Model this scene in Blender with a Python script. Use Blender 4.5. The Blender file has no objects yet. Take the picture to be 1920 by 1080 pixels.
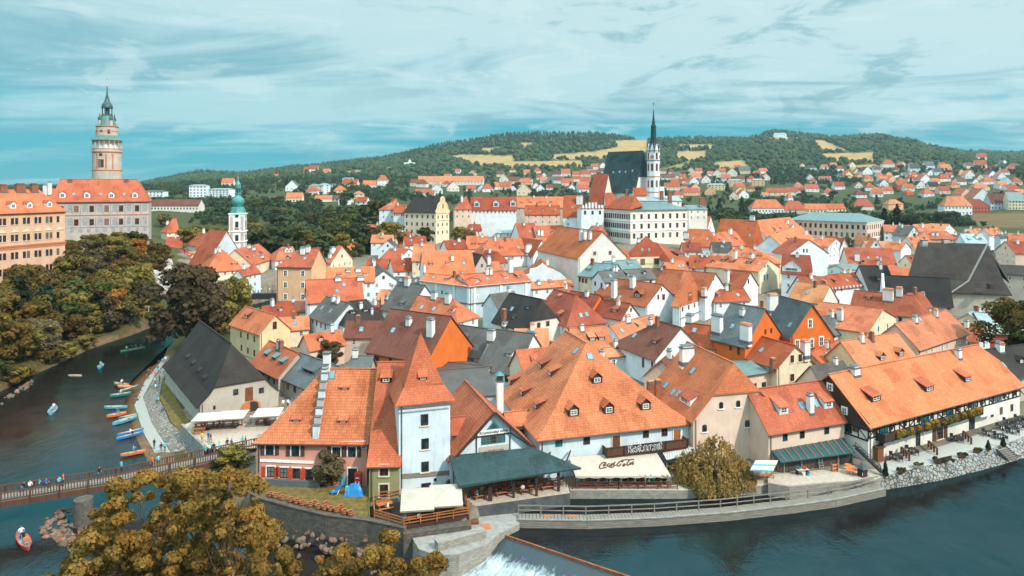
import bpy,bmesh,math,random
import numpy as np
from mathutils import Vector,Matrix
from mathutils.bvhtree import BVHTree
R=math.radians
random.seed(7);RNG=np.random.default_rng(7)
SC=bpy.context.scene
COL=SC.collection
# ------------------------------------------------------------------ camera
F,HX,HY,H=1250.0,960.0,350.0,40.0
cam_d=bpy.data.cameras.new("camera");cam=bpy.data.objects.new("camera",cam_d);COL.objects.link(cam)
cam.location=(0,0,H);cam.rotation_euler=(R(90),0,0)
cam_d.sensor_width=36;cam_d.lens=36*F/1920;cam_d.shift_y=-(540-HY)/1920
cam_d.clip_start=1;cam_d.clip_end=20000
SC.camera=cam
# ------------------------------------------------------------------ world, sun, exposure
SUN_DIR=Vector((0.62,-0.50,0.72)).normalized()
SUN_EL=math.asin(SUN_DIR.z);SUN_AZ=math.atan2(SUN_DIR.x,SUN_DIR.y)
W=bpy.data.worlds.new("World");SC.world=W;W.use_nodes=True
def make_sky():
 nt=W.node_tree;nt.nodes.clear();N=nt.nodes.new;L=nt.links.new
 out=N("ShaderNodeOutputWorld");bg=N("ShaderNodeBackground");bg.inputs[1].default_value=0.10
 sky=N("ShaderNodeTexSky");sky.sky_type='NISHITA';sky.sun_disc=False
 sky.sun_elevation=SUN_EL;sky.sun_rotation=SUN_AZ
 tc=N("ShaderNodeTexCoord");sep=N("ShaderNodeSeparateXYZ");L(tc.outputs["Generated"],sep.inputs[0])
 def m(op,a,b=None,c=None):
  n=N("ShaderNodeMath");n.operation=op
  for i,v in enumerate((a,b,c)):
   if v is None:continue
   if isinstance(v,(int,float)):n.inputs[i].default_value=v
   else:L(v,n.inputs[i])
  return n.outputs[0]
 zz=m('ADD',m('MAXIMUM',sep.outputs[2],0.0),0.075)
 cx=m('DIVIDE',sep.outputs[0],zz);cy=m('DIVIDE',sep.outputs[1],zz)
 comb=N("ShaderNodeCombineXYZ");L(cx,comb.inputs[0]);L(cy,comb.inputs[1])
 def noise(scale,det,rough,off,sx=1,sy=1,dist=0.0):
  mp=N("ShaderNodeMapping");mp.inputs[1].default_value=off;mp.inputs[3].default_value=(sx,sy,1)
  mp.inputs[2].default_value=(0,0,R(-12))
  L(comb.outputs[0],mp.inputs[0])
  n=N("ShaderNodeTexNoise");n.inputs["Scale"].default_value=scale;n.inputs["Detail"].default_value=det
  n.inputs["Roughness"].default_value=rough;n.inputs["Distortion"].default_value=dist
  L(mp.outputs[0],n.inputs["Vector"]);return n.outputs[0]
 def ramp(v,a,b):
  r=N("ShaderNodeMapRange");r.interpolation_type='SMOOTHSTEP'
  r.inputs[1].default_value=a;r.inputs[2].default_value=b;L(v,r.inputs[0]);return r.outputs[0]
 def mix(f,a,b,mode='MIX'):
  n=N("ShaderNodeMix");n.data_type='RGBA';n.blend_type=mode
  if isinstance(f,(int,float)):n.inputs[0].default_value=f
  else:L(f,n.inputs[0])
  for s,v in ((n.inputs[6],a),(n.inputs[7],b)):
   if isinstance(v,tuple):s.default_value=v
   else:L(v,s)
  return n.outputs[2]
 el=sep.outputs[2]
 blue=mix(0.88,mix(1.0,sky.outputs[0],(0.55,1.0,0.95,1),'MULTIPLY'),(0.0,2.65,3.6,1))
 streak=noise(0.42,8,0.60,(3.1,1.7,0),0.50,1.15,0.5)
 fine=noise(1.5,8,0.65,(7.3,2.2,0),0.6,1.2,0.6)
 s1=m('ADD',m('MULTIPLY',streak,0.72),m('MULTIPLY',fine,0.28))
 cover=m('ADD',m('ADD',s1,m('MULTIPLY',ramp(el,0.03,0.20),0.20)),m('MULTIPLY',sep.outputs[0],0.10))
 f1=ramp(cover,0.42,0.64)
 white=mix(ramp(m('ADD',el,m('MULTIPLY',sep.outputs[0],0.12)),-0.05,0.30),(3.0,4.9,5.3,1),(4.3,5.6,5.8,1))
 c=mix(m('MULTIPLY',f1,0.92),blue,white)
 dark=noise(0.62,9,0.62,(1.2,9.4,0),0.6,1.0,0.7)
 c=mix(m('MULTIPLY',ramp(dark,0.50,0.66),0.80),c,(1.15,3.0,3.7,1))
 low=ramp(el,0.05,-0.02)
 c=mix(m('MULTIPLY',low,0.30),c,(2.4,4.2,4.8,1))
 pv=N("ShaderNodeMapping");pv.inputs[3].default_value=(1,1,3.2);L(tc.outputs["Generated"],pv.inputs[0])
 pn=N("ShaderNodeTexNoise");pn.inputs["Scale"].default_value=7.5;pn.inputs["Detail"].default_value=9;pn.inputs["Roughness"].default_value=.62;pn.inputs["Distortion"].default_value=.5;L(pv.outputs[0],pn.inputs["Vector"])
 c=mix(m('MULTIPLY',m('MULTIPLY',ramp(pn.outputs[0],0.53,0.66),0.62),m('MULTIPLY',ramp(el,0.02,0.07),ramp(sep.outputs[0],-0.45,0.12))),c,(1.25,2.95,3.55,1))
 c=mix(m('MULTIPLY',m('MULTIPLY',ramp(pn.outputs[0],0.46,0.36),0.45),ramp(el,0.02,0.09)),c,(4.7,5.9,6.0,1))
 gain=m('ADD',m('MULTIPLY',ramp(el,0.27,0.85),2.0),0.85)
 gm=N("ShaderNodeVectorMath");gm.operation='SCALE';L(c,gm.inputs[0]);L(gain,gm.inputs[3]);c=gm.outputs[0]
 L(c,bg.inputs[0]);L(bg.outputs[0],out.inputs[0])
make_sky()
sun_d=bpy.data.lights.new("sun",'SUN');sun_d.energy=2.6;sun_d.angle=R(2.0);sun_d.color=(1.0,0.89,0.77)
sun=bpy.data.objects.new("sun",sun_d);COL.objects.link(sun)
sun.rotation_euler=SUN_DIR.to_track_quat('Z','Y').to_euler();sun.location=(60,-40,120)
SC.view_settings.view_transform='Standard';SC.view_settings.look='None'
SC.view_settings.exposure=0.80;SC.view_settings.gamma=1.0
SC.cycles.max_bounces=5;SC.cycles.diffuse_bounces=2;SC.cycles.glossy_bounces=3
SC.cycles.transparent_max_bounces=4;SC.cycles.volume_bounces=0;SC.cycles.use_denoising=True
# ------------------------------------------------------------------ photo pixel -> world
def P(px,py,D):return Vector(((px-HX)*D/F,D,H-(py-HY)*D/F))
def onz(px,py,z):return P(px,py,F*(H-z)/(py-HY))
def pix(p):return (HX+F*p[0]/p[1],HY+F*(H-p[2])/p[1])
def ray(px,py):return Vector(((px-HX)/F,1.0,-(py-HY)/F))
EYE=Vector((0,0,H))
# ------------------------------------------------------------------ materials
MATS={}
def srgb(r,g,b):
 f=lambda c:(c/255/12.92) if c<=10 else ((c/255+0.055)/1.055)**2.4
 return (f(r),f(g),f(b),1.0)
class NT:
 def __init__(s,name):
  s.m=bpy.data.materials.new(name);s.m.use_nodes=True;s.t=s.m.node_tree
  s.b=s.t.nodes["Principled BSDF"];s.out=s.t.nodes["Material Output"]
 def n(s,t,**k):
  x=s.t.nodes.new(t)
  for a,v in k.items():setattr(x,a,v)
  return x
 def l(s,a,b):s.t.links.new(a,b)
 def coord(s,kind="Object",scale=(1,1,1)):
  tc=s.n("ShaderNodeTexCoord");mp=s.n("ShaderNodeMapping");mp.inputs[3].default_value=scale
  s.l(tc.outputs[kind],mp.inputs[0]);return mp.outputs[0]
 def worldpos(s,scale=(1,1,1)):
  g=s.n("ShaderNodeNewGeometry");mp=s.n("ShaderNodeMapping");mp.inputs[3].default_value=scale
  s.l(g.outputs["Position"],mp.inputs[0]);return mp.outputs[0]
 def noise(s,v,scale,det=4,rough=.55,dist=0):
  n=s.n("ShaderNodeTexNoise");n.inputs["Scale"].default_value=scale;n.inputs["Detail"].default_value=det
  n.inputs["Roughness"].default_value=rough;n.inputs["Distortion"].default_value=dist
  s.l(v,n.inputs["Vector"]);return n.outputs[0]
 def rng(s,v,a,b,lo=0.,hi=1.):
  r=s.n("ShaderNodeMapRange");r.inputs[1].default_value=a;r.inputs[2].default_value=b
  r.inputs[3].default_value=lo;r.inputs[4].default_value=hi;s.l(v,r.inputs[0]);return r.outputs[0]
 def mix(s,f,a,b,mode='MIX'):
  n=s.n("ShaderNodeMix");n.data_type='RGBA';n.blend_type=mode
  for sk,v in ((n.inputs[0],f),(n.inputs[6],a),(n.inputs[7],b)):
   if isinstance(v,(tuple,int,float)):sk.default_value=v
   else:s.l(v,sk)
  return n.outputs[2]
 def mul(s,a,b):
  n=s.n("ShaderNodeMath");n.operation='MULTIPLY'
  for sk,v in ((n.inputs[0],a),(n.inputs[1],b)):
   if isinstance(v,(int,float)):sk.default_value=v
   else:s.l(v,sk)
  return n.outputs[0]
 def bump(s,h,st=.3,d=.05):
  b=s.n("ShaderNodeBump");b.inputs["Strength"].default_value=st;b.inputs["Distance"].default_value=d
  s.l(h,b.inputs["Height"]);s.l(b.outputs[0],s.b.inputs["Normal"])
 def fin(s,col=None,rough=.8,spec=.3):
  if col is not None:
   if isinstance(col,tuple):s.b.inputs["Base Color"].default_value=col
   else:s.l(col,s.b.inputs["Base Color"])
  s.b.inputs["Roughness"].default_value=rough
  s.b.inputs["Specular IOR Level"].default_value=spec
  return s.m
def rock_mat():
 t=NT('rock');oi=t.n("ShaderNodeObjectInfo");a=t.noise(t.worldpos(),2.2,6,.7);col=t.mix(oi.outputs["Random"],(.13,.10,.085,1),(.30,.17,.115,1));col=t.mix(t.rng(a,.35,.68),t.mix(1.,col,(.45,.42,.4,1),'MULTIPLY'),t.mix(1.,col,(1.25,1.2,1.15,1),'MULTIPLY'));t.bump(a,.7,.12);return t.fin(col,.9,.2)
def dk(c,k):return (c[0]*k,c[1]*k,c[2]*k,1.0)
def plaster(name,c,dirt=.5):
 t=NT(name);v=t.worldpos()
 a=t.noise(v,.35,5,.6);b=t.noise(t.worldpos((1.2,1.2,.22)),1.6,5,.65)
 col=t.mix(t.rng(a,.35,.7),dk(c,.84),dk(c,1.06))
 col=t.mix(t.rng(b,.54,.78,0,dirt),col,(c[0]*.55,c[1]*.50,c[2]*.46,1))
 f=t.noise(v,9,3,.6)
 col=t.mix(.12,col,t.mix(t.rng(f,.3,.7),(.4,.4,.4,1),(1,1,1,1)),'MULTIPLY')
 t.bump(f,.25,.03);return t.fin(col,.9,.15)
def tiles(name,c,row=.34,streak=.5,moss=.25,moss_c=(.12,.075,.05,1),contrast=.5):
 """clay tiles in rows, from the slope UV map in metres"""
 t=NT(name);uv=t.coord("UV");w=t.worldpos();oi=t.n("ShaderNodeObjectInfo")
 br=t.n("ShaderNodeTexBrick");br.inputs["Scale"].default_value=1.0
 br.inputs["Brick Width"].default_value=row*.6;br.inputs["Row Height"].default_value=row
 br.inputs["Mortar Size"].default_value=row*.10;br.inputs["Mortar Smooth"].default_value=.6;br.inputs["Bias"].default_value=0
 br.inputs["Color1"].default_value=dk(c,.78);br.inputs["Color2"].default_value=dk(c,1.16)
 br.inputs["Mortar"].default_value=dk(c,1-contrast)
 t.l(uv,br.inputs["Vector"])
 col=br.outputs["Color"]
 big=t.noise(w,.22,4,.6)
 col=t.mix(t.rng(big,.36,.66),t.mix(1.0,col,(.84,.76,.72,1),'MULTIPLY'),t.mix(1.0,col,(1.08,1.1,1.12,1),'MULTIPLY'))
 sv=t.noise(t.coord("UV",(1.0,.13,1)),.9,5,.65)
 col=t.mix(t.rng(sv,.52,.74,0,streak),col,t.mix(1.0,col,(.50,.42,.40,1),'MULTIPLY'))
 mo=t.noise(w,.55,6,.7)
 col=t.mix(t.rng(mo,.56,.74,0,moss),col,moss_c)
 fl=t.noise(t.coord("UV",(3.0,2.9,1)),1.0,2,.5)
 col=t.mix(t.rng(fl,.3,.7,.0,.35),col,dk(c,.6))
 vp=t.n("ShaderNodeTexVoronoi");vp.distance='CHEBYCHEV';vp.inputs["Scale"].default_value=.42;vp.inputs["Randomness"].default_value=.8;t.l(uv,vp.inputs["Vector"]);vs_=t.n("ShaderNodeSeparateColor");t.l(vp.outputs["Color"],vs_.inputs[0])
 col=t.mix(t.rng(vs_.outputs[0],.80,.82,0,.5),col,t.mix(1.0,col,(.66,.60,.58,1),'MULTIPLY'));col=t.mix(t.rng(vs_.outputs[1],.84,.86,0,.4),col,t.mix(1.0,col,(1.25,1.22,1.2,1),'MULTIPLY'))
 hs=t.n("ShaderNodeHueSaturation");t.l(col,hs.inputs["Color"])
 t.l(t.rng(oi.outputs["Random"],0,1,.74,1.18),hs.inputs["Value"]);t.l(t.rng(oi.outputs["Random"],0,1,.488,.502),hs.inputs["Hue"])
 t.bump(br.outputs["Fac"],-.55,.06);return t.fin(hs.outputs[0],.82,.2)
def slate(name,c,row=.3):return tiles(name,c,row,.35,.3,(c[0]*1.6,c[1]*1.5,c[2]*1.3,1),.35)
def seam(name,c,step=.6,rough=.45):
 t=NT(name);uv=t.coord("UV")
 wv=t.n("ShaderNodeTexWave");wv.wave_type='BANDS';wv.bands_direction='X';wv.inputs["Scale"].default_value=.314/step
 t.l(uv,wv.inputs["Vector"]);k=t.rng(wv.outputs["Fac"],.93,1.0)
 a=t.noise(t.worldpos(),.5,5,.65)
 col=t.mix(t.rng(a,.35,.7),dk(c,.75),dk(c,1.15));col=t.mix(t.mul(k,.5),col,dk(c,.45))
 t.bump(k,.6,.06);return t.fin(col,rough,.4)
def plain(name,c,rough=.7,spec=.3,var=.2,scale=3,metal=0.):
 t=NT(name);a=t.noise(t.worldpos(),scale,4,.6)
 col=t.mix(t.rng(a,.3,.7),dk(c,1-var),dk(c,1+var));t.b.inputs["Metallic"].default_value=metal
 return t.fin(col,rough,spec)
def planks(name,c,step=.2,axis='X',rough=.75):
 t=NT(name);uv=t.coord("UV")
 wv=t.n("ShaderNodeTexWave");wv.wave_type='BANDS';wv.bands_direction=axis;wv.inputs["Scale"].default_value=.314/step
 wv.inputs["Distortion"].default_value=.3;t.l(uv,wv.inputs["Vector"])
 sc=(6,.6,1) if axis=='X' else (.6,6,1)
 a=t.noise(t.coord("UV",sc),1.2,5,.65)
 col=t.mix(t.rng(a,.3,.7),dk(c,.55),dk(c,1.3));k=t.rng(wv.outputs["Fac"],.0,.12,1,0)
 col=t.mix(t.mul(k,.75),col,dk(c,.25));t.bump(k,-.5,.04);return t.fin(col,rough,.25)
def blocks(name,c,w=.7,h=.35,mort=.02,mc=None,var=.35,vor=False):
 t=NT(name);uv=t.coord("UV")
 if vor:
  nv=t.n("ShaderNodeTexVoronoi");nv.feature='DISTANCE_TO_EDGE';nv.inputs["Scale"].default_value=1/w;t.l(uv,nv.inputs["Vector"])
  n2=t.n("ShaderNodeTexVoronoi");n2.inputs["Scale"].default_value=1/w;t.l(uv,n2.inputs["Vector"])
  sp=t.n("ShaderNodeSeparateColor");t.l(n2.outputs["Color"],sp.inputs[0])
  col=t.mix(sp.outputs[0],dk(c,1-var),dk(c,1+var));k=t.rng(nv.outputs["Distance"],mort,mort*2.4,1,0)
  warm=t.mix(t.rng(sp.outputs[1],.75,.95),col,(c[0]*1.1,c[1]*.85,c[2]*.7,1));col=warm
 else:
  br=t.n("ShaderNodeTexBrick");br.inputs["Scale"].default_value=1.0;br.inputs["Brick Width"].default_value=w;br.inputs["Row Height"].default_value=h
  br.inputs["Mortar Size"].default_value=mort;br.inputs["Color1"].default_value=dk(c,1-var);br.inputs["Color2"].default_value=dk(c,1+var)
  br.inputs["Mortar"].default_value=dk(c,.5);t.l(uv,br.inputs["Vector"]);col=br.outputs["Color"];k=br.outputs["Fac"]
 col=t.mix(k,col,mc or dk(c,.35));a=t.noise(t.worldpos(),.8,5,.7)
 col=t.mix(t.rng(a,.5,.75,0,.55),col,dk(c,.45));t.bump(k,-.3 if vor else -.7,.06);return t.fin(col,.9,.2)
def glass(name,c=(.012,.018,.022,1),spec=.6):
 t=NT(name);oi=t.n("ShaderNodeObjectInfo");a=t.noise(t.worldpos(),1.3,2,.5)
 col=t.mix(t.rng(a,.45,.65),c,dk(c,3.2));col=t.mix(t.rng(oi.outputs["Random"],.8,.82,0,.6),col,(.25,.24,.22,1))
 return t.fin(col,.08,spec)
WALL={k:plaster('plaster_'+k,c) for k,c in dict(
 white=(.74,.79,.82,1),cool=(.64,.73,.78,1),cream=(.78,.66,.48,1),peach=(.74,.45,.27,1),pink=(.68,.31,.235,1),
 yellow=(.78,.57,.34,1),orange=(.68,.16,.035,1),beige=(.66,.47,.33,1),grey=(.50,.44,.40,1),green=(.30,.29,.15,1),
 blush=(.74,.55,.44,1),red=(.42,.11,.07,1),blue=(.52,.62,.67,1),stone=(.45,.40,.34,1),castle=(.68,.42,.29,1),pale=(.74,.70,.64,1)).items()}
ROOF={
 'orange':tiles('roof_orange',(.60,.180,.078,1),.32,.4,.2),'red':tiles('roof_red',(.45,.115,.042,1),.32,.4,.22),
 'brown':tiles('roof_brown',(.22,.085,.055,1),.32,.5,.35,(.09,.06,.05,1)),'pale':tiles('roof_pale',(.66,.26,.12,1),.3,.2,.05),
 'clay':tiles('roof_clay',(.55,.168,.076,1),.40,.6,.38,(.16,.085,.06,1),.6),'rust':tiles('roof_rust',(.36,.10,.045,1),.36,.55,.35,(.10,.06,.045,1),.6),
 'slate':slate('roof_slate',(.125,.12,.115,1)),'slateblue':slate('roof_slateblue',(.14,.155,.162,1)),'dark':slate('roof_dark',(.042,.037,.035,1)),
 'shingle':tiles('roof_shingle',(.052,.043,.038,1),.3,.5,.45,(.085,.062,.048,1),.45),
 'teal':seam('roof_teal',(.13,.21,.21,1),.6),'tealdark':seam('roof_tealdark',(.022,.085,.095,1),.9,.4),'metal':seam('roof_metal',(.085,.075,.07,1),.45,.5),
 'palemetal':seam('roof_palemetal',(.30,.38,.40,1),.6),'slateteal':tiles('roof_slateteal',(.040,.078,.085,1),.42,.25,.15,(.02,.05,.06,1),.45),
 'verdigris':seam('roof_verdigris',(.10,.21,.18,1),.5,.5)}
def M(k):
 if k in MATS:return MATS[k]
 d=dict(
  glass=lambda:glass('window_glass'),glassteal=lambda:glass('teal_glass',(.010,.05,.06,1)),skyglass=lambda:plain('skylight_glass',(.16,.30,.36,1),.08,.8,.3,.6),
  frame=lambda:plain('frame_white',(.72,.72,.70,1)),frameb=lambda:plain('frame_brown',(.13,.055,.03,1)),framed=lambda:plain('frame_dark',(.03,.03,.032,1)),
  framet=lambda:plain('frame_teal',(.02,.17,.19,1)),frameblue=lambda:plain('frame_blue',(.04,.30,.46,1)),trimc=lambda:plain('trim_cream',(.72,.60,.42,1)),
  trimw=lambda:plain('trim_white',(.82,.82,.80,1)),trimo=lambda:plain('trim_terracotta',(.48,.15,.06,1)),
  shutb=lambda:planks('shutter_brown',(.11,.05,.035,1),.12,'Y'),shutr=lambda:plain('shutter_red',(.45,.055,.02,1)),doorb=lambda:planks('door_brown',(.20,.07,.03,1),.15),
  wood=lambda:planks('wood_brown',(.115,.05,.032,1)),woodd=lambda:planks('wood_dark',(.062,.035,.028,1)),woodg=lambda:planks('wood_grey',(.25,.215,.18,1),.22,'Y'),
  woodo=lambda:planks('wood_orange',(.42,.14,.045,1),.15),beam=lambda:plain('timber_black',(.018,.014,.013,1)),boards=lambda:planks('boards_weathered',(.085,.066,.055,1),.22),
  lead=lambda:plain('lead_grey',(.10,.115,.125,1),.5,.4),pipe=lambda:plain('downpipe',(.05,.035,.03,1),.5,.4),copper=lambda:plain('copper_green',(.06,.25,.23,1),.5,.4,.4,1.2),
  copperd=lambda:plain('copper_dark',(.035,.085,.085,1),.45,.4,.5,.8),gold=lambda:plain('gilding',(.70,.28,.10,1),.35,.6),iron=lambda:plain('iron_black',(.02,.02,.022,1),.5,.5),
  cap=lambda:plain('chimney_cap',(.50,.17,.07,1)),chim=lambda:plaster('chimney_white',(.76,.76,.74,1),.5),chimb=lambda:blocks('chimney_brick',(.34,.13,.075,1),.25,.08,.012),
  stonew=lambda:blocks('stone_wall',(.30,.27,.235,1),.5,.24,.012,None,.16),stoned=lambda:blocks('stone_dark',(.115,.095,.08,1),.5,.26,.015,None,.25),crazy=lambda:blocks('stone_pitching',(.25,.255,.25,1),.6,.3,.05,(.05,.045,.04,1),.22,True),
  cobble=lambda:blocks('cobble_bank',(.26,.23,.205,1),.55,.3,.04,(.10,.085,.07,1),.4,True),concrete=lambda:plain('concrete',(.27,.255,.235,1),.9,.2,.25,1.2),concreted=lambda:plain('concrete_dark',(.085,.09,.095,1),.85,.2,.35,.9),
  gravel=lambda:plain('gravel_path',(.36,.34,.31,1),.95,.1,.22,4),paving=lambda:plain('paving',(.42,.335,.27,1),.92,.15,.2,2),grassy=lambda:plain('lawn_dry',(.15,.105,.035,1),.95,.1,.4,1.4),
  canvas=lambda:plain('canvas_cream',(.47,.40,.33,1),.85,.2,.08,1.5),canvasw=lambda:plain('canvas_white',(.52,.485,.43,1),.85,.2,.06,2),rock=lambda:rock_mat(),
  white=lambda:plain('paint_white',(.82,.82,.82,1)),red=lambda:plain('paint_red',(.60,.045,.02,1),.4,.5),blue=lambda:plain('blue_plastic',(.02,.20,.50,1),.45,.4),orangep=lambda:plain('orange_plastic',(.80,.17,.03,1),.45,.4),
  tealp=lambda:plain('teal_plastic',(.015,.19,.22,1),.4,.5),cyan=lambda:plain('cyan_plastic',(.04,.40,.55,1),.4,.5),greenp=lambda:plain('green_plastic',(.05,.38,.13,1),.4,.5),inside=lambda:plain('boat_inside',(.30,.32,.32,1)),
  terracotta=lambda:plain('terracotta',(.45,.15,.06,1)),yellow=lambda:plain('yellow_paint',(.75,.42,.03,1)),flower=lambda:plain('flowers_orange',(.75,.20,.04,1),.8,.2,.5,12),rust=lambda:plain('rusty_beam',(.27,.095,.045,1),.8,.2,.4,2),textb=lambda:plain('letter_brown',(.10,.032,.014,1)),
  textd=lambda:plain('letter_dark',(.02,.018,.018,1)),coral=lambda:plain('pale_pink',(.60,.36,.28,1)),olive=lambda:plain('box_green',(.045,.05,.018,1)),greyp=lambda:plain('grey_plastic',(.16,.17,.18,1)),
  slats=lambda:planks('awning_slats',(.55,.54,.52,1),.35),redroof=lambda:ROOF['red'],tower=lambda:plaster('tower_plaster',(.54,.45,.39,1),.75),towers=lambda:plaster('tower_stone',(.50,.44,.37,1),.95),fresco=lambda:plaster('fresco_red',(.50,.20,.12,1),.6),
  sgraf=lambda:plaster('sgraffito',(.55,.50,.45,1),.7),sgrafd=lambda:plain('sgraffito_dark',(.30,.30,.31,1),.9,.1,.4,2.5),weirw=lambda:None)
 MATS[k]=d[k]();return MATS[k]
# ------------------------------------------------------------------ objects
def link(o,parent=None):
 COL.objects.link(o)
 if parent is not None:o.parent=parent
 return o
def tag(o,label,cat,group=None,kind=None):
 if label:o['label']=label
 if cat:o['category']=cat
 if group:o['group']=group
 if kind:o['kind']=kind
 return o
def thing(name,label,cat,loc,group=None):
 o=bpy.data.objects.new(name,None);o.location=loc;o.empty_display_size=.5;COL.objects.link(o)
 return tag(o,label,cat,group)
def slope_uv(me):
 n=len(me.loops)
 if not n:return
 uv=me.uv_layers.new(name="UVMap")
 co=np.empty(len(me.vertices)*3);me.vertices.foreach_get("co",co);co=co.reshape(-1,3)
 li=np.empty(n,dtype=np.int64);me.loops.foreach_get("vertex_index",li)
 nr=np.empty(len(me.polygons)*3);me.polygons.foreach_get("normal",nr);nr=nr.reshape(-1,3)
 lt=np.empty(len(me.polygons),dtype=np.int64);me.polygons.foreach_get("loop_total",lt)
 nn=np.repeat(nr,lt,axis=0)
 e=np.stack([-nn[:,1],nn[:,0],np.zeros(n)],1);ln=np.linalg.norm(e,axis=1)
 flat=ln<.05;e[flat]=(1,0,0);ln[flat]=1;e/=ln[:,None]
 s=np.cross(nn,e);p=co[li]
 u=np.stack([(p*e).sum(1),(p*s).sum(1)],1)
 uv.data.foreach_set("uv",u.ravel())
class MB:
 """collects shapes (world coordinates) into ONE mesh object"""
 def __init__(s):s.v=[];s.f=[];s.mi=[];s.ms=[]
 def mat(s,m):
  if isinstance(m,str):m=M(m)
  if m not in s.ms:s.ms.append(m)
  return s.ms.index(m)
 def add(s,vs,fs,m):
  b=len(s.v);s.v+=[tuple(q) for q in vs];k=s.mat(m)
  for f in fs:s.f.append(tuple(b+i for i in f));s.mi.append(k)
 def box(s,c,sz,m,rot=0.,top=1.0):
  """box centred at c (x,y) standing on c.z, size sz, turned by rot about z"""
  x,y,z=sz[0]/2,sz[1]/2,sz[2];ca,sa=math.cos(rot),math.sin(rot);vs=[]
  for zz,k in ((0,1.),(z,top)):
   for a,b in ((-x,-y),(x,-y),(x,y),(-x,y)):
    a*=k;b*=k;vs.append((c[0]+a*ca-b*sa,c[1]+a*sa+b*ca,c[2]+zz))
  s.add(vs,[(3,2,1,0),(4,5,6,7),(0,1,5,4),(1,2,6,5),(2,3,7,6),(3,0,4,7)],m)
 def bar(s,a,b,w,h,m):
  """square bar from a to b"""
  a,b=Vector(a),Vector(b);d=b-a
  if d.length<1e-6:return
  d.normalize();up=Vector((0,0,1)) if abs(d.z)<.95 else Vector((1,0,0))
  e=d.cross(up).normalized()*w/2;g=e.cross(d).normalized()*h/2;vs=[]
  for q in (a,b):vs+=[q-e-g,q+e-g,q+e+g,q-e+g]
  s.add(vs,[(0,1,2,3),(7,6,5,4),(4,5,1,0),(5,6,2,1),(6,7,3,2),(7,4,0,3)],m)
 def tube(s,a,b,r0,r1,m,n=8):
  a,b=Vector(a),Vector(b);d=(b-a).normalized();up=Vector((0,0,1)) if abs(d.z)<.95 else Vector((1,0,0))
  e=d.cross(up).normalized();g=e.cross(d).normalized();vs=[]
  for q,r in ((a,r0),(b,r1)):
   for i in range(n):
    t=2*math.pi*i/n;vs.append(q+(e*math.cos(t)+g*math.sin(t))*r)
  s.add(vs,[(i,(i+1)%n,n+(i+1)%n,n+i) for i in range(n)]+[tuple(range(n))[::-1],tuple(range(n,2*n))],m)
 def lathe(s,c,prof,m,n=16,rot=0.):
  """profile of (radius, z) turned about the vertical through c"""
  vs=[]
  for r,z in prof:
   for i in range(n):
    t=rot+2*math.pi*i/n;vs.append((c[0]+r*math.cos(t),c[1]+r*math.sin(t),c[2]+z))
  fs=[(j*n+i,j*n+(i+1)%n,(j+1)*n+(i+1)%n,(j+1)*n+i) for j in range(len(prof)-1) for i in range(n)]
  fs+=[tuple(range(n))[::-1],tuple(range((len(prof)-1)*n,len(prof)*n))];s.add(vs,fs,m)
 def prism(s,pts,z0,z1,m,top=None):
  """vertical prism over a plan polygon (counter-clockwise)"""
  n=len(pts);vs=[(p[0],p[1],z0) for p in pts]+[(p[0],p[1],z1) for p in pts]
  s.add(vs,[(i,(i+1)%n,n+(i+1)%n,n+i) for i in range(n)]+[tuple(range(n))[::-1]],m)
  s.add(vs,[tuple(range(n,2*n))],top or m)
 def slab(s,vs,fs,t,m,down=(0,0,-1)):
  """sheet of faces given a thickness t downwards"""
  d=Vector(down)*t;n=len(vs);V=[Vector(q) for q in vs];ed={}
  for f in fs:
   for i in range(len(f)):ed[(f[i],f[(i+1)%len(f)])]=1
  F2=list(fs)+[tuple(i+n for i in f[::-1]) for f in fs]
  F2+=[(b,a,a+n,b+n) for (a,b) in ed if (b,a) not in ed]
  s.add(V+[q+d for q in V],F2,m)
 def plate(s,pts,d,m):
  """flat polygon extruded by vector d"""
  n=len(pts);V=[Vector(q) for q in pts];d=Vector(d)
  s.add(V+[q+d for q in V],[tuple(range(n))[::-1],tuple(range(n,2*n))]+[(i,(i+1)%n,n+(i+1)%n,n+i) for i in range(n)],m)
 def build(s,name,parent=None,loc=None,smooth=False,uv=True):
  o0=Vector(loc) if loc is not None else (Vector(parent.location) if parent is not None else Vector((0,0,0)))
  if parent is not None and parent.parent is not None:
   q=parent.parent;o0=Vector((0,0,0));q=parent
   while q is not None:o0+=Vector(q.location);q=q.parent
  me=bpy.data.meshes.new(name);me.from_pydata([(a-o0.x,b-o0.y,c-o0.z) for a,b,c in s.v],[],s.f)
  for m in s.ms:me.materials.append(m)
  me.polygons.foreach_set("material_index",s.mi);me.validate();me.update()
  if uv:slope_uv(me)
  if smooth:me.polygons.foreach_set("use_smooth",[True]*len(me.polygons))
  o=bpy.data.objects.new(name,me)
  if parent is None:o.location=o0
  return link(o,parent)
def copy_tree(o,parent=None):
 c=o.copy();COL.objects.link(c);c.parent=parent
 for ch in list(o.children):copy_tree(ch,c)
 return c
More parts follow.
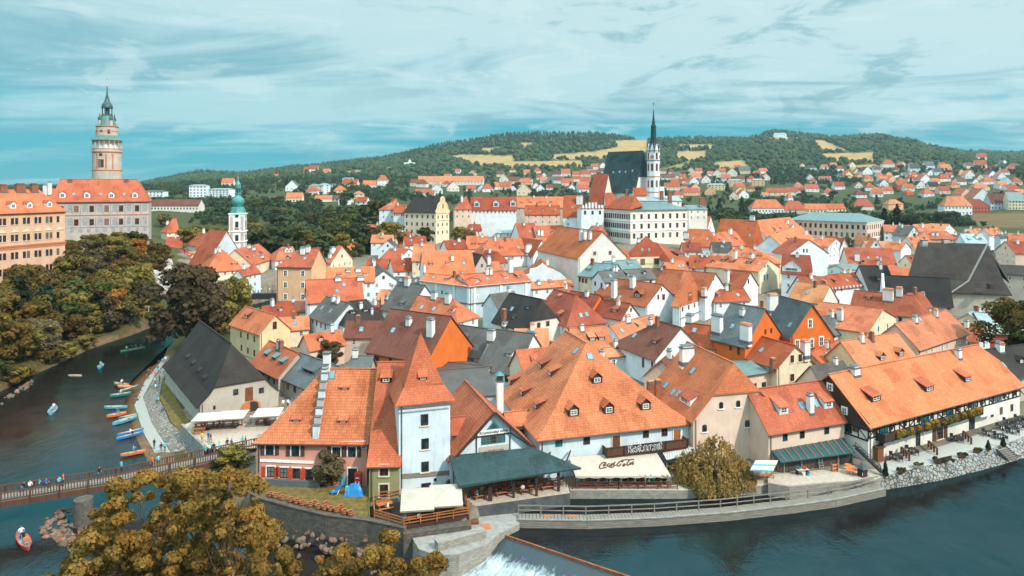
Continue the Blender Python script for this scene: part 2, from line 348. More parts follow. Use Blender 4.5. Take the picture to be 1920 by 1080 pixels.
# ------------------------------------------------------------------ terrain and water
PXC=np.array([-400,0,100,200,300,380,500,700,1000,1200,1400,1600,1900,2400.])
DR=np.array([20,80,110,143,160,177,190,205,230,250,265,300,350,420,500.])
ZT=np.array([
 [4,0,0,-3,2,7,10,12,16,18,20,22,22,20,15],[4,0,0,-3,2,7,10,12,16,18,20,22,22,20,15],
 [4,0,0,-3,-3,-3,1,6,13,16,19,21,21,18,12],[4,0,0,-3,-3,-3,-3,2,9,15,19.5,20,20,17,10],
 [4,0,0,0,-2,-2.5,-2.5,-2.5,4,8,11,12,11,10,4],[4,0,0,0,0,0,-1,-2,2,4,6,8,8,4,0],
 [4,0,0,0,0,0,0,0,0,0,3,6,5,0,0],[4,0,0,0,0,.5,.8,1.2,2,3,4,7,10,8,5],
 [4,0,0,.5,1,1.7,2.3,3,4.5,6,7,10,13,12,9],[4,0,0,.5,1,1.8,2.5,3.3,5,7,8.5,13,15,12,9],
 [4,0,0,.3,.7,1.2,1.6,2,3.2,4.5,5.5,8,9,8,8],[4,0,0,0,.2,.4,.7,1,1.6,2.2,2.6,4,5,5,6],
 [4,0,0,0,0,.1,.2,.3,.7,1,1.3,2,3,5,8],[4,0,0,0,0,.1,.2,.3,.7,1,1.3,2,3,5,8]],float)
FPX=np.array([-500,0,250,300,375,450,560,700,850,960,1100,1210,1300,1400,1450,1560,1650,1700,1760,1830,1900,2400.])
FD=np.array([650,900,1300,1800,2400,3000,3600,5000,9000.])
FY=np.array([
 [400,372,360,358,356,354,352,352,351],[400,372,360,358,356,354,352,352,351],[388,366,356,354,352,350,348,350,351],
 [385,365,352,347,343,337,342,350,351],[388,364,348,340,331,323,335,350,351],[390,362,345,335,330,327,335,350,351],
 [392,365,345,324,318,314,325,350,351],[388,365,345,320,304,299,318,350,351],[402,375,350,314,286,268,300,350,351],
 [402,380,350,311,274,252,290,350,351],[400,384,350,309,268,249,290,350,351],[406,386,348,306,272,262,290,350,351],[414,388,345,302,274,259,290,350,351],
 [413,386,340,296,266,261,290,350,351],[413,384,338,288,258,247,285,350,351],[420,390,340,292,267,258,290,350,351],
 [424,393,336,288,260,254,290,350,351],[424,393,332,288,264,268,290,350,351],[420,388,328,292,280,284,284,350,351],
 [417,384,326,300,293,292,284,350,351],[414,378,326,305,297,294,286,350,351],[410,374,326,305,297,294,286,350,351]],float)
def wpoly(pts,z):return np.array([onz(a,b,z)[:2] for a,b in pts])
ZLOW,ZPOOL=-4.0,-1.7
RIVER=wpoly([(-500,860),(-120,775),(0,738),(60,705),(110,685),(170,656),(250,628),(290,612),(380,590),(460,575),(530,556),(640,540),
   (680,560),(560,578),(520,592),(470,600),(400,612),(330,640),(302,668),(264,715),(250,760),(266,810),(285,855),(320,890),
   (420,945),(500,975),(560,1003),(660,1003),(765,1012),(835,1035),(872,1048),(930,1006),(1270,1120),(1000,1500),(-500,1500)],ZLOW)
POOL=wpoly([(886,960),(1068,932),(1250,927),(1420,917),(1490,912),(1648,906),(1760,882),(1925,834),(2100,780),(2600,740),(2900,1300),(1600,1700),(1262,1112),(938,1003)],ZPOOL)
def sdist(X,Y,poly):
 """signed distance, positive inside"""
 n=len(poly);d2=np.full(X.shape,1e18);ins=np.zeros(X.shape,bool)
 for i in range(n):
  ax,ay=poly[i];bx,by=poly[(i+1)%n];ex,ey=bx-ax,by-ay
  t=np.clip(((X-ax)*ex+(Y-ay)*ey)/(ex*ex+ey*ey+1e-12),0,1)
  d2=np.minimum(d2,(X-ax-t*ex)**2+(Y-ay-t*ey)**2)
  c=((ay>Y)!=(by>Y))
  ins^=c&(X<ex*(Y-ay)/(ey if abs(ey)>1e-12 else 1e-12)+ax)
 d=np.sqrt(d2);return np.where(ins,d,-d)
def interp2(PX,D,xs,ys,Z):
 i=np.clip(np.searchsorted(xs,PX)-1,0,len(xs)-2);j=np.clip(np.searchsorted(ys,D)-1,0,len(ys)-2)
 a=np.clip((PX-xs[i])/(xs[i+1]-xs[i]),0,1);b=np.clip((D-ys[j])/(ys[j+1]-ys[j]),0,1)
 a=a*a*(3-2*a)*.5+a*.5
 return (Z[i,j]*(1-a)+Z[i+1,j]*a)*(1-b)+(Z[i,j+1]*(1-a)+Z[i+1,j+1]*a)*b
_fall=np.concatenate([DR,FD])
def base_h(PX,D):
 near=interp2(PX,D,PXC,DR,ZT)
 fy=interp2(PX,D,FPX,FD,FY);far=H-(fy-HY)*D/F
 far0=H-(interp2(PX,np.full_like(D,650.),FPX,FD,FY)-HY)*650/F;n0=interp2(PX,np.full_like(D,500.),PXC,DR,ZT)
 t=np.clip((D-500)/150,0,1);mid=n0*(1-t)+far0*t
 return np.where(D<=500,near,np.where(D<650,mid,far))
def ground_np(X,Y,carve=True):
 PX=HX+F*X/Y;z=base_h(PX,Y)
 if not carve:return z
 m=(Y<330)
 if m.any():
  x,y,pz,ppx=X[m],Y[m],z[m],PX[m]
  d=sdist(x,y,RIVER);beach=np.clip(1-np.abs(ppx-320)/140,0,1)*np.clip((y-96)/10,0,1)*np.clip((175-y)/15,0,1)
  beach=np.clip(beach*2.2,0,1);rocky=np.clip(1-np.abs(ppx-600)/220,0,1)*(y<100)
  wo=1.2+beach*8.3+rocky*2.5;wi=wo*.78+beach*2;t=np.clip((d+wo)/(wo+wi),0,1)
  pz=pz-(pz+7.5)*t
  d=sdist(x,y,POOL);t=np.clip((d+.5)/1.0,0,1);pz=pz-(pz+6.0)*t*(pz>-6)
  z[m]=pz
 return z
def ground(x,y):
 return float(ground_np(np.array([float(x)]),np.array([float(y)]))[0])
def base_ground(x,y):return float(base_h(np.array([HX+F*x/y]),np.array([float(y)]))[0])
def hit_ground(px,py,d0=60.,d1=4000.,off=0.):
 """first point along a photo pixel's ray that meets the terrain raised by off"""
 D=d0*(d1/d0)**np.linspace(0,1,1400);z=H-(py-HY)*D/F
 g=base_h(np.full_like(D,float(px)),D)+off;k=np.nonzero(z<=g)[0]
 return P(px,py,float(D[k[0]]) if len(k) else d1)
FIELDS=[[(830,294),(870,290),(965,292),(965,314),(905,312),(850,300)],[(1152,264),(1215,262),(1215,290),(1150,297),(1036,299),(1036,290),(1110,285),(1160,276)],
  [(958,303),(1092,301),(1092,312),(1040,315),(958,314)],[(1270,271),(1337,271),(1337,280),(1275,279)],[(1238,318),(1296,301),(1294,310),(1245,323)],
  [(1266,284),(1325,283),(1325,298),(1270,302)],[(1540,288),(1637,286),(1637,302),(1590,304),(1545,298)],[(1520,262),(1545,264),(1582,280),(1582,286),(1540,284)],
  [(1440,258),(1498,258),(1498,266),(1440,265)],[(1820,400),(1920,398),(1960,420),(1920,428),(1830,424)],[(1690,262),(1700,262),(1700,264)],
  [(1335,306),(1390,300),(1405,312),(1350,320)],[(645,321),(686,319),(686,326),(650,327)],[(1585,312),(1640,308),(1660,318),(1600,322)],[(905,278),(938,276),(938,284),(905,285)],[(975,268),(1000,268),(1000,276),(975,277)]]
def in_poly(px,py,poly):
 c=np.zeros(np.shape(px),bool);n=len(poly)
 for i in range(n):
  ax,ay=poly[i];bx,by=poly[(i+1)%n]
  if ay==by:continue
  c^=((ay>py)!=(by>py))&(px<(bx-ax)*(py-ay)/(by-ay)+ax)
 return c
def make_terrain():
 cols=np.concatenate([np.arange(-900,-60,40.),np.arange(-60,1990,5.),np.arange(1990,2900,40.)])
 rows=np.concatenate([[22,30,40,50],60*(240/60.)**np.linspace(0,1,200)[:-1],240*(9000/240.)**np.linspace(0,1,230)])
 PX,D=np.meshgrid(cols,rows);X=(PX-HX)*D/F;Y=D
 Z=ground_np(X.ravel(),Y.ravel()).reshape(X.shape)
 Z=Z+(D>600)*(RNG.random(Z.shape) - .5)*.0008*D
 nr,nc=X.shape;co=np.stack([X,Y,Z],-1).reshape(-1,3)
 i=np.arange(nr-1)[:,None]*nc+np.arange(nc-1)[None,:]
 fa=np.stack([i,i+1,i+nc+1,i+nc],-1).reshape(-1,4)
 me=bpy.data.meshes.new("ground");me.vertices.add(len(co));me.vertices.foreach_set("co",co.ravel())
 me.loops.add(fa.size);me.loops.foreach_set("vertex_index",fa.ravel().astype(np.int32))
 me.polygons.add(len(fa));me.polygons.foreach_set("loop_start",np.arange(0,fa.size,4,dtype=np.int32));me.update(calc_edges=True)
 c=np.zeros((nr,nc,4));c[...,3]=1
 c[...,:3]=(.085,.075,.03)
 py=HY+F*(H-Z)/D
 town=(PX>330)&(D>60)&(D<330)|(PX>330)&(PX<1500)&(D<420)
 wob=14*np.sin(D*.31)+9*np.sin(D*.77+PX*.03)
 town=(PX>345+wob)&(D>60)&(D<330+wob)|(PX>360)&(PX<1480+3*wob)&(D<420+wob);town&=~((D>124+wob*.2)&(D<240)&(PX<455+wob));c[town,:3]=(.21,.175,.15)
 c[(D>380),:3]=(.062,.068,.028)
 for q in FIELDS:c[in_poly(PX,py,q)&(D>380),:3]=(.40,.25,.115)
 q=FIELDS[9];c[in_poly(PX,py,q)&(D>300),:3]=(.15,.10,.048)
 q=FIELDS[4];c[in_poly(PX,py,q)&(D>380),:3]=(.22,.20,.055)
 bed=(Z<-3.2)&(D<330);c[bed,:3]=(.15,.075,.045)
 shore=(Z>=-4.4)&(Z<-2.6)&(D<240)&(PX<330);c[shore,:3]=(.17,.11,.07)
 at=me.color_attributes.new("Col",'FLOAT_COLOR','POINT');at.data.foreach_set("color",c.reshape(-1))
 t=NT("ground_cover");a=t.n("ShaderNodeVertexColor");a.layer_name="Col"
 n1=t.noise(t.worldpos(),.9,5,.65);n2=t.noise(t.worldpos(),.03,4,.6)
 col=t.mix(1.0,a.outputs[0],t.mix(t.rng(n1,.3,.7),(.6,.6,.6,1),(1.25,1.2,1.15,1)),'MULTIPLY')
 col=t.mix(1.0,col,t.mix(t.rng(n2,.35,.65),(.75,.82,.7,1),(1.15,1.1,1.05,1)),'MULTIPLY')
 t.bump(n1,.4,.15);me.materials.append(t.fin(col,.95,.1))
 me.polygons.foreach_set("use_smooth",[True]*len(me.polygons))
 o=link(bpy.data.objects.new("ground",me));o['kind']='structure'
make_terrain()
def water_mat(name,deep,tint,scale=1.,st=.12):
 t=NT(name);w=t.worldpos();gl=t.n("ShaderNodeBsdfGlossy");df=t.n("ShaderNodeBsdfDiffuse");mx=t.n("ShaderNodeMixShader")
 a=t.noise(t.worldpos((1,.6,1)),.55*scale,5,.6,.4);b=t.noise(w,2.6*scale,3,.6,.3);big=t.noise(w,.08,3,.5)
 h=t.n("ShaderNodeMath");h.operation='ADD';t.l(t.mul(a,1.0),h.inputs[0]);t.l(t.mul(b,.25),h.inputs[1])
 bp=t.n("ShaderNodeBump");bp.inputs["Distance"].default_value=.35;t.l(h.outputs[0],bp.inputs["Height"])
 t.l(t.mul(t.rng(big,.35,.65,.35,1.3),st),bp.inputs["Strength"])
 fr=t.n("ShaderNodeFresnel");fr.inputs[0].default_value=1.5
 gl.inputs["Color"].default_value=tint;gl.inputs["Roughness"].default_value=.06
 t.l(bp.outputs[0],gl.inputs["Normal"])
 nb=t.noise(w,.25,4,.6);gp=t.n("ShaderNodeVectorMath");gp.operation='DISTANCE';t.l(w,gp.inputs[0]);gp.inputs[1].default_value=onz(205,790,-4)
 t.l(t.mix(t.mul(t.rng(gp.outputs["Value"],6,30,1,0),t.rng(nb,.3,.6,.4,1)),t.mix(t.rng(nb,.35,.7),deep,dk(deep,1.8)),(.085,.034,.022,1)),df.inputs["Color"])
 fa=t.n("ShaderNodeMath");fa.operation='ADD';t.l(t.mul(fr.outputs[0],1.3),fa.inputs[0]);fa.inputs[1].default_value=.17;fa.use_clamp=True
 t.l(fa.outputs[0],mx.inputs[0]);t.l(df.outputs[0],mx.inputs[1]);t.l(gl.outputs[0],mx.inputs[2]);t.l(mx.outputs[0],t.out.inputs[0])
 return t.m
def make_water():
 for nm,poly,z,m in (("river_water",RIVER,ZLOW,water_mat("water_river",(.020,.013,.011,1),(.05,.31,.36,1),1.1,.22)),
      ("pool_water",POOL,ZPOOL,water_mat("water_pool",(.014,.011,.011,1),(.06,.23,.265,1),.9,.20))):
  x0,y0=poly.min(0)-6;x1,y1=poly.max(0)+6
  c=poly.mean(0);q=[tuple(p+(p-c)/np.linalg.norm(p-c)*2.2) for p in poly]
  if nm=="pool_water":q[-1]=tuple(poly[-1]);q[-2]=tuple(poly[-2]);q[0]=tuple(poly[0])
  b=MB();b.add([(a[0],a[1],z) for a in q],[tuple(range(len(q)))],m)
  o=b.build(nm);o['kind']='structure'
  bm=bmesh.new();bm.from_mesh(o.data);bmesh.ops.triangulate(bm,faces=bm.faces)
  for f in bm.faces:
   if f.normal.z<0:f.normal_flip()
  bm.to_mesh(o.data);bm.free()
make_water()
# ------------------------------------------------------------------ windows, doors (shared meshes, local -y is outward)
WCACHE={}
def wmesh(w,h,frame,trim,shut,nx,ny,arch,sill,pane,one):
 key=(round(w,2),round(h,2),frame,trim,shut,nx,ny,arch,sill,pane,one)
 if key in WCACHE:return WCACHE[key]
 b=MB();t=.09 if w>.7 else .06
 def bx(x0,x1,z0,z1,y0,y1,m):b.box(((x0+x1)/2,(y0+y1)/2,z0),(x1-x0,y1-y0,z1-z0),m)
 fy=-.07
 bx(-w/2,-w/2+t,-h/2,h/2,fy,.05,frame);bx(w/2-t,w/2,-h/2,h/2,fy,.05,frame)
 bx(-w/2+t,w/2-t,-h/2,-h/2+t,fy,.05,frame);bx(-w/2+t,w/2-t,h/2-t,h/2,fy,.05,frame)
 for i in range(1,nx):x=-w/2+w*i/nx;bx(x - .03,x+.03,-h/2+t,h/2-t,-.055,.02,frame)
 for i in range(1,ny):z=-h/2+h*i/ny;bx(-w/2+t,w/2-t,z - .025,z+.025,-.05,.015,frame)
 if trim:
  s=.16
  bx(-w/2-s,-w/2,-h/2,h/2,-.05,.05,trim);bx(w/2,w/2+s,-h/2,h/2,-.05,.05,trim)
  bx(-w/2-s,w/2+s,h/2,h/2+s,-.06,.05,trim)
 if arch:
  pts=[(w/2*math.cos(a),-.03,h/2+w*.28*math.sin(a)) for a in np.linspace(0,math.pi,9)]
  b.plate(pts,(0,.06,0),'glass')
 if sill:bx(-w/2 - .18,w/2+.18,-h/2 - .14,-h/2,-.16,.05,sill)
 if shut:
  sw=w*.5
  for sg in (-1,1):
   x=sg*(w/2+sw/2+.06+(.1 if trim else 0));bx(x-sw/2,x+sw/2,-h/2,h/2,-.10,-.012,shut)
 g=MB();g.add([(-w/2+t,-.012,-h/2+t),(w/2-t,-.012,-h/2+t),(w/2-t,-.012,h/2-t),(-w/2+t,-.012,h/2-t)],[(0,1,2,3)],pane)
 def me(bb,nm):
  m=bpy.data.meshes.new(nm);m.from_pydata(bb.v,[],bb.f)
  for x in bb.ms:m.materials.append(x)
  m.polygons.foreach_set("material_index",bb.mi);m.update();slope_uv(m);return m
 if one:
  b.add(g.v,g.f,pane);WCACHE[key]=(me(b,"window"),None)
 else:WCACHE[key]=(me(b,"window"),me(g,"pane"))
 return WCACHE[key]
STY=dict(std=dict(frame='frame'),brown=dict(frame='frameb'),dark=dict(frame='framed'),teal=dict(frame='framet',pane='glassteal'),blue=dict(frame='frameblue',trim='frameblue'),
  trim=dict(frame='frame',trim='trimw'),cream=dict(frame='frameb',trim='trimc',sill='trimc'),shut=dict(frame='framed',trim='trimw',shut='shutb'),shutr=dict(frame='framed',trim='trimw',shut='shutr'),
  arch=dict(frame='framed',arch=True,nx=1,sill='trimw'),terr=dict(frame='frameb',trim='trimo'),sill=dict(frame='framed',sill='trimc'),plain=dict(frame='framed',nx=1,ny=1))
def window(parent,p,nrm,w=.95,h=1.4,style='std',name='window',one=False,nx=None,ny=None):
 s=STY[style]
 a,g=wmesh(w,h,s.get('frame'),s.get('trim'),s.get('shut'),nx or s.get('nx',2),ny or s.get('ny',2),s.get('arch',False),s.get('sill'),s.get('pane','glass'),one)
 o=bpy.data.objects.new(name,a);o.parent=parent;o.location=Vector(p)-wloc(parent);o.rotation_euler=(0,0,math.atan2(nrm[0],-nrm[1]));COL.objects.link(o)
 if g:
  q=bpy.data.objects.new('pane',g);q.parent=o;COL.objects.link(q)
 return o
def wloc(o):
 v=Vector((0,0,0))
 while o is not None:v+=Vector(o.location);o=o.parent
 return v
def door(parent,p,nrm,w=1.1,h=2.1,m='doorb',frame='trimc'):
 """p = middle of the threshold"""
 nrm=Vector((nrm[0],nrm[1],0)).normalized();u=Vector((-nrm.y,nrm.x,0));b=MB();rot=math.atan2(u.y,u.x)
 c=Vector(p)+nrm*.02;b.box((c.x,c.y,c.z),(w,.10,h),m,rot)
 d=b.build('door',parent);f=MB()
 for sg in (-1,1):
  q=Vector(p)+u*sg*(w/2+.08)+nrm*.03;f.box((q.x,q.y,q.z),(.15,.14,h),frame,rot)
 q=Vector(p)+nrm*.03;f.box((q.x,q.y,q.z+h),(w+.31,.14,.15),frame,rot);f.build('door_frame',d)
 hd=MB();q=Vector(p)+nrm*.10+u*w*.36;hd.box((q.x,q.y,q.z+1.0),(.06,.06,.16),'iron',rot);hd.build('handle',d)
 return d
# ------------------------------------------------------------------ roofs
def roof_shape(T,C,h,e0,e1,i0,i1,ov=.45,vo=.3,kick=0.,asym=.5):
 """ridge along a in [0,T], slopes over c in [0,C]; e = 'g', 'h' or half-hip height fraction. Returns verts (a,c,z above eave), faces, profile function"""
 k=[1. if e=='g' else (0. if e=='h' else float(e)) for e in (e0,e1)];ins=[i0,i1];half=C*asym
 def prof(x):
  if kick and x<.22:return h*(x/.22)*(.22-kick)
  if kick:return h*((.22-kick)+(x - .22)/.78*(1 - .22+kick))
  return h*x
 tan0=prof(.1)/.1
 xs=[-ov/half,1.]
 if kick:xs.append(.22)
 for q in k:
  if 0<q<1:xs.append(q)
 xs=sorted(set(round(x,4) for x in xs))
 def aend(e,x):
  if k[e]>=1 or (k[e]>0 and x<=k[e]+1e-6):return -vo
  if k[e]==0:return x*ins[e]
  return -vo+(x-k[e])/(1-k[e])*(ins[e]+vo)
 V,rows=[],[]
 for x in xs:
  z=prof(x) if x>0 else tan0*x
  a0,a1=aend(0,x),T-aend(1,x)
  if x>=1:
   V+=[(a0,half,z),(a1,half,z)];n=len(V);rows.append((n-2,n-1,n-1,n-2))
  else:
   V+=[(a0,x*half,z),(a1,x*half,z),(a1,C-x*(C-half),z),(a0,C-x*(C-half),z)];n=len(V);rows.append((n-4,n-3,n-2,n-1))
 Fc=[]
 for r0,r1,x0 in zip(rows,rows[1:],xs):
  Fc.append([r0[0],r0[1],r1[1],r1[0]]);Fc.append([r0[2],r0[3],r1[3],r1[2]])
  if k[1]<1 and x0>=k[1]-1e-6 or k[1]==0:Fc.append([r0[1],r0[2],r1[2],r1[1]])
  if k[0]<1 and x0>=k[0]-1e-6 or k[0]==0:Fc.append([r0[3],r0[0],r1[0],r1[3]])
 F2=[]
 for f in Fc:
  g=[]
  for i in f:
   if i not in g:g.append(i)
  if len(g)>2:F2.append(tuple(g))
 return V,F2,prof,k
HOUSES={};FOOT=[]
def town(*a,**k):return house('town_house',*a,**k)
def house(name,label,A,B,ze=None,e=7.,kind='g',Rg=None,pitch=46.,wall='white',roof='orange',yaw=None,D=None,W=None,h=None,ends=('g','g'),ins=None,ap=None,back=None,ln=None,
  win=(),wp=(),ws=(.95,1.4),style='std',ch=(),do=(),sk=(),dr=(),kick=0.,ov=.45,vo=.3,group=None,cat='house',lod=0,zb=None,rt=.16,gutter=True,wkey=None):
 if ze is None:
  if D is None:g=hit_ground(A[0],A[1],off=e);ze=g.z
  else:ze=P(A[0],A[1],D).z
 A3=onz(A[0],A[1],ze) if D is None else P(A[0],A[1],D);A3.z=ze
 if len(B)>1 and yaw is None:B3=onz(B[0],B[1],ze)
 else:
  y=R(yaw or 0);kx=(B[0]-HX)/F;t=(kx*A3.y-A3.x)/(math.cos(y)-kx*math.sin(y));B3=A3+Vector((math.cos(y)*t,math.sin(y)*t,0))
 u=(B3-A3);L=u.length;u.normalize();n=Vector((-u.y,u.x,0));tp=math.tan(R(pitch));e0,e1=ends
 i0=i1=0.
 if kind=='g':
  if Rg and W is None:
   r=ray(*Rg[0]);pn=Vector((-n.x*tp,-n.y*tp,1));t=(A3-EYE).dot(pn)/r.dot(pn);q=EYE+r*t
   w=max((q-A3).dot(n),1.5);hh=w*tp;W=2*w;i0=(q-A3).dot(u)
  else:hh=h or W/2*tp;w=W/2;i0=w
  if Rg:
   r0=A3+n*w
   def along(px):kx=(px-HX)/F;return (kx*r0.y-r0.x)/(u.x-kx*u.y)
   if W is not None and h is not None:i0=along(Rg[0][0])
   i1=L-along(Rg[1][0])
  else:i1=w
  if ins:i0,i1=ins
  i0=min(max(i0,.4),L*.9);i1=min(max(i1,.4),L-i0 - .05) if e1!='g' else 0
  h=h or hh;T,C,a,c,fl=L,W,u,n,False
 else:
  if ap and back and yaw is None and e0!='h':
   for _ in range(4):
    mid=(A3+B3)/2;zr=(max(mid_z(mid,ap[1]),ze+.8) if e0=='g' else ze+L/2*tp) if h is None else ze+h
    d=onz(*back,zr)-onz(*ap,zr)
    if d.length<1.5 or d.y<.3:break
    y=max(-1.05,min(1.05,math.atan2(-d.x,d.y)));kx=(B[0]-HX)/F;dn=math.cos(y)-kx*math.sin(y)
    if dn<.25:break
    t=(kx*A3.y-A3.x)/dn;B3=A3+Vector((math.cos(y)*t,math.sin(y)*t,0));u=B3-A3;L=u.length;u.normalize();n=Vector((-u.y,u.x,0))
  mid=(A3+B3)/2
  if e0=='g' and ap and h is None:h=max(mid_z(mid,ap[1])-ze,.8)
  if h is None:h=L/2*tp
  zr=ze+h
  if e0!='g':
   i0=ins[0] if ins else max(.5,(F*(H-zr)/(ap[1]-HY)-mid.y)/n.y)
  if ln is None:
   ln=max(2.,(F*(H-zr)/(back[1]-HY)-mid.y)/n.y) if back else L
  i1=L/2 if e1=='h' else (L/4 if e1!='g' else 0);T=ln+(i1 if e1=='h' else 0);C,a,c,fl=L,n,u,True;T=max(T,i0+i1+.3);W=T
 V,Fc,prof,k=roof_shape(T,C,h,e0,e1,i0,i1,ov,vo,kick)
 cor=[A3,A3+u*L,A3+u*L+n*W,A3+n*W]
 if zb is None:zb=min(base_ground(q.x,max(q.y,30)) for q in cor)-1.2
 ctr=sum(cor,Vector())/4;ctr.z=zb+1.2
 root=thing(name,label,cat,ctr,group)
 to=lambda q,dz=0:A3+a*q[0]+c*q[1]+Vector((0,0,q[2]+dz))
 RV=[to(q) for q in V];RF=[f[::-1] for f in Fc] if fl else Fc
 rb=MB();rm=ROOF[roof];rb.slab(RV,RF,rt,rm)
 if lod==0:
  top=[q for q in range(len(V)) if V[q][2]>=h-1e-4]
  if len(top)==2:rb.bar(RV[top[0]]+Vector((0,0,.03)),RV[top[1]]+Vector((0,0,.03)),.26,.14,rm)
 ro=rb.build('roof',root)
 wb=MB();wm=WALL[wall]
 for j in range(4):
  p,q=cor[j],cor[(j+1)%4];wb.add([(p.x,p.y,zb),(q.x,q.y,zb),(q.x,q.y,ze - .02),(p.x,p.y,ze - .02)],[(0,1,2,3)],wm)
 for e in (0,1):
  if k[e]<=0:continue
  aa=0 if e==0 else T;xs=[0.]+([.22] if kick and .22<k[e] else [])+[k[e]]
  left=[(aa,x*C/2,prof(x)-rt - .02) for x in xs];left[0]=(aa,0,-.02);right=[(aa,C-q[1],q[2]) for q in left[::-1]]
  if k[e]>=1:right=right[1:]
  pts=[to(q) for q in left+right];fc=tuple(range(len(pts)))
  if (e==0)!=fl:fc=fc[::-1]
  fc=fc[::-1] if False else fc
  wb.add(pts,[fc],wm)
 wo=wb.build('wall',root)
 vs=[Vector(q) for q in wb.v];wbvh=BVHTree.FromPolygons(vs,wb.f);rbvh=BVHTree.FromPolygons([Vector(q) for q in rb.v],rb.f)
 info=dict(root=root,A=A3,B=B3,u=u,n=n,L=L,W=W,ze=ze,zb=zb,h=h,wall=wo,roof=ro,rbvh=rbvh,wbvh=wbvh,zg=zb+1.2,lod=lod)
 HOUSES[label]=info
 one=lod>0
 outs={'F':(A3,u,L,-n),'R':(A3+u*L,n,W,u),'L':(A3+n*W,-n,W,-u),'B':(A3+u*L+n*W,-u,L,n)}
 for sp in win:
  sd,cnt,rows=sp[:3];d0=sp[3] if len(sp)>3 else 1.35;st=sp[4] if len(sp)>4 else 3.0;o0,dr_,LL,no=outs[sd]
  for rr in range(rows):
   z=ze-d0-rr*st
   for i in range(cnt):
    q=o0+dr_*(LL*(i+.5)/cnt);window(root,(q.x,q.y,z),no,ws[0],ws[1],style,one=one)
 if not win and not wp and cat=='house' and lod<2:
  for sd in ('F','R' if ctr.x<0 else 'L'):
   o0,dr_,LL,no=outs[sd];cnt=int(LL/3.3)
   for rr in range(2 if ze-zb>7.5 else 1):
    for i in range(cnt):q=o0+dr_*(LL*(i+.5)/cnt);window(root,(q.x,q.y,ze-1.4-2.9*rr),no,.85,1.25,style if lod else ('brown','trim','std')[int(abs(A3.x))%3],one=True)
  if kind=='f' and e0=='g' and L>5:q=A3+u*L*.5;window(root,(q.x,q.y,ze+h*.3),-n,.8,1.1,'brown',one=True)
 for q in wp:add_window(info,q,ws,style)
 FOOT.append((ctr.x,ctr.y,u.x,u.y,L/2,W/2))
 rq=random.Random(int(abs(A3.x*31+A3.y*17)))
 if name=='town_house' and lod<2 and not ch and kind=='g' and L>5:
  for k_ in range(1 if L<11 else 2):
   q=A3+u*L*rq.uniform(.25,.75)+n*(W/2*.82)+Vector((0,0,h*.82));a_,c_=pix(q);add_chimney(info,a_,c_,c_-rq.uniform(1.4,2.1)*F/q.y,rq.uniform(.65,.95)*F/q.y,rq.choice('wwob'))
 if name=='town_house' and lod<2 and not ch and kind=='f' and T>5:
  sg=-1 if ctr.x<0 and n.x>-.2 or n.x>.2 else 1;q=A3+u*(L*(.5 - .12*(1 if n.x<0 else -1)))+n*T*rq.uniform(.3,.7)+Vector((0,0,h*.72));a_,c_=pix(q);add_chimney(info,a_,c_,c_-rq.uniform(1.5,2.3)*F/q.y,rq.uniform(.65,.95)*F/q.y,rq.choice('wwob'))
 if name=='town_house' and lod<2 and not do and not sk and kind=='g' and L>7:
  for k_ in range(int(L/5)):
   q=A3+u*L*(k_+.5+rq.uniform(-.15,.15))/int(L/5)+n*(W/2*.36)+Vector((0,0,h*.36));a_,c_=pix(q)
   if rq.random()<.55:add_dormer(info,a_,c_,rq.choice('ssg'),1.3,.75,rq.choice(('woodd','white','lead')))
   else:add_skylight(info,a_,c_-2)
 for q in ch:add_chimney(info,*q)
 for q in do:add_dormer(info,*q)
 for q in sk:add_skylight(info,*q)
 if lod==0 and gutter and zb<ze-3:
  g=MB();q=A3-n*.12+u*.35;g.tube((q.x,q.y,zb+1),(q.x,q.y,ze - .15),.06,.06,'pipe',6);g.build('downpipe',root)
  if kind=='g' or e0=='h':
   g=MB();dz=-ov*h/(W/2 if kind=='g' else max(i0,1))*.9;p=A3-n*(ov+.06)-u*.2;q=A3+u*(L+.2)-n*(ov+.06)
   g.tube((p.x,p.y,ze+dz - .1),(q.x,q.y,ze+dz - .1),.08,.08,'pipe',6);g.build('gutter',root)
 return info
def mid_z(mid,py):return H-(py-HY)*mid.y/F
def rhit(b,px,py):
 for dx,dy in ((0,0),(0,2),(0,4),(2,2),(-2,2),(0,7),(4,4),(-4,4),(0,-3),(0,10),(7,5),(-7,5),(0,-6),(10,0),(-10,0),(0,15)):
  r=b.ray_cast(EYE,ray(px+dx,py+dy).normalized())
  if r[0] is not None:return r
 return r
def add_window(info,q,ws=(.95,1.4),style='std',name='window'):
 p,nr,i,d=rhit(info['wbvh'],q[0],q[1])
 if p is None:print("window missed",info['root'].name,info['root'].get('label'),q);return
 w,h=(q[2]*p.y/F,q[3]*p.y/F) if len(q)>3 else ws
 if nr.dot(ray(q[0],q[1]))>0:nr=-nr
 return window(info['root'],p,nr,w,h,q[4] if len(q)>4 else style,name,one=info['lod']>0,nx=q[5] if len(q)>5 else None,ny=q[6] if len(q)>6 else None)
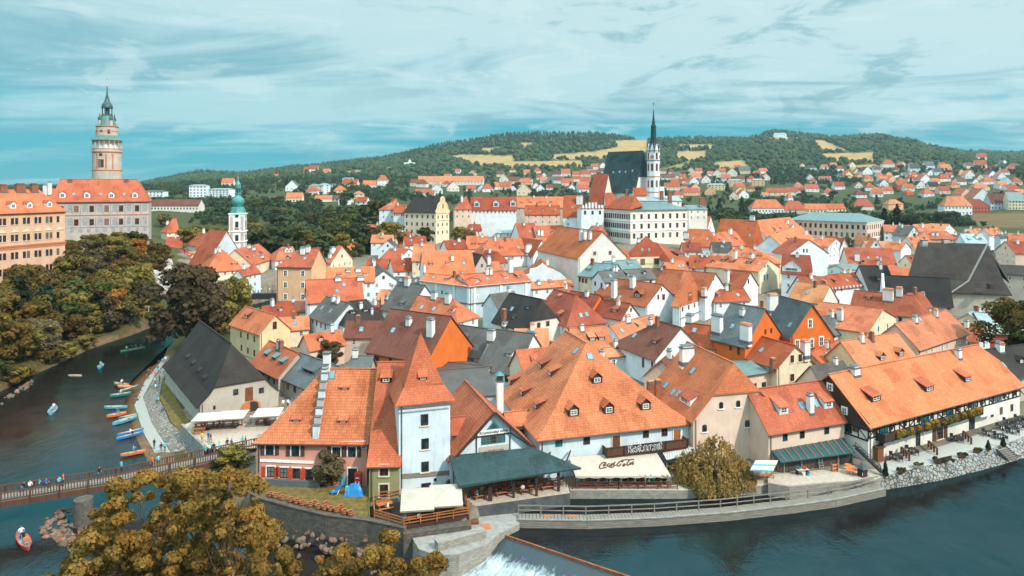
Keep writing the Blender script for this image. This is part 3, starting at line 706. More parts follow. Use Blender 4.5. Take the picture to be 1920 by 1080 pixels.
def add_chimney(info,px,pyb,pyt,wpx,style='w'):
 p,nr,i,d=rhit(info['rbvh'],px,pyb)
 if p is None:print("chimney missed",info['root'].get('label'),px,pyb);return
 h=(pyb-pyt)*p.y/F;w=wpx*p.y/F;rot=math.atan2(info['u'].y,info['u'].x);b=MB();dep=min(w,1.1) if w>.9 else w
 c=(p.x-ray(px,pyb).x*0,p.y+dep*.4,p.z-1.0);m={'w':'chim','b':'chimb','o':'chim','t':'chim'}[style]
 zt=p.z+h*.86
 b.box(c,(w,dep,zt-c[2]),m,rot,.93 if style=='t' else 1.)
 b.box((c[0],c[1],zt),(w*1.18,dep*1.18,.14),'lead' if style!='o' else 'cap',rot)
 b.box((c[0],c[1],zt+.14),(w*.8,dep*.8,.28),m,rot)
 b.box((c[0],c[1],zt+.42),(w*1.05,dep*1.05,.12),'cap' if style in 'ob' else 'lead',rot,.8)
 b.box((c[0],c[1],p.z - .5),(w+.2,dep+.25,.62),'lead',rot,.98)
 b.build('chimney',info['root'])
def add_dormer(info,px,py,kind='s',w=1.3,h=1.0,wallm=None,win='frame',rm=None):
 """kind s = shed, g = gabled; (px,py) = middle of its foot on the slope"""
 p,nr,i,d=rhit(info['rbvh'],px,py)
 if p is None:print("dormer missed",info['root'].get('label'),px,py);return
 if nr.z<0:nr=-nr
 f=Vector((nr.x,nr.y,0))
 if f.length<.05:return
 tanm=f.length/nr.z;f.normalize();s=Vector((-f.y,f.x,0));b=MB();up=Vector((0,0,1));rm=ROOF[rm] if rm else info['roof'].data.materials[0];wm=wallm or 'woodd'
 if wm in WALL:wm=WALL[wm]
 p=p-f*.02;hw=w/2
 if kind=='s':
  ts=max(tanm*.42,.12);t=h/max(tanm-ts,.15);o=.22
  tp=[p+s*sg*hw+up*h for sg in (-1,1)]
  for sg in (-1,1):
   q0=p+s*sg*hw;b.plate([q0,q0+up*h,q0-f*t+up*(t*tanm)],s*(-sg*.06),wm)
  b.plate([p-s*hw,p+s*hw,p+s*hw+up*h,p-s*hw+up*h],-f*.06,wm)
  r0=[p-s*(hw+.12)+up*(h-o*ts+.05)+f*o,p+s*(hw+.12)+up*(h-o*ts+.05)+f*o]
  r1=[q-f*(t+o+.1)+up*((t+o+.1)*ts) for q in r0]
  rf=MB();rf.slab([r0[0],r0[1],r1[1],r1[0]],[(0,1,2,3)],.1,rm)
 else:
  g=hw*.85;t=h/tanm;tr=(h+g)/tanm
  for sg in (-1,1):
   q0=p+s*sg*hw;b.plate([q0,q0+up*h,q0-f*t+up*(t*tanm)],s*(-sg*.06),wm)
  b.plate([p-s*hw,p+s*hw,p+s*hw+up*h,p+up*(h+g),p-s*hw+up*h],-f*.06,wm)
  o=.2;ra,rbk=p+up*(h+g+.06)+f*o,p-f*(tr+.05)+up*(h+g+.06);rf=MB()
  for sg in (-1,1):
   e0=p+s*sg*(hw+.16)+up*(h - .16*.85+.06)+f*o;e1=e0-f*(t+o - .05)
   q=[e0,ra,rbk,e1]
   if sg<0:q=q[::-1]
   rf.slab(q,[(0,1,2,3)] if True else [],.09,rm)
 dm=b.build('dormer',info['root']);rf.build('dormer_roof',dm)
 ww,wh=w*.62,h*.68;st={'frame':'std','teal':'teal','dark':'dark','brown':'brown'}[win]
 o=window(info['root'],p+f*.0+up*h*.52,f,ww,wh,st,'dormer_window',one=True)
 wl=wloc(o);o.parent=dm;o.location=wl-wloc(dm)
def add_skylight(info,px,py,w=.8,h=1.1):
 p,nr,i,d=rhit(info['rbvh'],px,py)
 if p is None:print("skylight missed",info['root'].get('label'),px,py);return
 if nr.z<0:nr=-nr
 s=Vector((-nr.y,nr.x,0)).normalized();v=nr.cross(s);b=MB();q=lambda a,c,z:p+s*a+v*c+nr*z
 def fr(x0,x1,y0,y1,z,m):b.slab([q(x0,y0,z),q(x1,y0,z),q(x1,y1,z),q(x0,y1,z)],[(0,1,2,3)],.12,m,tuple(-nr))
 fr(-w/2 - .08,w/2+.08,-h/2 - .08,h/2+.08,.06,'lead');fr(-w/2,w/2,-h/2,h/2,.075,'skyglass');b.build('skylight',info['root'])
# ------------------------------------------------------------------ front row by the water
PINK=town('salmon pink house with brown shutters and stepped firewall across its orange roof',(481,823),(688,825),ze=6.1,Rg=((608,691),(687,)),pitch=50,wall='pink',roof='clay',ends=('h','g'),kick=.03,
 wp=[(506,843,15,20,'shut'),(554,845,15,20,'shut'),(631,847,15,18,'shut'),(660,847,15,18,'shut'),(682,837,8,8,'trim')]
 +[(508,884,15,19,'shutr'),(532,886,15,19,'shutr'),(556,887,15,19,'shutr'),(580,889,15,20,'shutr')],do=[(555,791,'s',1.2,.5),(646,731,'s',1.2,.5),(643,793,'s',1.2,.5)],sk=[(622,703)])
GREEN=town('narrow olive green house under a very long orange roof beside the white tower',(692,870),(748,869),ze=4.4,Rg=((688,679),(747,)),pitch=50,wall='green',kick=.05,
 wp=[(720,882,16,20,'cream'),(720,920,16,24,'cream')],do=[(724,718,'s',1.5,.9)],ws=(1,1.4),ov=.3)
TOWER=house('tower_house','tall white square tower house with steep orange tent roof',(748,746),(844,737),ze=12.6,W=6.6,h=7.4,wall='cool',ends=('h','h'),kick=.09,ov=.6,
 wp=[(796,787,14,21,'sill'),(797,832,14,20,'sill'),(797,875,14,19,'sill'),(799,911,18,11,'dark'),(816,899,5,5,'plain')],do=[(793,713,'s',1.1,.7)])
MILL=house('mill_gable_house','white timbered gable with lettered mill sign and orange roof above the slate canopy',(845,856),(1002,837),ze=4.4,kind='f',ap=(925,771),back=(874,715),wall='cool',roof='clay',ov=.5,vo=.7)
BIG=house('restaurant_house','large white riverside inn under a huge orange hipped roof with eight dormers',(1012,817),(1291,787),ze=6.0,kind='f',ap=(1100,643),pitch=39.5,back=(1042,620),wall='cool',roof='clay',ends=('h','g'),kick=.03,ov=.6,
 wp=[(1048,829,14,16,'teal'),(1100,825,13,16,'dark'),(1211,813,12,15,'brown'),(1246,810,12,15,'brown')],
 do=[(1120,719,'g',1.6,1.0,'woodd'),(1076,781,'g',1.6,1.1,'woodd'),(1142,776,'g',1.6,1.1,'woodd'),(1211,769,'g',1.6,1.1,'woodd'),
  (1012,690,'s',1.7,.9,'woodd'),(1030,704,'s',1.7,.9,'woodd'),(955,720,'s',1.7,.9,'woodd'),(977,741,'s',1.7,.9,'woodd'),(1003,765,'s',1.7,.9,'woodd')],
 sk=[(1080,658),(1106,668)])
ARCHH=town('peach house with small arched windows and half hipped orange roof by the willow',(1300,785),(1458,763),ze=6.6,kind='f',ap=(1352,682),pitch=47,back=(1266,641),wall='blush',ends=(.45,'g'),
 wp=[(1352,761,8,10,'arch'),(1384,758,8,10,'arch'),(1401,795,9,11,'arch'),(1321,804,9,11,'arch')],do=[(1283,757,'s',3.2,1.0,'white')],sk=[(1249,722),(1273,738),(1299,695),(1262,735)],
 ch=[(1289,680,649,25,'w'),(1234,752,716,10,'b'),(1219,738,718,9,'b')])
SHED=town('beige house with two long shed dormers and white chimney above the teal shed roof',(1441,808),(1583,785),ze=5.4,Rg=((1421,729),(1555,)),pitch=46,wall='blush',
 wp=[(1472,820,11,13,'plain'),(1504,815,11,13,'plain'),(1550,807,11,13,'plain'),(1421,766,7,14,'plain')],do=[(1470,777,'s',1.7,1.2,'cool'),(1554,766,'s',1.7,1.2,'cool')],ch=[(1521,776,738,10,'w')],sk=[(1503,760),(1530,756)])
HOTEL=house('timbered_hotel','long half timbered hotel with flowered balcony and four long shed dormers',(1628,792),(1912,717),ze=5.7,Rg=((1578,697),(1832,)),pitch=42,wall='pale',ends=('g',.55),ov=.7,vo=.5,
 do=[(1643,753,'s',2.3,1.0),(1743,734,'s',2.3,1.0),(1815,716,'s',2.0,1.0)],ch=[(1605,705,689,17,'t'),(1799,673,655,9,'w')])
# ------------------------------------------------------------------ second rows, left of the white tower
BARN=house('old_barn','low plastered barn with huge dark shingle roof beside the boat landing',(375,757),(522,746),ze=3.0,kind='f',ap=(445,644),pitch=51,back=(384,601),wall='stone',roof='shingle',ends=(.35,'g'),kick=.05,ov=.6,
 wp=[(442,735,9,11,'plain'),(490,732,9,10,'plain'),(402,764,4,7,'plain')],do=[(351,671,'s',1.6,.4),(361,683,'s',1.6,.4),(372,697,'s',1.6,.4),(383,711,'s',1.6,.4)])
OSTR=house('guest_house','apricot gabled house with painted lettering above the dark barn roof',(487,624),(544,616),ze=6.5,kind='f',ap=(515,590),back=(459,574),pitch=46,wall='yellow',
 wp=[(515,610,8,14,'brown'),(452,627,5,11,'brown'),(465,631,5,11,'brown'),(477,636,5,11,'brown'),(453,652,5,11,'brown'),(465,657,5,11,'brown'),(477,662,5,12,'brown')],do=[(461,597,'s',1.7,1.0)],ch=[(434,600,598,4,'w')] if 0 else [])
town('orange roofed row house with three slanting blue grey dormers',(471,679),(522,705),ze=3.8,Rg=((509,640),(561,)),pitch=45,wall='stone',do=[(498,668,'s',1.6,.7,'lead','teal','teal'),(513,675,'s',1.6,.7,'lead','teal','teal'),(527,683,'s',1.6,.7,'lead','teal','teal')],
 wp=[(494,700,5,10,'brown'),(504,708,5,10,'brown'),(514,714,5,12,'brown')])
house('shop_row','low shop row with long blue black slate roof next to the stepped firewall',(527,704),(597,734),ze=3.5,Rg=((561,660),(613,)),pitch=43,wall='stone',roof='slateblue',wp=[(540,722,9,16,'brown'),(553,728,9,16,'brown'),(571,737,10,14,'brown')],do=[(578,700,'s',4.5,.8,'lead','dark','slateblue')])
town('small house with dark hipped slate roof right behind the pink house ridge',(640,697),(692,697),ze=5.6,Rg=((660,667),(688,)),pitch=40,wall='stone',roof='slateblue',ends=('h','g'))
town('timber walled house with broad weathered brown roof behind the white tower',(687,656),(800,676),ze=6,Rg=((768,583),(832,)),pitch=44,wall='orange',roof='brown',ch=[(766,612,596,9,'w'),(807,633,595,13,'w')],wp=[(706,672,14,8,'plain'),(732,674,7,8,'plain')],sk=[(737,619)])
town('brick red hipped roof house left of the black half hipped roof',(765,588),(857,601),ze=8,Rg=((787,554),(852,)),pitch=44,roof='clay',ends=('g','h'),ch=[(814,562,546,10,'w'),(840,570,548,10,'w')])
town('white terrace house with narrow flower boxed windows and grey slate roof',(581,591),(623,606),ze=7,Rg=((620,558),(655,)),pitch=44,wall='cool',roof='slate',wp=[(587,602,4,9,'brown'),(594,606,4,9,'brown'),(602,610,4,9,'brown'),(610,613,4,9,'brown'),(586,627,4,10,'brown'),(593,631,4,10,'brown'),(601,634,4,10,'brown'),(609,637,4,10,'brown')],sk=[(620,583),(604,577)])
town('white corner house with hipped dark slate roof and iron balcony',(644,607),(722,597),ze=7,Rg=((655,565),(688,)),pitch=44,roof='dark',ends=('h','h'),wp=[(661,615,8,13,'brown'),(674,614,8,13,'brown'),(702,612,7,15,'brown'),(661,641,8,13,'brown'),(674,640,8,13,'brown')],do=[(662,588,'s',1.6,.6),(686,584,'s',1.6,.6)],ch=[(676,580,568,6,'w'),(697,590,579,4,'w')])
town('tall peach house of four storeys with white windows and hipped orange roof',(519,498),(584,499),ze=15.5,Rg=((558,470),(584,)),pitch=40,wall='peach',ends=('h','g'),W=11,h=5,ins=(6,1),win=[('F',2,4,2.3,3.6)],ws=(1.1,1.7),style='trim',ch=[(567,478,463,8,'w'),(577,474,461,7,'w')])
town('white house with flat orange roof, narrow gable and two blue skylights',(577,566),(681,560),ze=9,Rg=((574,525),(706,)),pitch=45,sk=[(632,546),(645,534)],ch=[(633,528,520,11,'w'),(675,527,519,12,'w')],wp=[(700,552,4,6,'plain')])
town('house with steep grey slate roof and peach right gable',(716,577),(765,586),ze=8,Rg=((740,527),(801,)),pitch=48,roof='slate',ch=[(764,537,520,11,'o'),(725,562,556,6,'w')],do=[(752,572,'s',1.8,.7)],wp=[(737,590,5,10,'brown'),(752,595,5,10,'brown')])
town('orange roof behind the peach tall house with white chimneys',(612,529),(702,526),ze=11,Rg=((635,501),(693,)),pitch=42,lod=1,ch=[(652,511,506,8,'w'),(671,511,503,9,'w')])
town('narrow house with grey slate slope pierced by two dark slots',(694,527),(744,519),ze=10,kind='f',ap=(727,507),back=(709,490),roof='slate',lod=1)
town('peach gabled house with plain windowless gable and orange roof',(620,492),(661,485),ze=12,kind='f',ap=(640,461),back=(596,461),wall='cream',lod=1,ch=[(616,471,458,11,'w'),(611,480,470,5,'w')])
# ------------------------------------------------------------------ around the green onion tower
JOST_N=house('church_nave','old church nave with orange roof at the foot of the green onion tower',(386,498),(462,491),ze=9,kind='f',ap=(424,433),ln=14,wall='blue',lod=1,sk=[(452,478),(448,470)])
town('cream house with pyramid orange roof in front of the onion tower nave',(386,508),(457,503),ze=8,W=13,h=7.5,wall='cream',ends=('h','h'),win=[('F',5,2,1.4,3)],ws=(.9,1.4),do=[(440,496,'s',2.4,.7)],lod=1)
town('lone white house with orange roof on the wooded bank below the castle',(313,434),(335,433),ze=15,W=9,h=7,wall='cream',ends=('h','g'),win=[('F',2,1)],lod=1,ch=[(313,418,410,4,'w')])
town('small orange roofed house under the castle rock',(312,464),(341,463),ze=10.5,Rg=((316,444),(340,)),wall='cool',lod=1)
town('white gabled house with faded red roof left of the onion tower',(350,456),(377,462),ze=12,Rg=((365,434),(392,)),roof='red',lod=1,ch=[(381,436,426,4,'w')])
town('yellow house with brown red roof and two dark dormers by the onion tower',(367,465),(405,468),ze=11,Rg=((381,447),(408,)),wall='yellow',roof='red',lod=1,do=[(389,460,'s',1.5,.5),(397,460,'s',1.5,.5)])
town('pinkish white gable house below the castle rock',(324,476),(352,486),ze=8,Rg=((332,466),(358,)),wall='blush',lod=1)
town('tiny white cottage with orange roof between gable and pyramid roof',(355,479),(376,478),ze=8.4,Rg=((357,471),(376,)),lod=1,wp=[(364,484,3,6,'plain')])
town('cream house with large hipped orange roof right of the onion tower',(473,496),(515,482),ze=9,Rg=((463,462),(491,)),pitch=42,wall='cream',ends=('g','h'),lod=1,win=[('F',5,1)],ch=[(466,466,459,5,'w'),(475,470,463,5,'w'),(491,484,478,5,'w')])
town('house with salmon roof and twin white dormers above the river bend',(516,487),(560,484),ze=9,Rg=((527,463),(552,)),pitch=40,roof='pale',ends=('h','h'),lod=1,do=[(538,473,'g',1.8,1.4,'white'),(545,473,'g',1.8,1.4,'white')])
town('blue white narrow house on the river bend left of the bridge',(456,516),(474,512),ze=7.5,Rg=((458,503),(472,)),wall='cool',lod=1,win=[('F',2,2)])
town('small orange hipped house beside the bridge ramp',(467,512),(489,510),ze=7.5,W=6,h=3,wall='cool',ends=('h','h'),lod=1)
# ------------------------------------------------------------------ right of the tower: slate houses
town('white house with blue framed windows and grey slate roof behind the tower',(810,652),(899,668),ze=4.2,Rg=((850,607),(916,)),pitch=43,roof='slate',wp=[(830,669,8,14,'blue'),(846,672,8,15,'blue'),(884,680,8,13,'blue')],ch=[(850,643,606,15,'w')],do=[(834,642,'s',1.7,.9),(866,641,'s',2.0,.9)])
town('low house with sagging grey slate roof and two white chimneys',(899,689),(968,700),ze=3.6,Rg=((930,617),(1022,)),pitch=43,roof='slate',ch=[(921,640,617,14,'w'),(995,650,622,18,'w')])
house('outbuilding','flat topped outbuilding with dark brown metal roof behind the mill gable',(836,746),(936,738),ze=2.8,W=24,h=1.6,wall='blue',roof='metal',ov=.3)
house('outbuilding','second flat metal roof stepping up beside the slate house',(822,697),(900,706),ze=3.4,W=9,h=.8,wall='stone',roof='metal',ov=.3)
town('half hipped black roofed house with white gable and two orange windows',(990,618),(1053,612),ze=6,kind='f',ap=(1011,561),back=(951,549),pitch=50,wall='pale',roof='dark',ends=(.3,'g'),wp=[(1010,610,7,9,'terr'),(1027,607,7,9,'terr')],ch=[(945,604,580,7,'b'),(947,616,609,10,'w')],sk=[(960,579)],do=[(963,597,'s',1.5,.5),(989,579,'s',1.5,.6)])
town('orange house roof with sunlit front hip and two bright skylights',(1063,609),(1136,601),ze=6.5,kind='f',ap=(1081,553),pitch=47,back=(1016,542),wall='cool',roof='clay',ends=('h','g'),sk=[(1089,591),(1100,589)],ch=[(1021,590,561,8,'b')],do=[(1047,593,'s',1.7,.8),(1048,557,'s',1.4,.5)])
town('narrow red roofed house with orange boarded gable',(1108,580),(1141,568),ze=8,kind='f',ap=(1129,553),back=(1075,545),wall='orange',roof='rust',wp=[(1131,564,5,7,'plain')])
town('small white gabled house with one square window and brown dormer',(1165,597),(1197,583),ze=6.8,kind='f',ap=(1180,569),back=(1124,561),roof='rust',wp=[(1183,581,5,7,'brown')],do=[(1152,585,'s',1.8,.9)])
town('big red roofed house with white gable and brown balcony',(1211,573),(1270,570),ze=8,kind='f',ap=(1239,533),back=(1140,520),roof='rust',wp=[(1240,543,3,6,'plain'),(1234,557,5,9,'brown'),(1244,557,7,10,'terr')],ch=[(1152,560,521,10,'w'),(1187,541,516,10,'w')],do=[(1195,557,'g',2.2,1.0)],sk=[(1162,557)])
town('red hipped roof with wide flat dormer right of the balcony gable',(1274,572),(1318,558),ze=8,kind='f',ap=(1286,534),pitch=47,back=(1242,528),roof='clay',ends=('h','g'),do=[(1294,558,'s',2.4,1.0)])
town('long brown red roof with white end gable and linked chimneys',(1320,555),(1361,547),ze=9,kind='f',ap=(1338,512),back=(1242,504),roof='rust',wp=[(1338,524,3,4,'plain')],ch=[(1331,556,540,10,'o'),(1341,556,539,10,'o'),(1351,556,538,8,'o')])
town('orange roof with two timber dormers right behind the huge inn roof',(1085,662),(1154,656),ze=5,Rg=((1069,615),(1152,)),pitch=44,roof='pale',do=[(1111,639,'s',1.6,.9),(1128,638,'s',1.6,.9)],wp=[(1140,664,8,6,'plain')])
town('long low orange roof running up behind the twin dormers',(1162,634),(1243,612),ze=5,Rg=((1154,606),(1245,)),pitch=42,roof='pale')
town('white walled house with brown roof crossed by a pale blue metal strip',(1150,642),(1229,672),ze=6.2,Rg=((1237,602),(1272,)),pitch=42,roof='brown',ends=('h','g'),wp=[(1163,661,4,8,'plain'),(1206,680,6,18,'brown'),(1223,683,5,10,'brown')])
town('red roofed house with satellite dishes and two white chimneys',(1275,641),(1340,651),ze=6,Rg=((1240,598),(1312,)),pitch=42,wall='pale',roof='red',ch=[(1259,612,594,11,'w'),(1294,606,590,12,'w')],sk=[(1302,619)])
town('white courtyard house between huge inn roof and brown roof',(1135,668),(1197,663),ze=4.5,W=6,h=1.0,roof='pale',lod=0)
town('slate roofed house with peach front and bright orange gable',(1335,632),(1397,647),ze=8,Rg=((1341,562),(1437,)),pitch=47,wall='orange',roof='slateblue',wp=[(1370,653,6,8,'brown'),(1385,658,6,15,'brown'),(1435,622,5,9,'brown'),(1446,620,5,9,'brown')],ch=[(1346,624,588,21,'t'),(1410,640,606,20,'o'),(1393,593,578,8,'w')],sk=[(1373,612),(1352,578)])
town('bright orange gabled house with slate roof and four white windows',(1482,631),(1562,614),ze=9,kind='f',ap=(1517,570),back=(1452,553),wall='orange',roof='slateblue',wp=[(1519,607,8,16,'trim'),(1495,645,8,15,'trim'),(1522,644,7,17,'trim'),(1540,640,8,17,'trim')],ch=[(1450,583,550,18,'o')],sk=[(1481,609)])
town('pale yellow gabled house with three brown windows and red brown roof',(1457,688),(1524,671),ze=5.6,kind='f',ap=(1494,648),back=(1434,631),wall='cream',roof='red',wp=[(1485,673,9,14,'cream'),(1500,671,9,14,'cream'),(1485,708,10,14,'cream')],ch=[(1450,690,674,8,'b'),(1512,664,634,13,'o')],sk=[(1428,656)])
house('outbuilding','beige outbuilding with flat teal metal roof and two dark windows',(1393,703),(1446,695),ze=4.4,W=9,h=.9,wall='blush',roof='teal',wp=[(1414,724,11,10,'plain'),(1432,721,10,9,'plain')],ch=[(1357,684,650,18,'w')] if 0 else [])
town('low brown orange roof with dark timber side between yellow and orange gables',(1553,693),(1602,668),ze=4.6,Rg=((1519,660),(1594,)),pitch=38,wall='yellow',roof='red',sk=[(1551,664)])
town('orange house with two gabled attic dormers behind the timbered hotel',(1616,692),(1720,672),ze=5.6,Rg=((1601,636),(1681,)),pitch=45,wall='yellow',roof='pale',do=[(1655,676,'g',1.6,1.0),(1690,668,'g',1.6,1.0)])
town('house with wide salmon roof and white paired windows behind the hotel ridge',(1722,653),(1815,622),ze=7,Rg=((1684,605),(1770,)),pitch=44,wall='blush',roof='pale',wp=[(1737,662,7,12,'trim'),(1747,659,7,12,'trim'),(1766,652,7,12,'trim'),(1775,649,7,12,'trim'),(1793,641,7,11,'trim'),(1802,639,7,11,'trim')],sk=[(1724,598)])
town('cream gabled house with two tiered orange tile roof',(1626,622),(1680,604),ze=7,kind='f',ap=(1655,579),back=(1541,566),wall='cream',roof='clay',wp=[(1656,595,5,8,'trim'),(1647,617,5,9,'blue'),(1664,612,4,9,'blue')],ch=[(1577,602,577,11,'o'),(1669,612,595,7,'b')])
town('small white house with blue grey slate roof beside the orange gable',(1558,626),(1597,618),ze=6,Rg=((1548,592),(1571,)),pitch=46,roof='slateblue',wp=[(1562,637,6,8,'plain'),(1579,633,6,8,'plain')])
town('brick red roofed house with tall white chimney and brown hip',(1594,579),(1731,594),ze=7.2,Rg=((1602,544),(1712,)),pitch=40,roof='rust',ends=('g','h'),ch=[(1667,565,541,17,'o'),(1688,557,539,10,'o')],do=[(1628,560,'s',1.5,.6)])
town('white walled house with parapet and orange roof left of the black roofs',(1547,542),(1641,532),ze=7.5,Rg=((1552,515),(1630,)),pitch=36,roof='red',ends=('h','h'),wp=[(1566,546,3,6,'plain'),(1578,543,3,6,'plain'),(1625,540,4,7,'blue'),(1634,539,4,7,'blue'),(1572,565,5,7,'plain')],ch=[(1583,513,505,5,'o'),(1594,513,505,5,'o')])
town('red brown roof abutting the white parapet house on its left',(1517,557),(1549,556),ze=7.6,Rg=((1516,517),(1562,)),pitch=45,roof='rust',sk=[(1524,524)])
town('house with pale pink tiled slope and plain grey left gable',(1480,558),(1540,567),ze=8,Rg=((1456,522),(1492,)),pitch=47,wall='pale',roof='pale')
town('cream gabled house with long orange roof and three shed dormers',(1422,508),(1461,498),ze=11,kind='f',ap=(1437,487),back=(1340,479),wall='cream',wp=[(1434,499,4,5,'blue'),(1439,499,4,5,'blue'),(1433,520,4,9,'blue'),(1439,519,4,9,'blue')],do=[(1356,490,'s',1.8,.8),(1371,492,'s',1.8,.8),(1403,494,'s',1.8,.8)],ch=[(1379,487,468,7,'w'),(1410,483,473,10,'w')],sk=[(1339,489),(1424,494)])
town('orange hipped roof rising behind the cream gable',(1352,487),(1462,492),ze=12,Rg=((1378,463),(1412,)),pitch=42,wall='yellow',ends=('h','h'),lod=1)
town('red roofed house with small white cross gable',(1465,510),(1520,513),ze=11,Rg=((1443,475),(1521,)),pitch=44,roof='rust',ends=('g','h'),lod=1,do=[(1484,509,'g',6,1.4,'white')])
town('plain white block house with tall blank gable and side annex',(1480,476),(1553,474),ze=13,kind='f',ap=(1512,449),ln=11,lod=1,wp=[(1507,470,3,7,'plain'),(1513,470,3,7,'plain')])
town('tall narrow white house with lean roof above the orange dormer roof',(1553,462),(1582,459),ze=13,kind='f',ap=(1566,447),ln=9,lod=1)
town('orange roofed house with white chimney and two blue skylights by the black roof',(1592,496),(1682,498),ze=8,Rg=((1600,464),(1668,)),pitch=43,wall='pale',lod=1,ch=[(1608,490,474,8,'w')],sk=[(1628,483),(1645,483)],do=[(1618,496,'g',2,1)])
town('salmon roof strip behind the orange dormer roof',(1627,467),(1682,467),ze=10,Rg=((1630,452),(1678,)),wall='pale',roof='pale',lod=1)
town('white gabled house with dark banded pink roof',(1631,464),(1654,461),ze=11,kind='f',ap=(1644,447),back=(1610,437),roof='pale',lod=1)
town('small white dormered house with orange roof below the school',(1575,466),(1592,462),ze=11.5,kind='f',ap=(1587,447),back=(1552,441),lod=1)
town('orange roof with white gable at the big black roofs left end',(1677,482),(1706,479),ze=8.5,Rg=((1676,468),(1704,)),wall='cool',lod=1,sk=[(1688,478)])
house('outbuilding','low blue white outbuilding with teal metal roof',(1586,506),(1620,503),ze=8,W=8,h=1.5,wall='cool',roof='teal',lod=1)
town('black roofed house with pale verge in front of the great black roof',(1628,540),(1680,540),ze=7,Rg=((1641,498),(1676,)),pitch=50,roof='dark')
DARKL=house('brewery_wing','low black roofed wing with white curved gable parapet',(1660,565),(1786,573),ze=6,Rg=((1664,516),(1772,)),pitch=46,wall='stone',roof='dark',wp=[(1779,577,4,7,'plain')],ch=[(1732,561,548,6,'w')])
town('white gabled house with arched recess before the pale pink slope',(1391,541),(1421,534),ze=9.5,kind='f',ap=(1403,510),back=(1345,507),roof='rust',wp=[(1403,528,5,8,'arch')],ch=[(1364,532,504,8,'w'),(1410,546,538,8,'o')])
town('low orange roof in front of the white arched gable',(1340,564),(1406,561),ze=7,Rg=((1348,543),(1402,)),pitch=38,roof='red',ends=('h','g'))
house('brick_cottage','brick gabled cottage with pale metal roof under the right hand tree',(1808,603),(1849,622),ze=5.2,kind='f',ap=(1824,585),ln=8,wall='red',roof='palemetal',wp=[(1817,597,8,8,'brown'),(1829,598,8,8,'brown')])
town('yellow house in the lane under the right hand tree',(1847,610),(1868,601),ze=6,W=7,h=2.5,wall='cream',roof='palemetal',win=[('F',3,2)],ws=(.8,1.3))
town('small blue white house with orange roof beside the salmon roof',(1833,639),(1856,633),ze=4.3,kind='f',ap=(1836,613),ln=8,wall='cool')
town('black roofed house behind the hotel hip at the right edge',(1880,708),(1990,690),ze=5,Rg=((1872,652),(1960,)),pitch=45,wall='stone',roof='dark')
# ------------------------------------------------------------------ middle of the old town
town('house with peach side wall, huge pale blank gable and red roof with three chimneys',(1084,483),(1174,466),ze=17,yaw=22,kind='f',ap=(1127,434),back=(1099,424),wall='pale',roof='red',pitch=44,wp=[(1115,475,6,7,'brown'),(1144,474,6,7,'brown')],ch=[(1090,452,428,6,'w'),(1097,450,431,5,'w'),(1107,450,433,5,'w')])
town('cream house with sunlit pyramid orange roof and two skylights',(1176,480),(1253,478),ze=13,kind='f',ap=(1202,447),pitch=40,back=(1152,445),wall='cream',ends=('h','g'),wp=[(1205,491,8,11,'terr'),(1231,490,10,11,'terr')],sk=[(1204,468),(1217,468)],ch=[(1194,451,443,6,'w')])
town('orange roof with long shed dormer beside the sunlit pyramid',(1258,489),(1301,488),ze=12,kind='f',ap=(1262,455),pitch=46,back=(1225,449),roof='red',ends=('h','g'),do=[(1277,480,'s',3,.9)],lod=1)
town('cream annex with left half of a teal metal roof',(1084,515),(1145,520),ze=13.2,Rg=((1108,492),(1140,)),pitch=36,wall='cream',roof='teal',ends=('h','g'),wp=[(1087,524,3,8,'terr'),(1093,526,3,8,'terr'),(1099,527,3,8,'terr')])
town('long house with teal metal roof below the sunlit pyramid',(1144,507),(1204,503),ze=13.5,Rg=((1146,489),(1200,)),pitch=36,roof='teal')
town('grey slate roof lying behind the big red roof with chimneys',(1134,527),(1229,520),ze=12.5,Rg=((1148,507),(1222,)),pitch=36,roof='slate')
CURV=town('white house with curved stepped gable wall and battlements',(969,528),(1065,528),ze=9,kind='f',ap=(1015,492),pitch=30,ln=13,roof='red',vo=-.3,wp=[(1027,505,5,9,'terr'),(1015,503,3,8,'plain')],ch=[(957,515,481,8,'w')] if 0 else [])
town('bluish white palace front with pilasters under a low orange roof',(788,525),(880,536),ze=11.5,Rg=((792,511),(876,)),pitch=24,wall='blue',wp=[(829,548,3,6,'plain'),(894,556,3,5,'plain')][:1])
town('bluish white palace wing bending right under an orange roof',(880,536),(995,526),ze=11.5,Rg=((884,513),(970,)),pitch=24,wall='blue',wp=[(895,556,3,6,'trim'),(919,580,8,11,'terr'),(927,553,2,4,'plain')],ch=[(913,516,503,5,'o'),(920,516,503,5,'o'),(957,512,482,8,'w')])
town('narrow orange roof strip with white wall right of the palace wing',(996,540),(1075,534),ze=9,Rg=((998,529),(1073,)),pitch=32,ch=[(1010,535,527,6,'w')])
town('white gabled house with red roof and white chimneys above the curved gable',(1000,478),(1031,476),ze=12.5,kind='f',ap=(1016,450),ln=16,roof='red',lod=1,ch=[(991,474,457,12,'w')])
town('small red roofed house with hipped gable left of the palace chimney',(922,492),(954,490),ze=11.5,kind='f',ap=(940,472),pitch=45,ln=12,wall='stone',roof='red',ends=('h','g'),lod=1)
town('wide orange hipped roof in the middle of the old town',(902,479),(986,476),ze=12.5,Rg=((916,448),(985,)),pitch=44,ends=('h','g'),lod=1)
town('orange roof patched with four black vertical stripes',(1004,473),(1067,473),ze=13,Rg=((993,446),(1066,)),pitch=45,wall='pale',wp=[(1058,491,6,8,'brown')],ch=[(1062,452,441,5,'w')],lod=1)
town('large bright orange roof with hipped right end and slim white chimneys',(1010,447),(1081,445),ze=14.5,Rg=((1012,423),(1060,)),pitch=42,ends=('g','h'),lod=1,ch=[(1010,442,429,4,'w'),(1016,443,430,5,'w')])
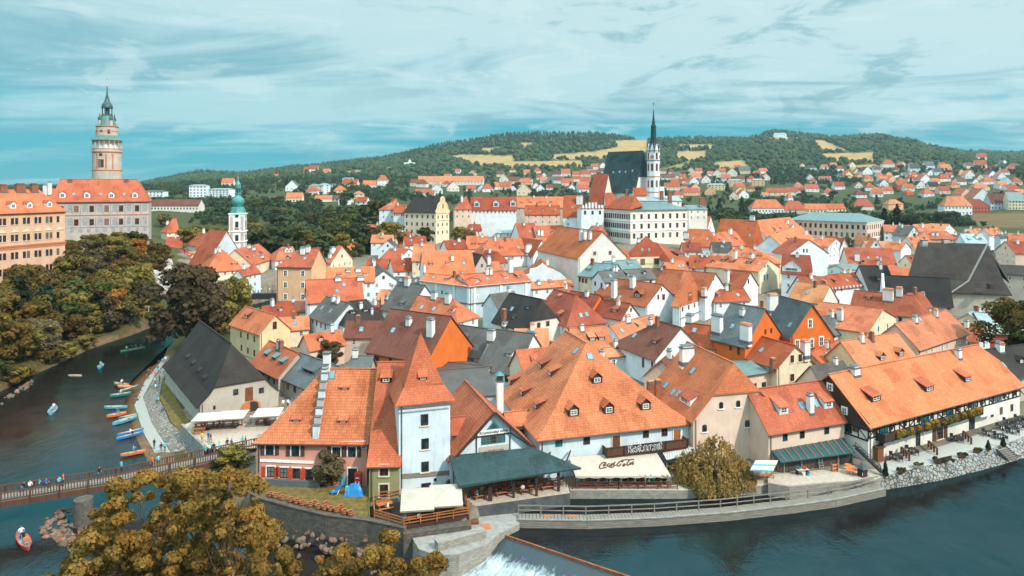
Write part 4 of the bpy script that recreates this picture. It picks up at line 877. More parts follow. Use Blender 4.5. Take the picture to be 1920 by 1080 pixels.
town('deep orange roof left of the large bright orange roof',(976,447),(1011,446),ze=14.5,Rg=((978,418),(1010,)),pitch=46,lod=1)
town('hipped orange roof with brown right side below the town hall',(1072,436),(1165,434),ze=16.5,Rg=((1100,413),(1140,)),pitch=40,wall='peach',roof='red',ends=('h','h'),lod=1,win=[('F',5,1)])
town('grey hipped slate roof with lantern in the middle distance',(962,423),(1034,415),ze=17.5,Rg=((1000,401),(1012,)),pitch=36,roof='slate',ends=('h','h'),lod=1)
town('orange roof house with dark timber gable left of the grey hip',(905,422),(990,418),ze=17.5,Rg=((911,401),(990,)),pitch=44,lod=1,ch=[(906,414,405,4,'w')])
house('outbuilding','low grey roofed annex with white walls in front of the grey hip',(932,436),(985,436),ze=15,W=8,h=1.6,wall='pale',roof='palemetal',lod=1)
town('twin black timber gable house on the left',(853,506),(886,508),ze=12,kind='f',ap=(869,483),ln=10,wall='grey',roof='dark',lod=1)
town('twin black timber gable house on the right',(886,508),(921,506),ze=12,kind='f',ap=(900,477),ln=10,wall='grey',roof='dark',lod=1,ch=[(916,497,479,6,'w')])
town('big orange roof with white front gable above the palace',(796,513),(890,510),ze=12.5,Rg=((819,470),(886,)),pitch=45,lod=1,ch=[(796,512,495,4,'w'),(848,490,478,5,'w')])
town('cream house with step gable and orange roof left of the big orange roof',(773,487),(812,487),ze=13,Rg=((815,457),(832,)),pitch=45,wall='cream',roof='pale',lod=1,win=[('F',2,1)],sk=[(804,475)])
town('orange roof below the old trees with single white chimney',(838,466),(876,464),ze=14,Rg=((848,450),(874,)),roof='red',lod=1,ch=[(860,454,447,5,'w')])
town('orange roof with two dark dormers below the old trees',(874,465),(913,465),ze=13.5,Rg=((875,442),(912,)),pitch=43,lod=1,do=[(888,459,'s',1.8,.8),(902,459,'s',1.8,.8)])
town('small white cottage with red hipped roof beside the old trees',(876,431),(903,431),ze=16.5,Rg=((879,420),(901,)),wall='pale',roof='red',lod=1,win=[('F',2,1)],ends=('h','h'))
town('row of orange roofs by the river pool with small chimneys',(687,501),(741,501),ze=8,Rg=((690,485),(738,)),roof='red',lod=1,ch=[(700,493,485,5,'w')])
town('orange roof with black timber gable before the cream step gable',(738,507),(775,505),ze=9,Rg=((742,484),(768,)),roof='red',lod=1)
town('white gabled house with orange roof and forked chimney by the river',(746,488),(786,480),ze=9.5,kind='f',ap=(769,466),ln=9,lod=1)
town('brown orange wide roof on the river bank below the woods',(641,466),(678,465),ze=9,Rg=((645,454),(676,)),wall='cream',lod=1,ends=('g','h'))
town('orange roof under the town hall with white wall below',(1285,460),(1342,462),ze=14,Rg=((1265,428),(1330,)),pitch=42,roof='red',ends=('g','h'),lod=1,ch=[(1285,446,432,9,'w')])
town('house with orange hipped roof and white base before the steep red roof',(1339,463),(1411,457),ze=12.5,Rg=((1347,435),(1377,)),pitch=40,wall='cream',ends=('h','h'),lod=1,ch=[(1336,465,433,7,'w'),(1370,440,428,7,'w')])
town('steep red brown roof standing highest right of the town hall',(1340,457),(1411,461),ze=12,Rg=((1350,410),(1420,410)),pitch=56,roof='red',ends=('g','h'),lod=1,ch=[(1411,414,404,9,'w')])
town('orange roof with teal skylights left of the school',(1440,447),(1512,436),ze=12.5,Rg=((1425,412),(1490,)),pitch=44,ends=('g','h'),lod=1,do=[(1451,429,'s',2,.7,'lead','teal','teal'),(1465,429,'s',2,.7,'lead','teal','teal')],ch=[(1477,420,411,6,'w'),(1486,430,421,8,'w')])
town('orange roof with white chimney cluster in front of the teal skylight roof',(1476,472),(1528,448),ze=12,Rg=((1458,436),(1512,)),pitch=44,lod=1,do=[(1479,450,'s',1.8,.8)],ch=[(1512,442,430,8,'w')])
town('orange roof between cream town hall and white gable',(1293,500),(1352,502),ze=10.5,Rg=((1302,478),(1360,)),pitch=42,roof='red',lod=1,do=[(1356,494,'s',2,.8)][:0],sk=[(1339,489)][:0])
town('small orange roof with paired skylights beside the brown red roof',(1253,506),(1290,504),ze=10,Rg=((1252,491),(1287,)),lod=1,sk=[(1274,499),(1281,498)])
town('white gable house on the far left of the steep red roof',(1325,432),(1340,430),ze=16,kind='f',ap=(1334,405),ln=9,lod=1,wp=[(1332,427,2,5,'plain')])
# ------------------------------------------------------------------ right, beyond the great black roof
for lab_,A_,B_,rr,wl_,rf_,kd,kw in [
 ('white house with low orange roof right of the school',(1658,433),(1708,434),((1660,421),(1708,)),'white','orange','g',dict(win=[('F',5,2,1.2,2.8)])),
 ('blue grey gabled house right of the school',(1702,441),(1725,440),None,'blue','slate','f',dict(ap=(1715,424),ln=9,wp=[(1711,434,2,3,'plain'),(1717,434,2,3,'plain')])),
 ('pinkish roofed house behind the blue grey gable',(1722,433),(1761,432),((1724,420),(1757,)),'cool','pale','g',dict(ch=[(1730,428,418,3,'w')])),
 ('long orange hipped roof house above the black roof ridge',(1722,446),(1791,447),((1733,432),(1775,)),'peach','orange','g',dict(ends=('h','h'),ch=[(1750,443,435,4,'w'),(1758,443,435,4,'w')])),
 ('white gabled house with pink roof below the dry slope',(1768,434),(1791,431),None,'white','pale','f',dict(ap=(1773,420),ln=10)),
 ('peach cottage with two dark windows over the black roof',(1792,447),(1803,447),None,'peach','orange','f',dict(ap=(1797,440),ln=6)),
 ('grey roofed house with white gable over the black roof',(1800,443),(1824,440),((1803,434),(1820,)),'white','slate','g',{}),
 ('broad pale grey slate roof right above the black ridge',(1812,457),(1853,457),((1818,438),(1846,)),'cool','palemetal','g',dict(ch=[(1832,448,440,4,'w')])),
 ('salmon roof house below the dry terraced slope',(1817,437),(1845,436),((1818,429),(1846,)),'white','pale','g',{}),
 ('white house with brownish roof and two windows below the terraces',(1855,440),(1881,437),((1851,428),(1876,)),'white','pale','g',dict(win=[('F',3,1)])),
 ('blue white gabled house beside the yellow house',(1876,445),(1897,443),((1878,439),(1890,)),'blue','slate','g',{}),
 ('yellow orange house with orange roof at the far right',(1893,456),(1921,457),((1897,437),(1920,)),'yellow','orange','g',dict(win=[('F',2,2)])),
 ('pink gabled blank wall house behind the black roof end',(1867,468),(1904,474),None,'blush','red','f',dict(ap=(1880,452),ln=12)),
 ('orange roof at the left end of the black ridge',(1709,455),(1745,452),((1712,443),(1740,)),'white','orange','g',dict(ch=[(1693,460,450,6,'w')][:0])),
 ('small white gable house left of the black ridge',(1689,468),(1708,466),None,'white','orange','f',dict(ap=(1700,454),ln=7,wp=[(1701,464,2,2,'plain')]))]:
 town(lab_,A_,B_,e=9,kind=kd,Rg=rr,wall=wl_,roof=rf_,lod=1,**kw)
# ------------------------------------------------------------------ hill edge by the museum
town('white house with orange roof and two blue lanterns left of the museum',(711,392),(743,392),D=365,yaw=0,W=16,h=5.5,wall='cool',ends=('h','h'),lod=1)
town('lower white wing left of the museum with small windows',(738,398),(759,398),D=358,yaw=0,W=10,h=4,wall='cool',roof='red',lod=1,win=[('F',5,1)])
town('red brick house with white window bands on the river bend',(682,434),(724,433),D=352,yaw=-12,W=10,h=3.5,wall='red',lod=1,win=[('F',4,3)])
town('cream gable house with balconies in front of the brick house',(693,450),(746,449),D=325,yaw=12,kind='f',pitch=36,ln=12,wall='cream',lod=1,wp=[(722,441,3,4,'plain'),(730,441,3,4,'plain')])
town('orange brick chapel like house right of the cream gable',(744,450),(768,450),D=330,yaw=0,W=8,h=4,wall='orange',roof='red',lod=1,wp=[(754,452,3,5,'trim')])
town('small white house with slate roof under the cream gable',(709,465),(745,462),D=300,yaw=0,kind='f',pitch=40,ln=7,wall='cool',roof='slate',lod=1)
town('big orange hipped roof house right of the museum',(852,391),(884,392),D=365,yaw=8,W=14,h=7,wall='blush',ends=('h','h'),lod=1,win=[('F',3,2)],ch=[(866,380,366,4,'w')])
house('long_house','long house with three white scrolled dormers on its red roof',(882,393),(968,393),D=372,yaw=0,W=15,h=7,roof='red',lod=1,win=[('F',12,1)],do=[(894,388,'g',3.4,2.6,'blue'),(930,388,'g',3.4,2.6,'blue'),(962,387,'g',3.4,2.6,'blue')])
town('orange roof strip with grey scroll gables left of the church',(968,388),(1063,388),D=390,yaw=0,W=12,h=6,wall='stone',lod=1)
town('lower orange roof with white attic gable left of the steep firewall',(985,401),(1050,400),D=350,yaw=0,W=9,h=4.5,wall='blush',roof='red',lod=1)
town('steep red roof between white firewall and battlement house',(1056,404),(1092,403),D=332,yaw=-8,W=13,h=10,roof='red',lod=1,ch=[(1084,384,365,6,'w'),(1090,384,364,5,'w')])
town('white house with battlement top beside the town hall',(1090,391),(1132,390),D=322,yaw=8,W=9,h=.6,lod=1,win=[('F',3,1,2.0,3)],ws=(1.1,1.8),ov=.05,style='dark')
# ------------------------------------------------------------------ castle, churches, town hall, museum, school, brewery
def band(info,side,z,hgt,dep,m,name='cornice',a=0.,b=1.):
 A,u,n,L,Wd=info['A'],info['u'],info['n'],info['L'],info['W']
 o0,d,LL,no={'F':(A,u,L,-n),'R':(A+u*L,n,Wd,u),'L':(A+n*Wd,-n,Wd,-u)}[side]
 q=o0+d*LL*(a+b)/2+no*(dep/2);x=MB();x.box((q.x,q.y,z),(LL*(b-a)+(dep*2 if a==0 and b==1 else 0),dep,hgt),m,math.atan2(d.y,d.x))
 return x.build(name,info['root'])
def wall_pt(info,side,f,z,off=0.):
 A,u,n,L,Wd=info['A'],info['u'],info['n'],info['L'],info['W']
 o0,d,LL,no={'F':(A,u,L,-n),'R':(A+u*L,n,Wd,u),'L':(A+n*Wd,-n,Wd,-u)}[side]
 q=o0+d*LL*f+no*off;return Vector((q.x,q.y,z)),d,no
def panel(info,side,f,z,w,h,m,name,off=.03,arch=False):
 q,d,no=wall_pt(info,side,f,z,off);up=Vector((0,0,1));b=MB()
 pts=[q-d*w/2-up*h/2,q+d*w/2-up*h/2,q+d*w/2+up*h/2]
 if arch:pts+=[q+d*w/2*math.cos(a)+up*(h/2+w/2*math.sin(a)) for a in np.linspace(.4,2.7,6)]
 pts+=[q-d*w/2+up*h/2];b.plate(pts,-no*.05,m);return b.build(name,info['root'])
PAL=house('castle_palace','long orange castle palace with twin windows and orange roof at the left edge',(-110,401),(122,),D=181.6,yaw=71.1,W=18,h=6.6,Rg=((-100,357),(72,)),wall='castle',ends=('h','h'),cat='castle',
 do=[(25,391,'g',1.7,1.5,'white'),(56,390,'g',1.7,1.5,'white'),(93,388,'g',1.7,1.5,'white')],ch=[(36,360,344,17,'b'),(62,360,344,12,'b'),(4,360,346,12,'b')],zb=6,ov=.7,gutter=False)
for r_,z_ in enumerate((29.6,24.6,19.3,14.6)):
 for i in range(10):
  f=(i+.5)/10
  q,d,no=wall_pt(PAL,'F',f,z_)
  for sg in (-1,1):
   if i<9 or sg<0:window(PAL['root'],q+d*sg*.62,no,.85,2.0,'sill' if r_<2 else 'dark',one=True)
  if r_==1:x=MB();x.plate([q+d*-1.3+Vector((0,0,1.7)),q+d*1.3+Vector((0,0,1.7)),q+Vector((0,0,2.5))],no*.18,'trimc');x.build('pediment',PAL['root'])
band(PAL,'F',21.9,.5,.25,'trimo');band(PAL,'F',PAL['ze'] - .9,.7,.35,'trimo');band(PAL,'F',21.2,.65,.12,'fresco')
UPP=house('castle_wing','painted grey castle wing with orange roof and white dormers under the round tower',(95,375),(279,),D=246,yaw=25,W=15,h=7.8,Rg=((112,340),(258,)),wall='grey',ends=('h','h'),cat='castle',
 do=[(117,371,'g',2.0,1.7,'white'),(163,371,'g',2.0,1.7,'white'),(209,371,'g',2.0,1.7,'white'),(253,371,'g',2.0,1.7,'white')],sk=[(138,364),(189,364),(233,364)],zb=10,ov=.7,gutter=False,ch=[(130,342,337,6,'b'),(236,342,337,6,'b')])
for zz in (31.6,26.6):
 for px_ in (115,143,172,200,227,257):
  kx=(px_-960)/F;f=(kx*UPP['A'].y-UPP['A'].x)/(UPP['u'].x-kx*UPP['u'].y)/UPP['L'];q,d,no=wall_pt(UPP,'F',f,zz)
  window(UPP['root'],q,no,1.3,2.3,'terr',one=True);panel(UPP,'F',f+.082,zz,1.5,2.3,'sgrafd','painted_niche',arch=True)
  panel(UPP,'F',f - .04,zz,.35,3.6,'sgrafd','painted_pilaster');panel(UPP,'F',f+.04,zz,.35,3.6,'sgrafd','painted_pilaster')
for i in range(12):panel(UPP,'F',(i+.5)/12,23.6,1.1,1.5,'sgrafd','painted_niche')
band(UPP,'F',33.8,.9,.3,'sgrafd');band(UPP,'F',29.1,.35,.14,'fresco');band(UPP,'F',24.6,.3,.1,'sgrafd')
house('castle_house','small orange roofed castle house between the two castle wings',(80,371),(108,),D=285,yaw=0,W=9,h=4,ends=('g','h'),lod=1,ch=[(83,368,344,5,'w'),(92,366,338,5,'w')],zb=15,cat='castle')
def castle_tower():
 D=292.;s=D/F;k_=s*.86;c0=P(200.9,350,D);cx,cy=c0.x,c0.y;z=lambda y:H-(y-HY)*s
 t=thing('castle_tower','round painted castle tower with arcaded gallery and green copper lantern','tower',(cx,cy,16))
 def la(name,prof,m,n=40,par=t):b=MB();b.lathe((cx,cy,0),[(r*k_,z(y)) for r,y in prof],m,n);return b.build(name,par,smooth=False)
 la('stone_base',[(28.6,450),(28.6,319.5)],'towers');la('string_course',[(29.2,320.5),(29.2,318.5)],'trimo')
 la('shaft',[(27.6,319),(27.6,287)],'tower')
 la('gallery_floor',[(28.2,287),(29,286),(29,284.5)],'trimo');la('parapet',[(28.4,284.5),(28.4,280.2)],'tower')
 la('parapet_rail',[(28.9,280.2),(28.9,279.2)],'trimo')
 la('gallery_core',[(20.5,284.5),(20.5,262)],'white')
 for i in range(18):
  a=2*math.pi*(i+.5)/18;b=MB();q=(cx+27.4*k_*math.cos(a),cy+27.4*k_*math.sin(a));b.lathe((q[0],q[1],0),[(1.0*k_,z(279.2)),(.8*k_,z(270)),(1.3*k_,z(268.6))],'tower',8);b.build('gallery_column',t)
  b=MB();a0,a1=2*math.pi*(i - .5)/18,a;pts=[]
  for k in range(7):
   aa=a0+(a1-a0)*k/6;zz=z(268.8)+math.sin(math.pi*k/6)*4.2*k_;pts.append((cx+27.8*k_*math.cos(aa),cy+27.8*k_*math.sin(aa),zz))
  for k in range(7):
   aa=a1+(a0-a1)*k/6;pts.append((cx+27.8*k_*math.cos(aa),cy+27.8*k_*math.sin(aa),z(263.4)))
  m_=Vector((-math.cos((a0+a1)/2),-math.sin((a0+a1)/2),0))*.35
  n_=len(pts);b.slab(pts,[(k,k+1,n_-2-k,n_-1-k) for k in range(6)],.35,'fresco',tuple(m_/.35));b.build('gallery_arch',t)
 b=MB();b.lathe((cx,cy,0),[(r*k_,z(y)) for r,y in [(29.3,264.2),(29.6,263.4),(25,258.6),(21.3,254.5)]],ROOF['verdigris'],32);b.build('gallery_roof',t)
 la('drum',[(20.6,255),(20.6,239)],'tower');la('drum_cornice',[(21,239),(22,238),(22,236.8),(19,236.2)],'trimo');la('drum_band',[(20.9,247.4),(20.9,246.2)],'trimo')
 b=MB();b.lathe((cx,cy,0),[(r*k_,z(y)) for r,y in [(18.5,236.5),(16,230),(13,222),(11.4,217)]],ROOF['verdigris'],16);b.build('copper_roof',t)
 for i in range(4):
  a=math.pi/4+i*math.pi/2+.25;q=(cx+15.5*k_*math.cos(a),cy+15.5*k_*math.sin(a),0);b=MB()
  b.lathe(q,[(3.2*k_,z(237)),(3.2*k_,z(226))],'tower',8);b.lathe(q,[(3.9*k_,z(226)),(3.4*k_,z(222)),(1.2*k_,z(218)),(.4*k_,z(213))],'copperd',8);k=b.build('corner_turret',t)
  b=MB();b.lathe(q,[(.2*k_,z(214)),(1.1*k_,z(212.6)),(.2*k_,z(211.2))],'gold',8);b.build('gilded_ball',k)
 la('lantern_floor',[(11.6,217.5),(11.6,216)],'copperd',16)
 la('lantern_core',[(4.6,216),(4.6,203)],'copperd',8)
 for i in range(8):
  a=2*math.pi*i/8+.2;b=MB();b.lathe((cx+9.6*k_*math.cos(a),cy+9.6*k_*math.sin(a),0),[(1.*k_,z(216)),(1.*k_,z(202.5))],'copperd',6);b.build('lantern_column',t)
 la('lantern_roof',[(11.2,203),(11.2,201.4),(10.8,199),(9.6,196),(7.4,193),(5.4,189.5),(4.0,185.5),(3.2,182),(3.4,181),(2.2,180),(1.4,172),(.7,162.5)],'copperd',16)
 la('gilded_ball',[(.3,163),(1.5,162),(1.9,160.8),(1.5,159.6),(.3,158.6)],'gold',10);la('finial',[(.3,159),(.25,149)],'gold',5)
 b=MB();q=P(200.9,148,D);b.plate([q+Vector((math.cos(a)*r*k_,0,math.sin(a)*r*k_)) for a,r in [(math.pi/5*k+math.pi/2,2.0 if k%2==0 else .9) for k in range(10)]],(0,.12,0),'gold');b.build('star',t)
 def win(px,y,w,h,m='glass',trim='fresco'):
  r=(27.6 if y>260 else 20.6)*k_;dx=(px-200.9)*k_;a=math.asin(max(-.95,min(.95,dx/r)));nr=Vector((math.sin(a),-math.cos(a),0));q=Vector((cx,cy,z(y)))+nr*(r+.02)
  window(t,q,nr,w,h,'terr',one=True)
 for px_ in (190,201.5,209):pass
 win(201.5,307,.95,3.4);win(206.8,307,.95,3.4);win(203.8,291,1.1,1.1);win(185,331,.9,1.2);win(211,331.5,.9,1.2);win(201,247,.8,.8);win(186,248,.9,1.7);win(214,248,.9,1.7)
 for px_ in (181,195.5,213.5,223):
  r=27.6*k_;a=math.asin((px_-200.9)*k_/r);nr=Vector((math.sin(a),-math.cos(a),0));d=Vector((math.cos(a),math.sin(a),0));q=Vector((cx,cy,z(303)))+nr*(r+.03);up=Vector((0,0,1));b=MB()
  b.plate([q-d*.3-up*3.3,q+d*.3-up*3.3,q+d*.3+up*3.3,q-d*.3+up*3.3],-nr*.12,'fresco');b.build('painted_strip',t)
castle_tower()
def st_tower_jost():
 D=290.;s=D/F;c=P(446.2,350,D);z=lambda y:H-(y-HY)*s
 t=thing('church_tower','slender white and grey church tower with green double onion dome','tower',(c.x,c.y,8));rot=R(14)
 b=MB();b.box((c.x,c.y,4),(6.4,6.4,z(401)-4),WALL['white'],rot);sh=b.build('shaft',t)
 u=Vector((math.cos(rot),math.sin(rot),0));n=Vector((-u.y,u.x,0))
 for nn,dd in ((-n,u),(-u,-n),(u,n)):
  base=Vector((c.x,c.y,0))+nn*3.2
  for y0,y1 in ((405,432),(436,452),(455,478)):
   for sg in (-1,1):
    b=MB();q=base+dd*sg*2.15;b.box((q.x,q.y,z(y1)),(1.1,.16,(y1-y0)*s),WALL['grey'],math.atan2(dd.y,dd.x));b.build('pilaster',t)
  for y_ in (421,446):
   window(t,base+Vector((0,0,z(y_))),nn,1.3,2.3,'arch',one=True);b=MB();q=base+nn*.12;b.box((q.x,q.y,z(y_)-2.0),(1.7,.2,.55),'fresco',math.atan2(dd.y,dd.x));b.build('balustrade',t)
  q=base+Vector((0,0,z(404.5)));b=MB();b.plate([q+dd*math.cos(a)*.75+Vector((0,0,math.sin(a)*.75)) for a in np.linspace(0,2*math.pi,15)[:-1]],nn*.08,'framed');b.build('clock_face',t)
 for y_ in (401.5,434,453):
  b=MB();b.box((c.x,c.y,z(y_)),(7.0,7.0,.45),'trimw',rot);b.build('cornice',t)
 def la(name,prof,m='copper',k=12):b=MB();b.lathe((c.x,c.y,0),[(r*s*.93,z(y)) for r,y in prof],m,k,rot);return b.build(name,t,smooth=k>12)
 la('copper_roof',[(15.5,401.5),(15.8,400.2),(14.6,397),(13.6,393),(12.6,389),(8.6,387.4)],'copper',8)
 la('large_onion',[(8.8,388),(8.4,386),(10.6,383.4),(12.2,380),(12.3,376.6),(10.6,372.6),(7.4,369.4),(5.6,366.8),(5.4,364.4),(6.6,363.4),(6.6,362.4)],'copper',20)
 la('lantern_core',[(2.2,363),(2.2,353)],'copperd',8)
 for i in range(6):a=2*math.pi*i/6;b=MB();b.lathe((c.x+4.6*s*math.cos(a),c.y+4.6*s*math.sin(a),0),[(.75*s,z(362.6)),(.75*s,z(353))],'copper',6);b.build('lantern_column',t)
 la('small_onion',[(5.8,353.4),(6.3,352.4),(5.2,350),(5.6,347.6),(5.2,345),(3.6,342.6),(2.0,340),(1.2,337),(.8,333.6)],'copper',16)
 la('gilded_ball',[(.2,334),(1.1,333),(1.1,332.2),(.2,331.4)],'gold',8);la('finial',[(.3,332),(.2,326)],'gold',5)
st_tower_jost()
def st_vitus():
 D=340.;s=D/F
 nv=house('church_nave','great church nave with very steep dark teal roof on the hill',(1124,357),(1191,),D=352,yaw=-42,W=17,h=20.5,Rg=((1156,286),(1212,)),wall='pale',roof='slateteal',ends=('g',.35),cat='church',ov=.5,zb=12,gutter=False,sk=[(1150,323),(1162,322),(1173,322),(1186,320)])
 for i in range(6):
  q,d,no=wall_pt(nv,'F',(i+.5)/6,30);window(nv['root'],q,no,1.1,6.5,'arch',one=True)
  q,d,no=wall_pt(nv,'F',i/6,0,.7);b=MB();b.box((q.x,q.y,14),(.9,1.6,20),WALL['stone'],math.atan2(d.y,d.x),.8);b.build('buttress',nv['root'])
 for e in range(3):q,d,no=wall_pt(nv,'R',(e+.5)/3,32);window(nv['root'],q,no,1.2,7,'arch',one=True)
 house('church_aisle','steep orange roofed aisle left of the dark church roof',(1104,379),(1130,),D=343,yaw=-42,W=10,h=14.5,wall='pale',lod=1,cat='church',zb=12)
 house('church_chapel','low orange roofed chapel before the church buttresses',(1136,384),(1160,),D=330,yaw=0,W=8,h=6,wall='pale',lod=1,cat='church',zb=12,ends=('g','h'))
 house('church_chapel','low red brown chapel roof between town hall and church tower',(1190,365),(1212,),D=332,yaw=0,W=8,h=3.5,wall='pale',roof='red',lod=1,cat='church',zb=12)
 z=lambda y:H-(y-HY)*s;c=P(1225.3,350,D)
 t=thing('church_tower','white gothic church tower with clock faces and black needle spire','tower',(c.x,c.y,14));rot=R(20)
 u=Vector((math.cos(rot),math.sin(rot),0));n=Vector((-u.y,u.x,0));hw=11.3*s*.87
 b=MB();b.lathe((c.x,c.y,0),[(12*s,12.),(12*s,z(283))],WALL['white'],8,rot+R(22.5));b.build('shaft',t)
 for y_,m in ((361,'trimo'),(332,'trimo'),(302,'lead'),(284,'lead')):
  b=MB();b.lathe((c.x,c.y,0),[(12.6*s,z(y_)),(12.6*s,z(y_-1.6))],m,8,rot+R(22.5));b.build('cornice',t)
 for i in range(8):
  a=rot+R(45)*i;nr=Vector((math.cos(a),math.sin(a),0));r=12*s*math.cos(R(22.5))
  if nr.y>.4:continue
  q0=Vector((c.x,c.y,0))+nr*(r+.02)
  for y_,h_ in ((345,3.4),(314,3.6),(293,3.4)):
   if y_==293 and i%2:
    b=MB();dd=Vector((-nr.y,nr.x,0));q=q0+Vector((0,0,z(294.5)));b.plate([q+dd*math.cos(w)*1.0+Vector((0,0,math.sin(w)*1.0)) for w in np.linspace(0,2*math.pi,17)[:-1]],nr*.12,'fresco');cf=b.build('clock_face',t)
    b=MB();q=q+nr*.16;b.bar(q,q+Vector((0,0,.8)),.12,.05,'gold');b.bar(q,q+dd*.55,.12,.05,'gold');b.build('clock_hands',cf)
   else:window(t,q0+Vector((0,0,z(y_))),nr,.9,h_,'terr',one=True)
  dd=Vector((-nr.y,nr.x,0));q=q0+Vector((0,0,z(284)));b=MB();b.plate([q-dd*1.2,q+dd*1.2,q+Vector((0,0,14*s))],-nr*.5,WALL['white']);b.build('gablet',t)
  a2=a+R(22.5);q=Vector((c.x+12*s*math.cos(a2),c.y+12*s*math.sin(a2),0));b=MB();b.lathe(q,[(.35,z(286)),(.35,z(277)),(.5,z(276.5)),(.05,z(266))],'lead',6);b.build('pinnacle',t)
 b=MB();b.lathe((c.x,c.y,0),[(r*s,z(y)) for r,y in [(11.6,283),(7.6,273),(5.6,262),(4.6,238)]],ROOF['slateteal'],8,rot+R(22.5));b.build('spire_base',t)
 b=MB();b.lathe((c.x,c.y,0),[(r*s,z(y)) for r,y in [(5.2,239),(5.2,236),(3.3,233),(1.9,222),(.6,207)]],ROOF['slateteal'],8,rot);b.build('spire',t)
 b=MB();b.lathe((c.x,c.y,0),[(.1,z(204.2)),(1.4*s,z(203)),(1.4*s,z(201.6)),(.1,z(200.2))],'gold',10);b.build('gilded_ball',t)
 b=MB();b.bar((c.x,c.y,z(207)),(c.x,c.y,z(191.5)),.16,.16,'iron');b.bar((c.x - .75,c.y,z(194.8)),(c.x+.75,c.y,z(194.8)),.16,.16,'iron');b.build('cross',t)
 b=MB();b.box((c.x+3.4,c.y-1.0,12),(4.5,4,z(350)-12),WALL['white'],rot,.6);b.build('stair_turret',t)
st_vitus()
HALL=house('town_hall','large cream corner palace with three rows of windows below the church',(1182,393),(1289,),D=310,yaw=25,W=24,h=3.2,ins=(8,5),wall='pale',roof='teal',ends=('h','h'),lod=1,win=[('F',8,3,3.4,4.5),('L',13,3,3.4,4.5)],ws=(1.25,2.3),style='brown',cat='town hall',ov=.9)
for sd in 'FL':
 for z_ in (HALL['ze'] - .9,HALL['ze']-5.6,HALL['ze']-10.2):band(HALL,sd,z_,.4,.25,'trimw')
 for z_ in (HALL['ze']-2.1,HALL['ze']-6.6,HALL['ze']-11.1):
  nW=8 if sd=='F' else 13
  for i in range(nW):panel(HALL,sd,(i+.5)/nW,z_+.15,1.9,.25,'trimw','window_hood',.12)
b=MB();A_,u_,n_,z_=HALL['A'],HALL['u'],HALL['n'],HALL['ze'];q=lambda a,c_,dz:A_+u_*a+n_*c_+Vector((0,0,dz))
b.slab([q(-.9,-.9,.05),q(7,0,1.6),q(9,9,6.2),q(-.9,24,.05),q(9,19,6.2),q(16,14,.4)],[(0,1,2),(0,2,4,3),(1,5,2),(5,4,2)],.2,ROOF['red']);b.build('roof',HALL['root'])['label']='red tiled hip roof over the left corner'
house('town_hall_annex','higher block with pale teal metal roof and orange chimneys behind the cream palace',(1187,376),(1278,),D=330,yaw=12,W=12,h=2.2,wall='pale',roof='palemetal',ends=('h','g'),lod=1,ch=[(1241,375,357,6,'b'),(1256,376,358,7,'b'),(1176,372,352,6,'b')],zb=12)
town('tall plain cream house with teal roof right of the cream palace',(1291,392),(1326,),D=340,yaw=10,W=10,h=2.0,wall='pale',roof='teal',lod=1,ch=[(1317,386,370,11,'b')],zb=10)
MUS=house('museum','tall cream museum with dark roof and curved bright baroque gable',(758,396),(817,),D=352,yaw=-28,W=12.5,h=7,Rg=((775,371),(826,)),wall='cream',roof='dark',ends=('h','g'),lod=1,win=[('F',6,4,2.6,3.9),('R',3,3,2.8,4)],ws=(.9,1.7),style='brown',zb=8,cat='museum')
b=MB();A_,u_,n_=MUS['A']+MUS['u']*(MUS['L']+.25),MUS['u'],MUS['n'];W_=MUS['W'];pr=[(-.3,-1),(-.3,.6),(.4,.8),(1.0,1.6),(1.7,3.2),(2.9,4.6),(4.0,5.0),(4.3,6.6),(5.2,7.6),(6.25,8.0)]
pts=[(c_,z_) for c_,z_ in pr]+[(12.5-c_,z_) for c_,z_ in pr[::-1][1:]]
b.plate([A_+n_*c_+Vector((0,0,MUS['ze']+z_-A_.z+A_.z-MUS['ze'])) for c_,z_ in pts],-u_*.5,WALL['yellow']);b.build('baroque_gable',MUS['root'])
window(MUS['root'],A_+n_*6.25+Vector((0,0,2.6)),u_,1.0,2.2,'arch',one=True)
for z_ in (MUS['ze'] - .4,MUS['ze']-4.6):band(MUS,'R',z_,.35,.3,'trimc')
SCH=house('school','long cream school with pale green metal roof and tall windows',(1478,411),(1625,),D=411,yaw=-45,W=31,h=4.2,wall='blush',roof='teal',ends=('h','h'),ins=(8,8),lod=1,win=[('F',15,3,3.2,4.6),('R',8,3,3.2,4.6)],ws=(1.3,2.5),style='dark',cat='school',ov=.8)
for sd in 'FR':
 for z_ in (SCH['ze'] - .8,SCH['ze']-9.9):band(SCH,sd,z_,.5,.3,'trimw')
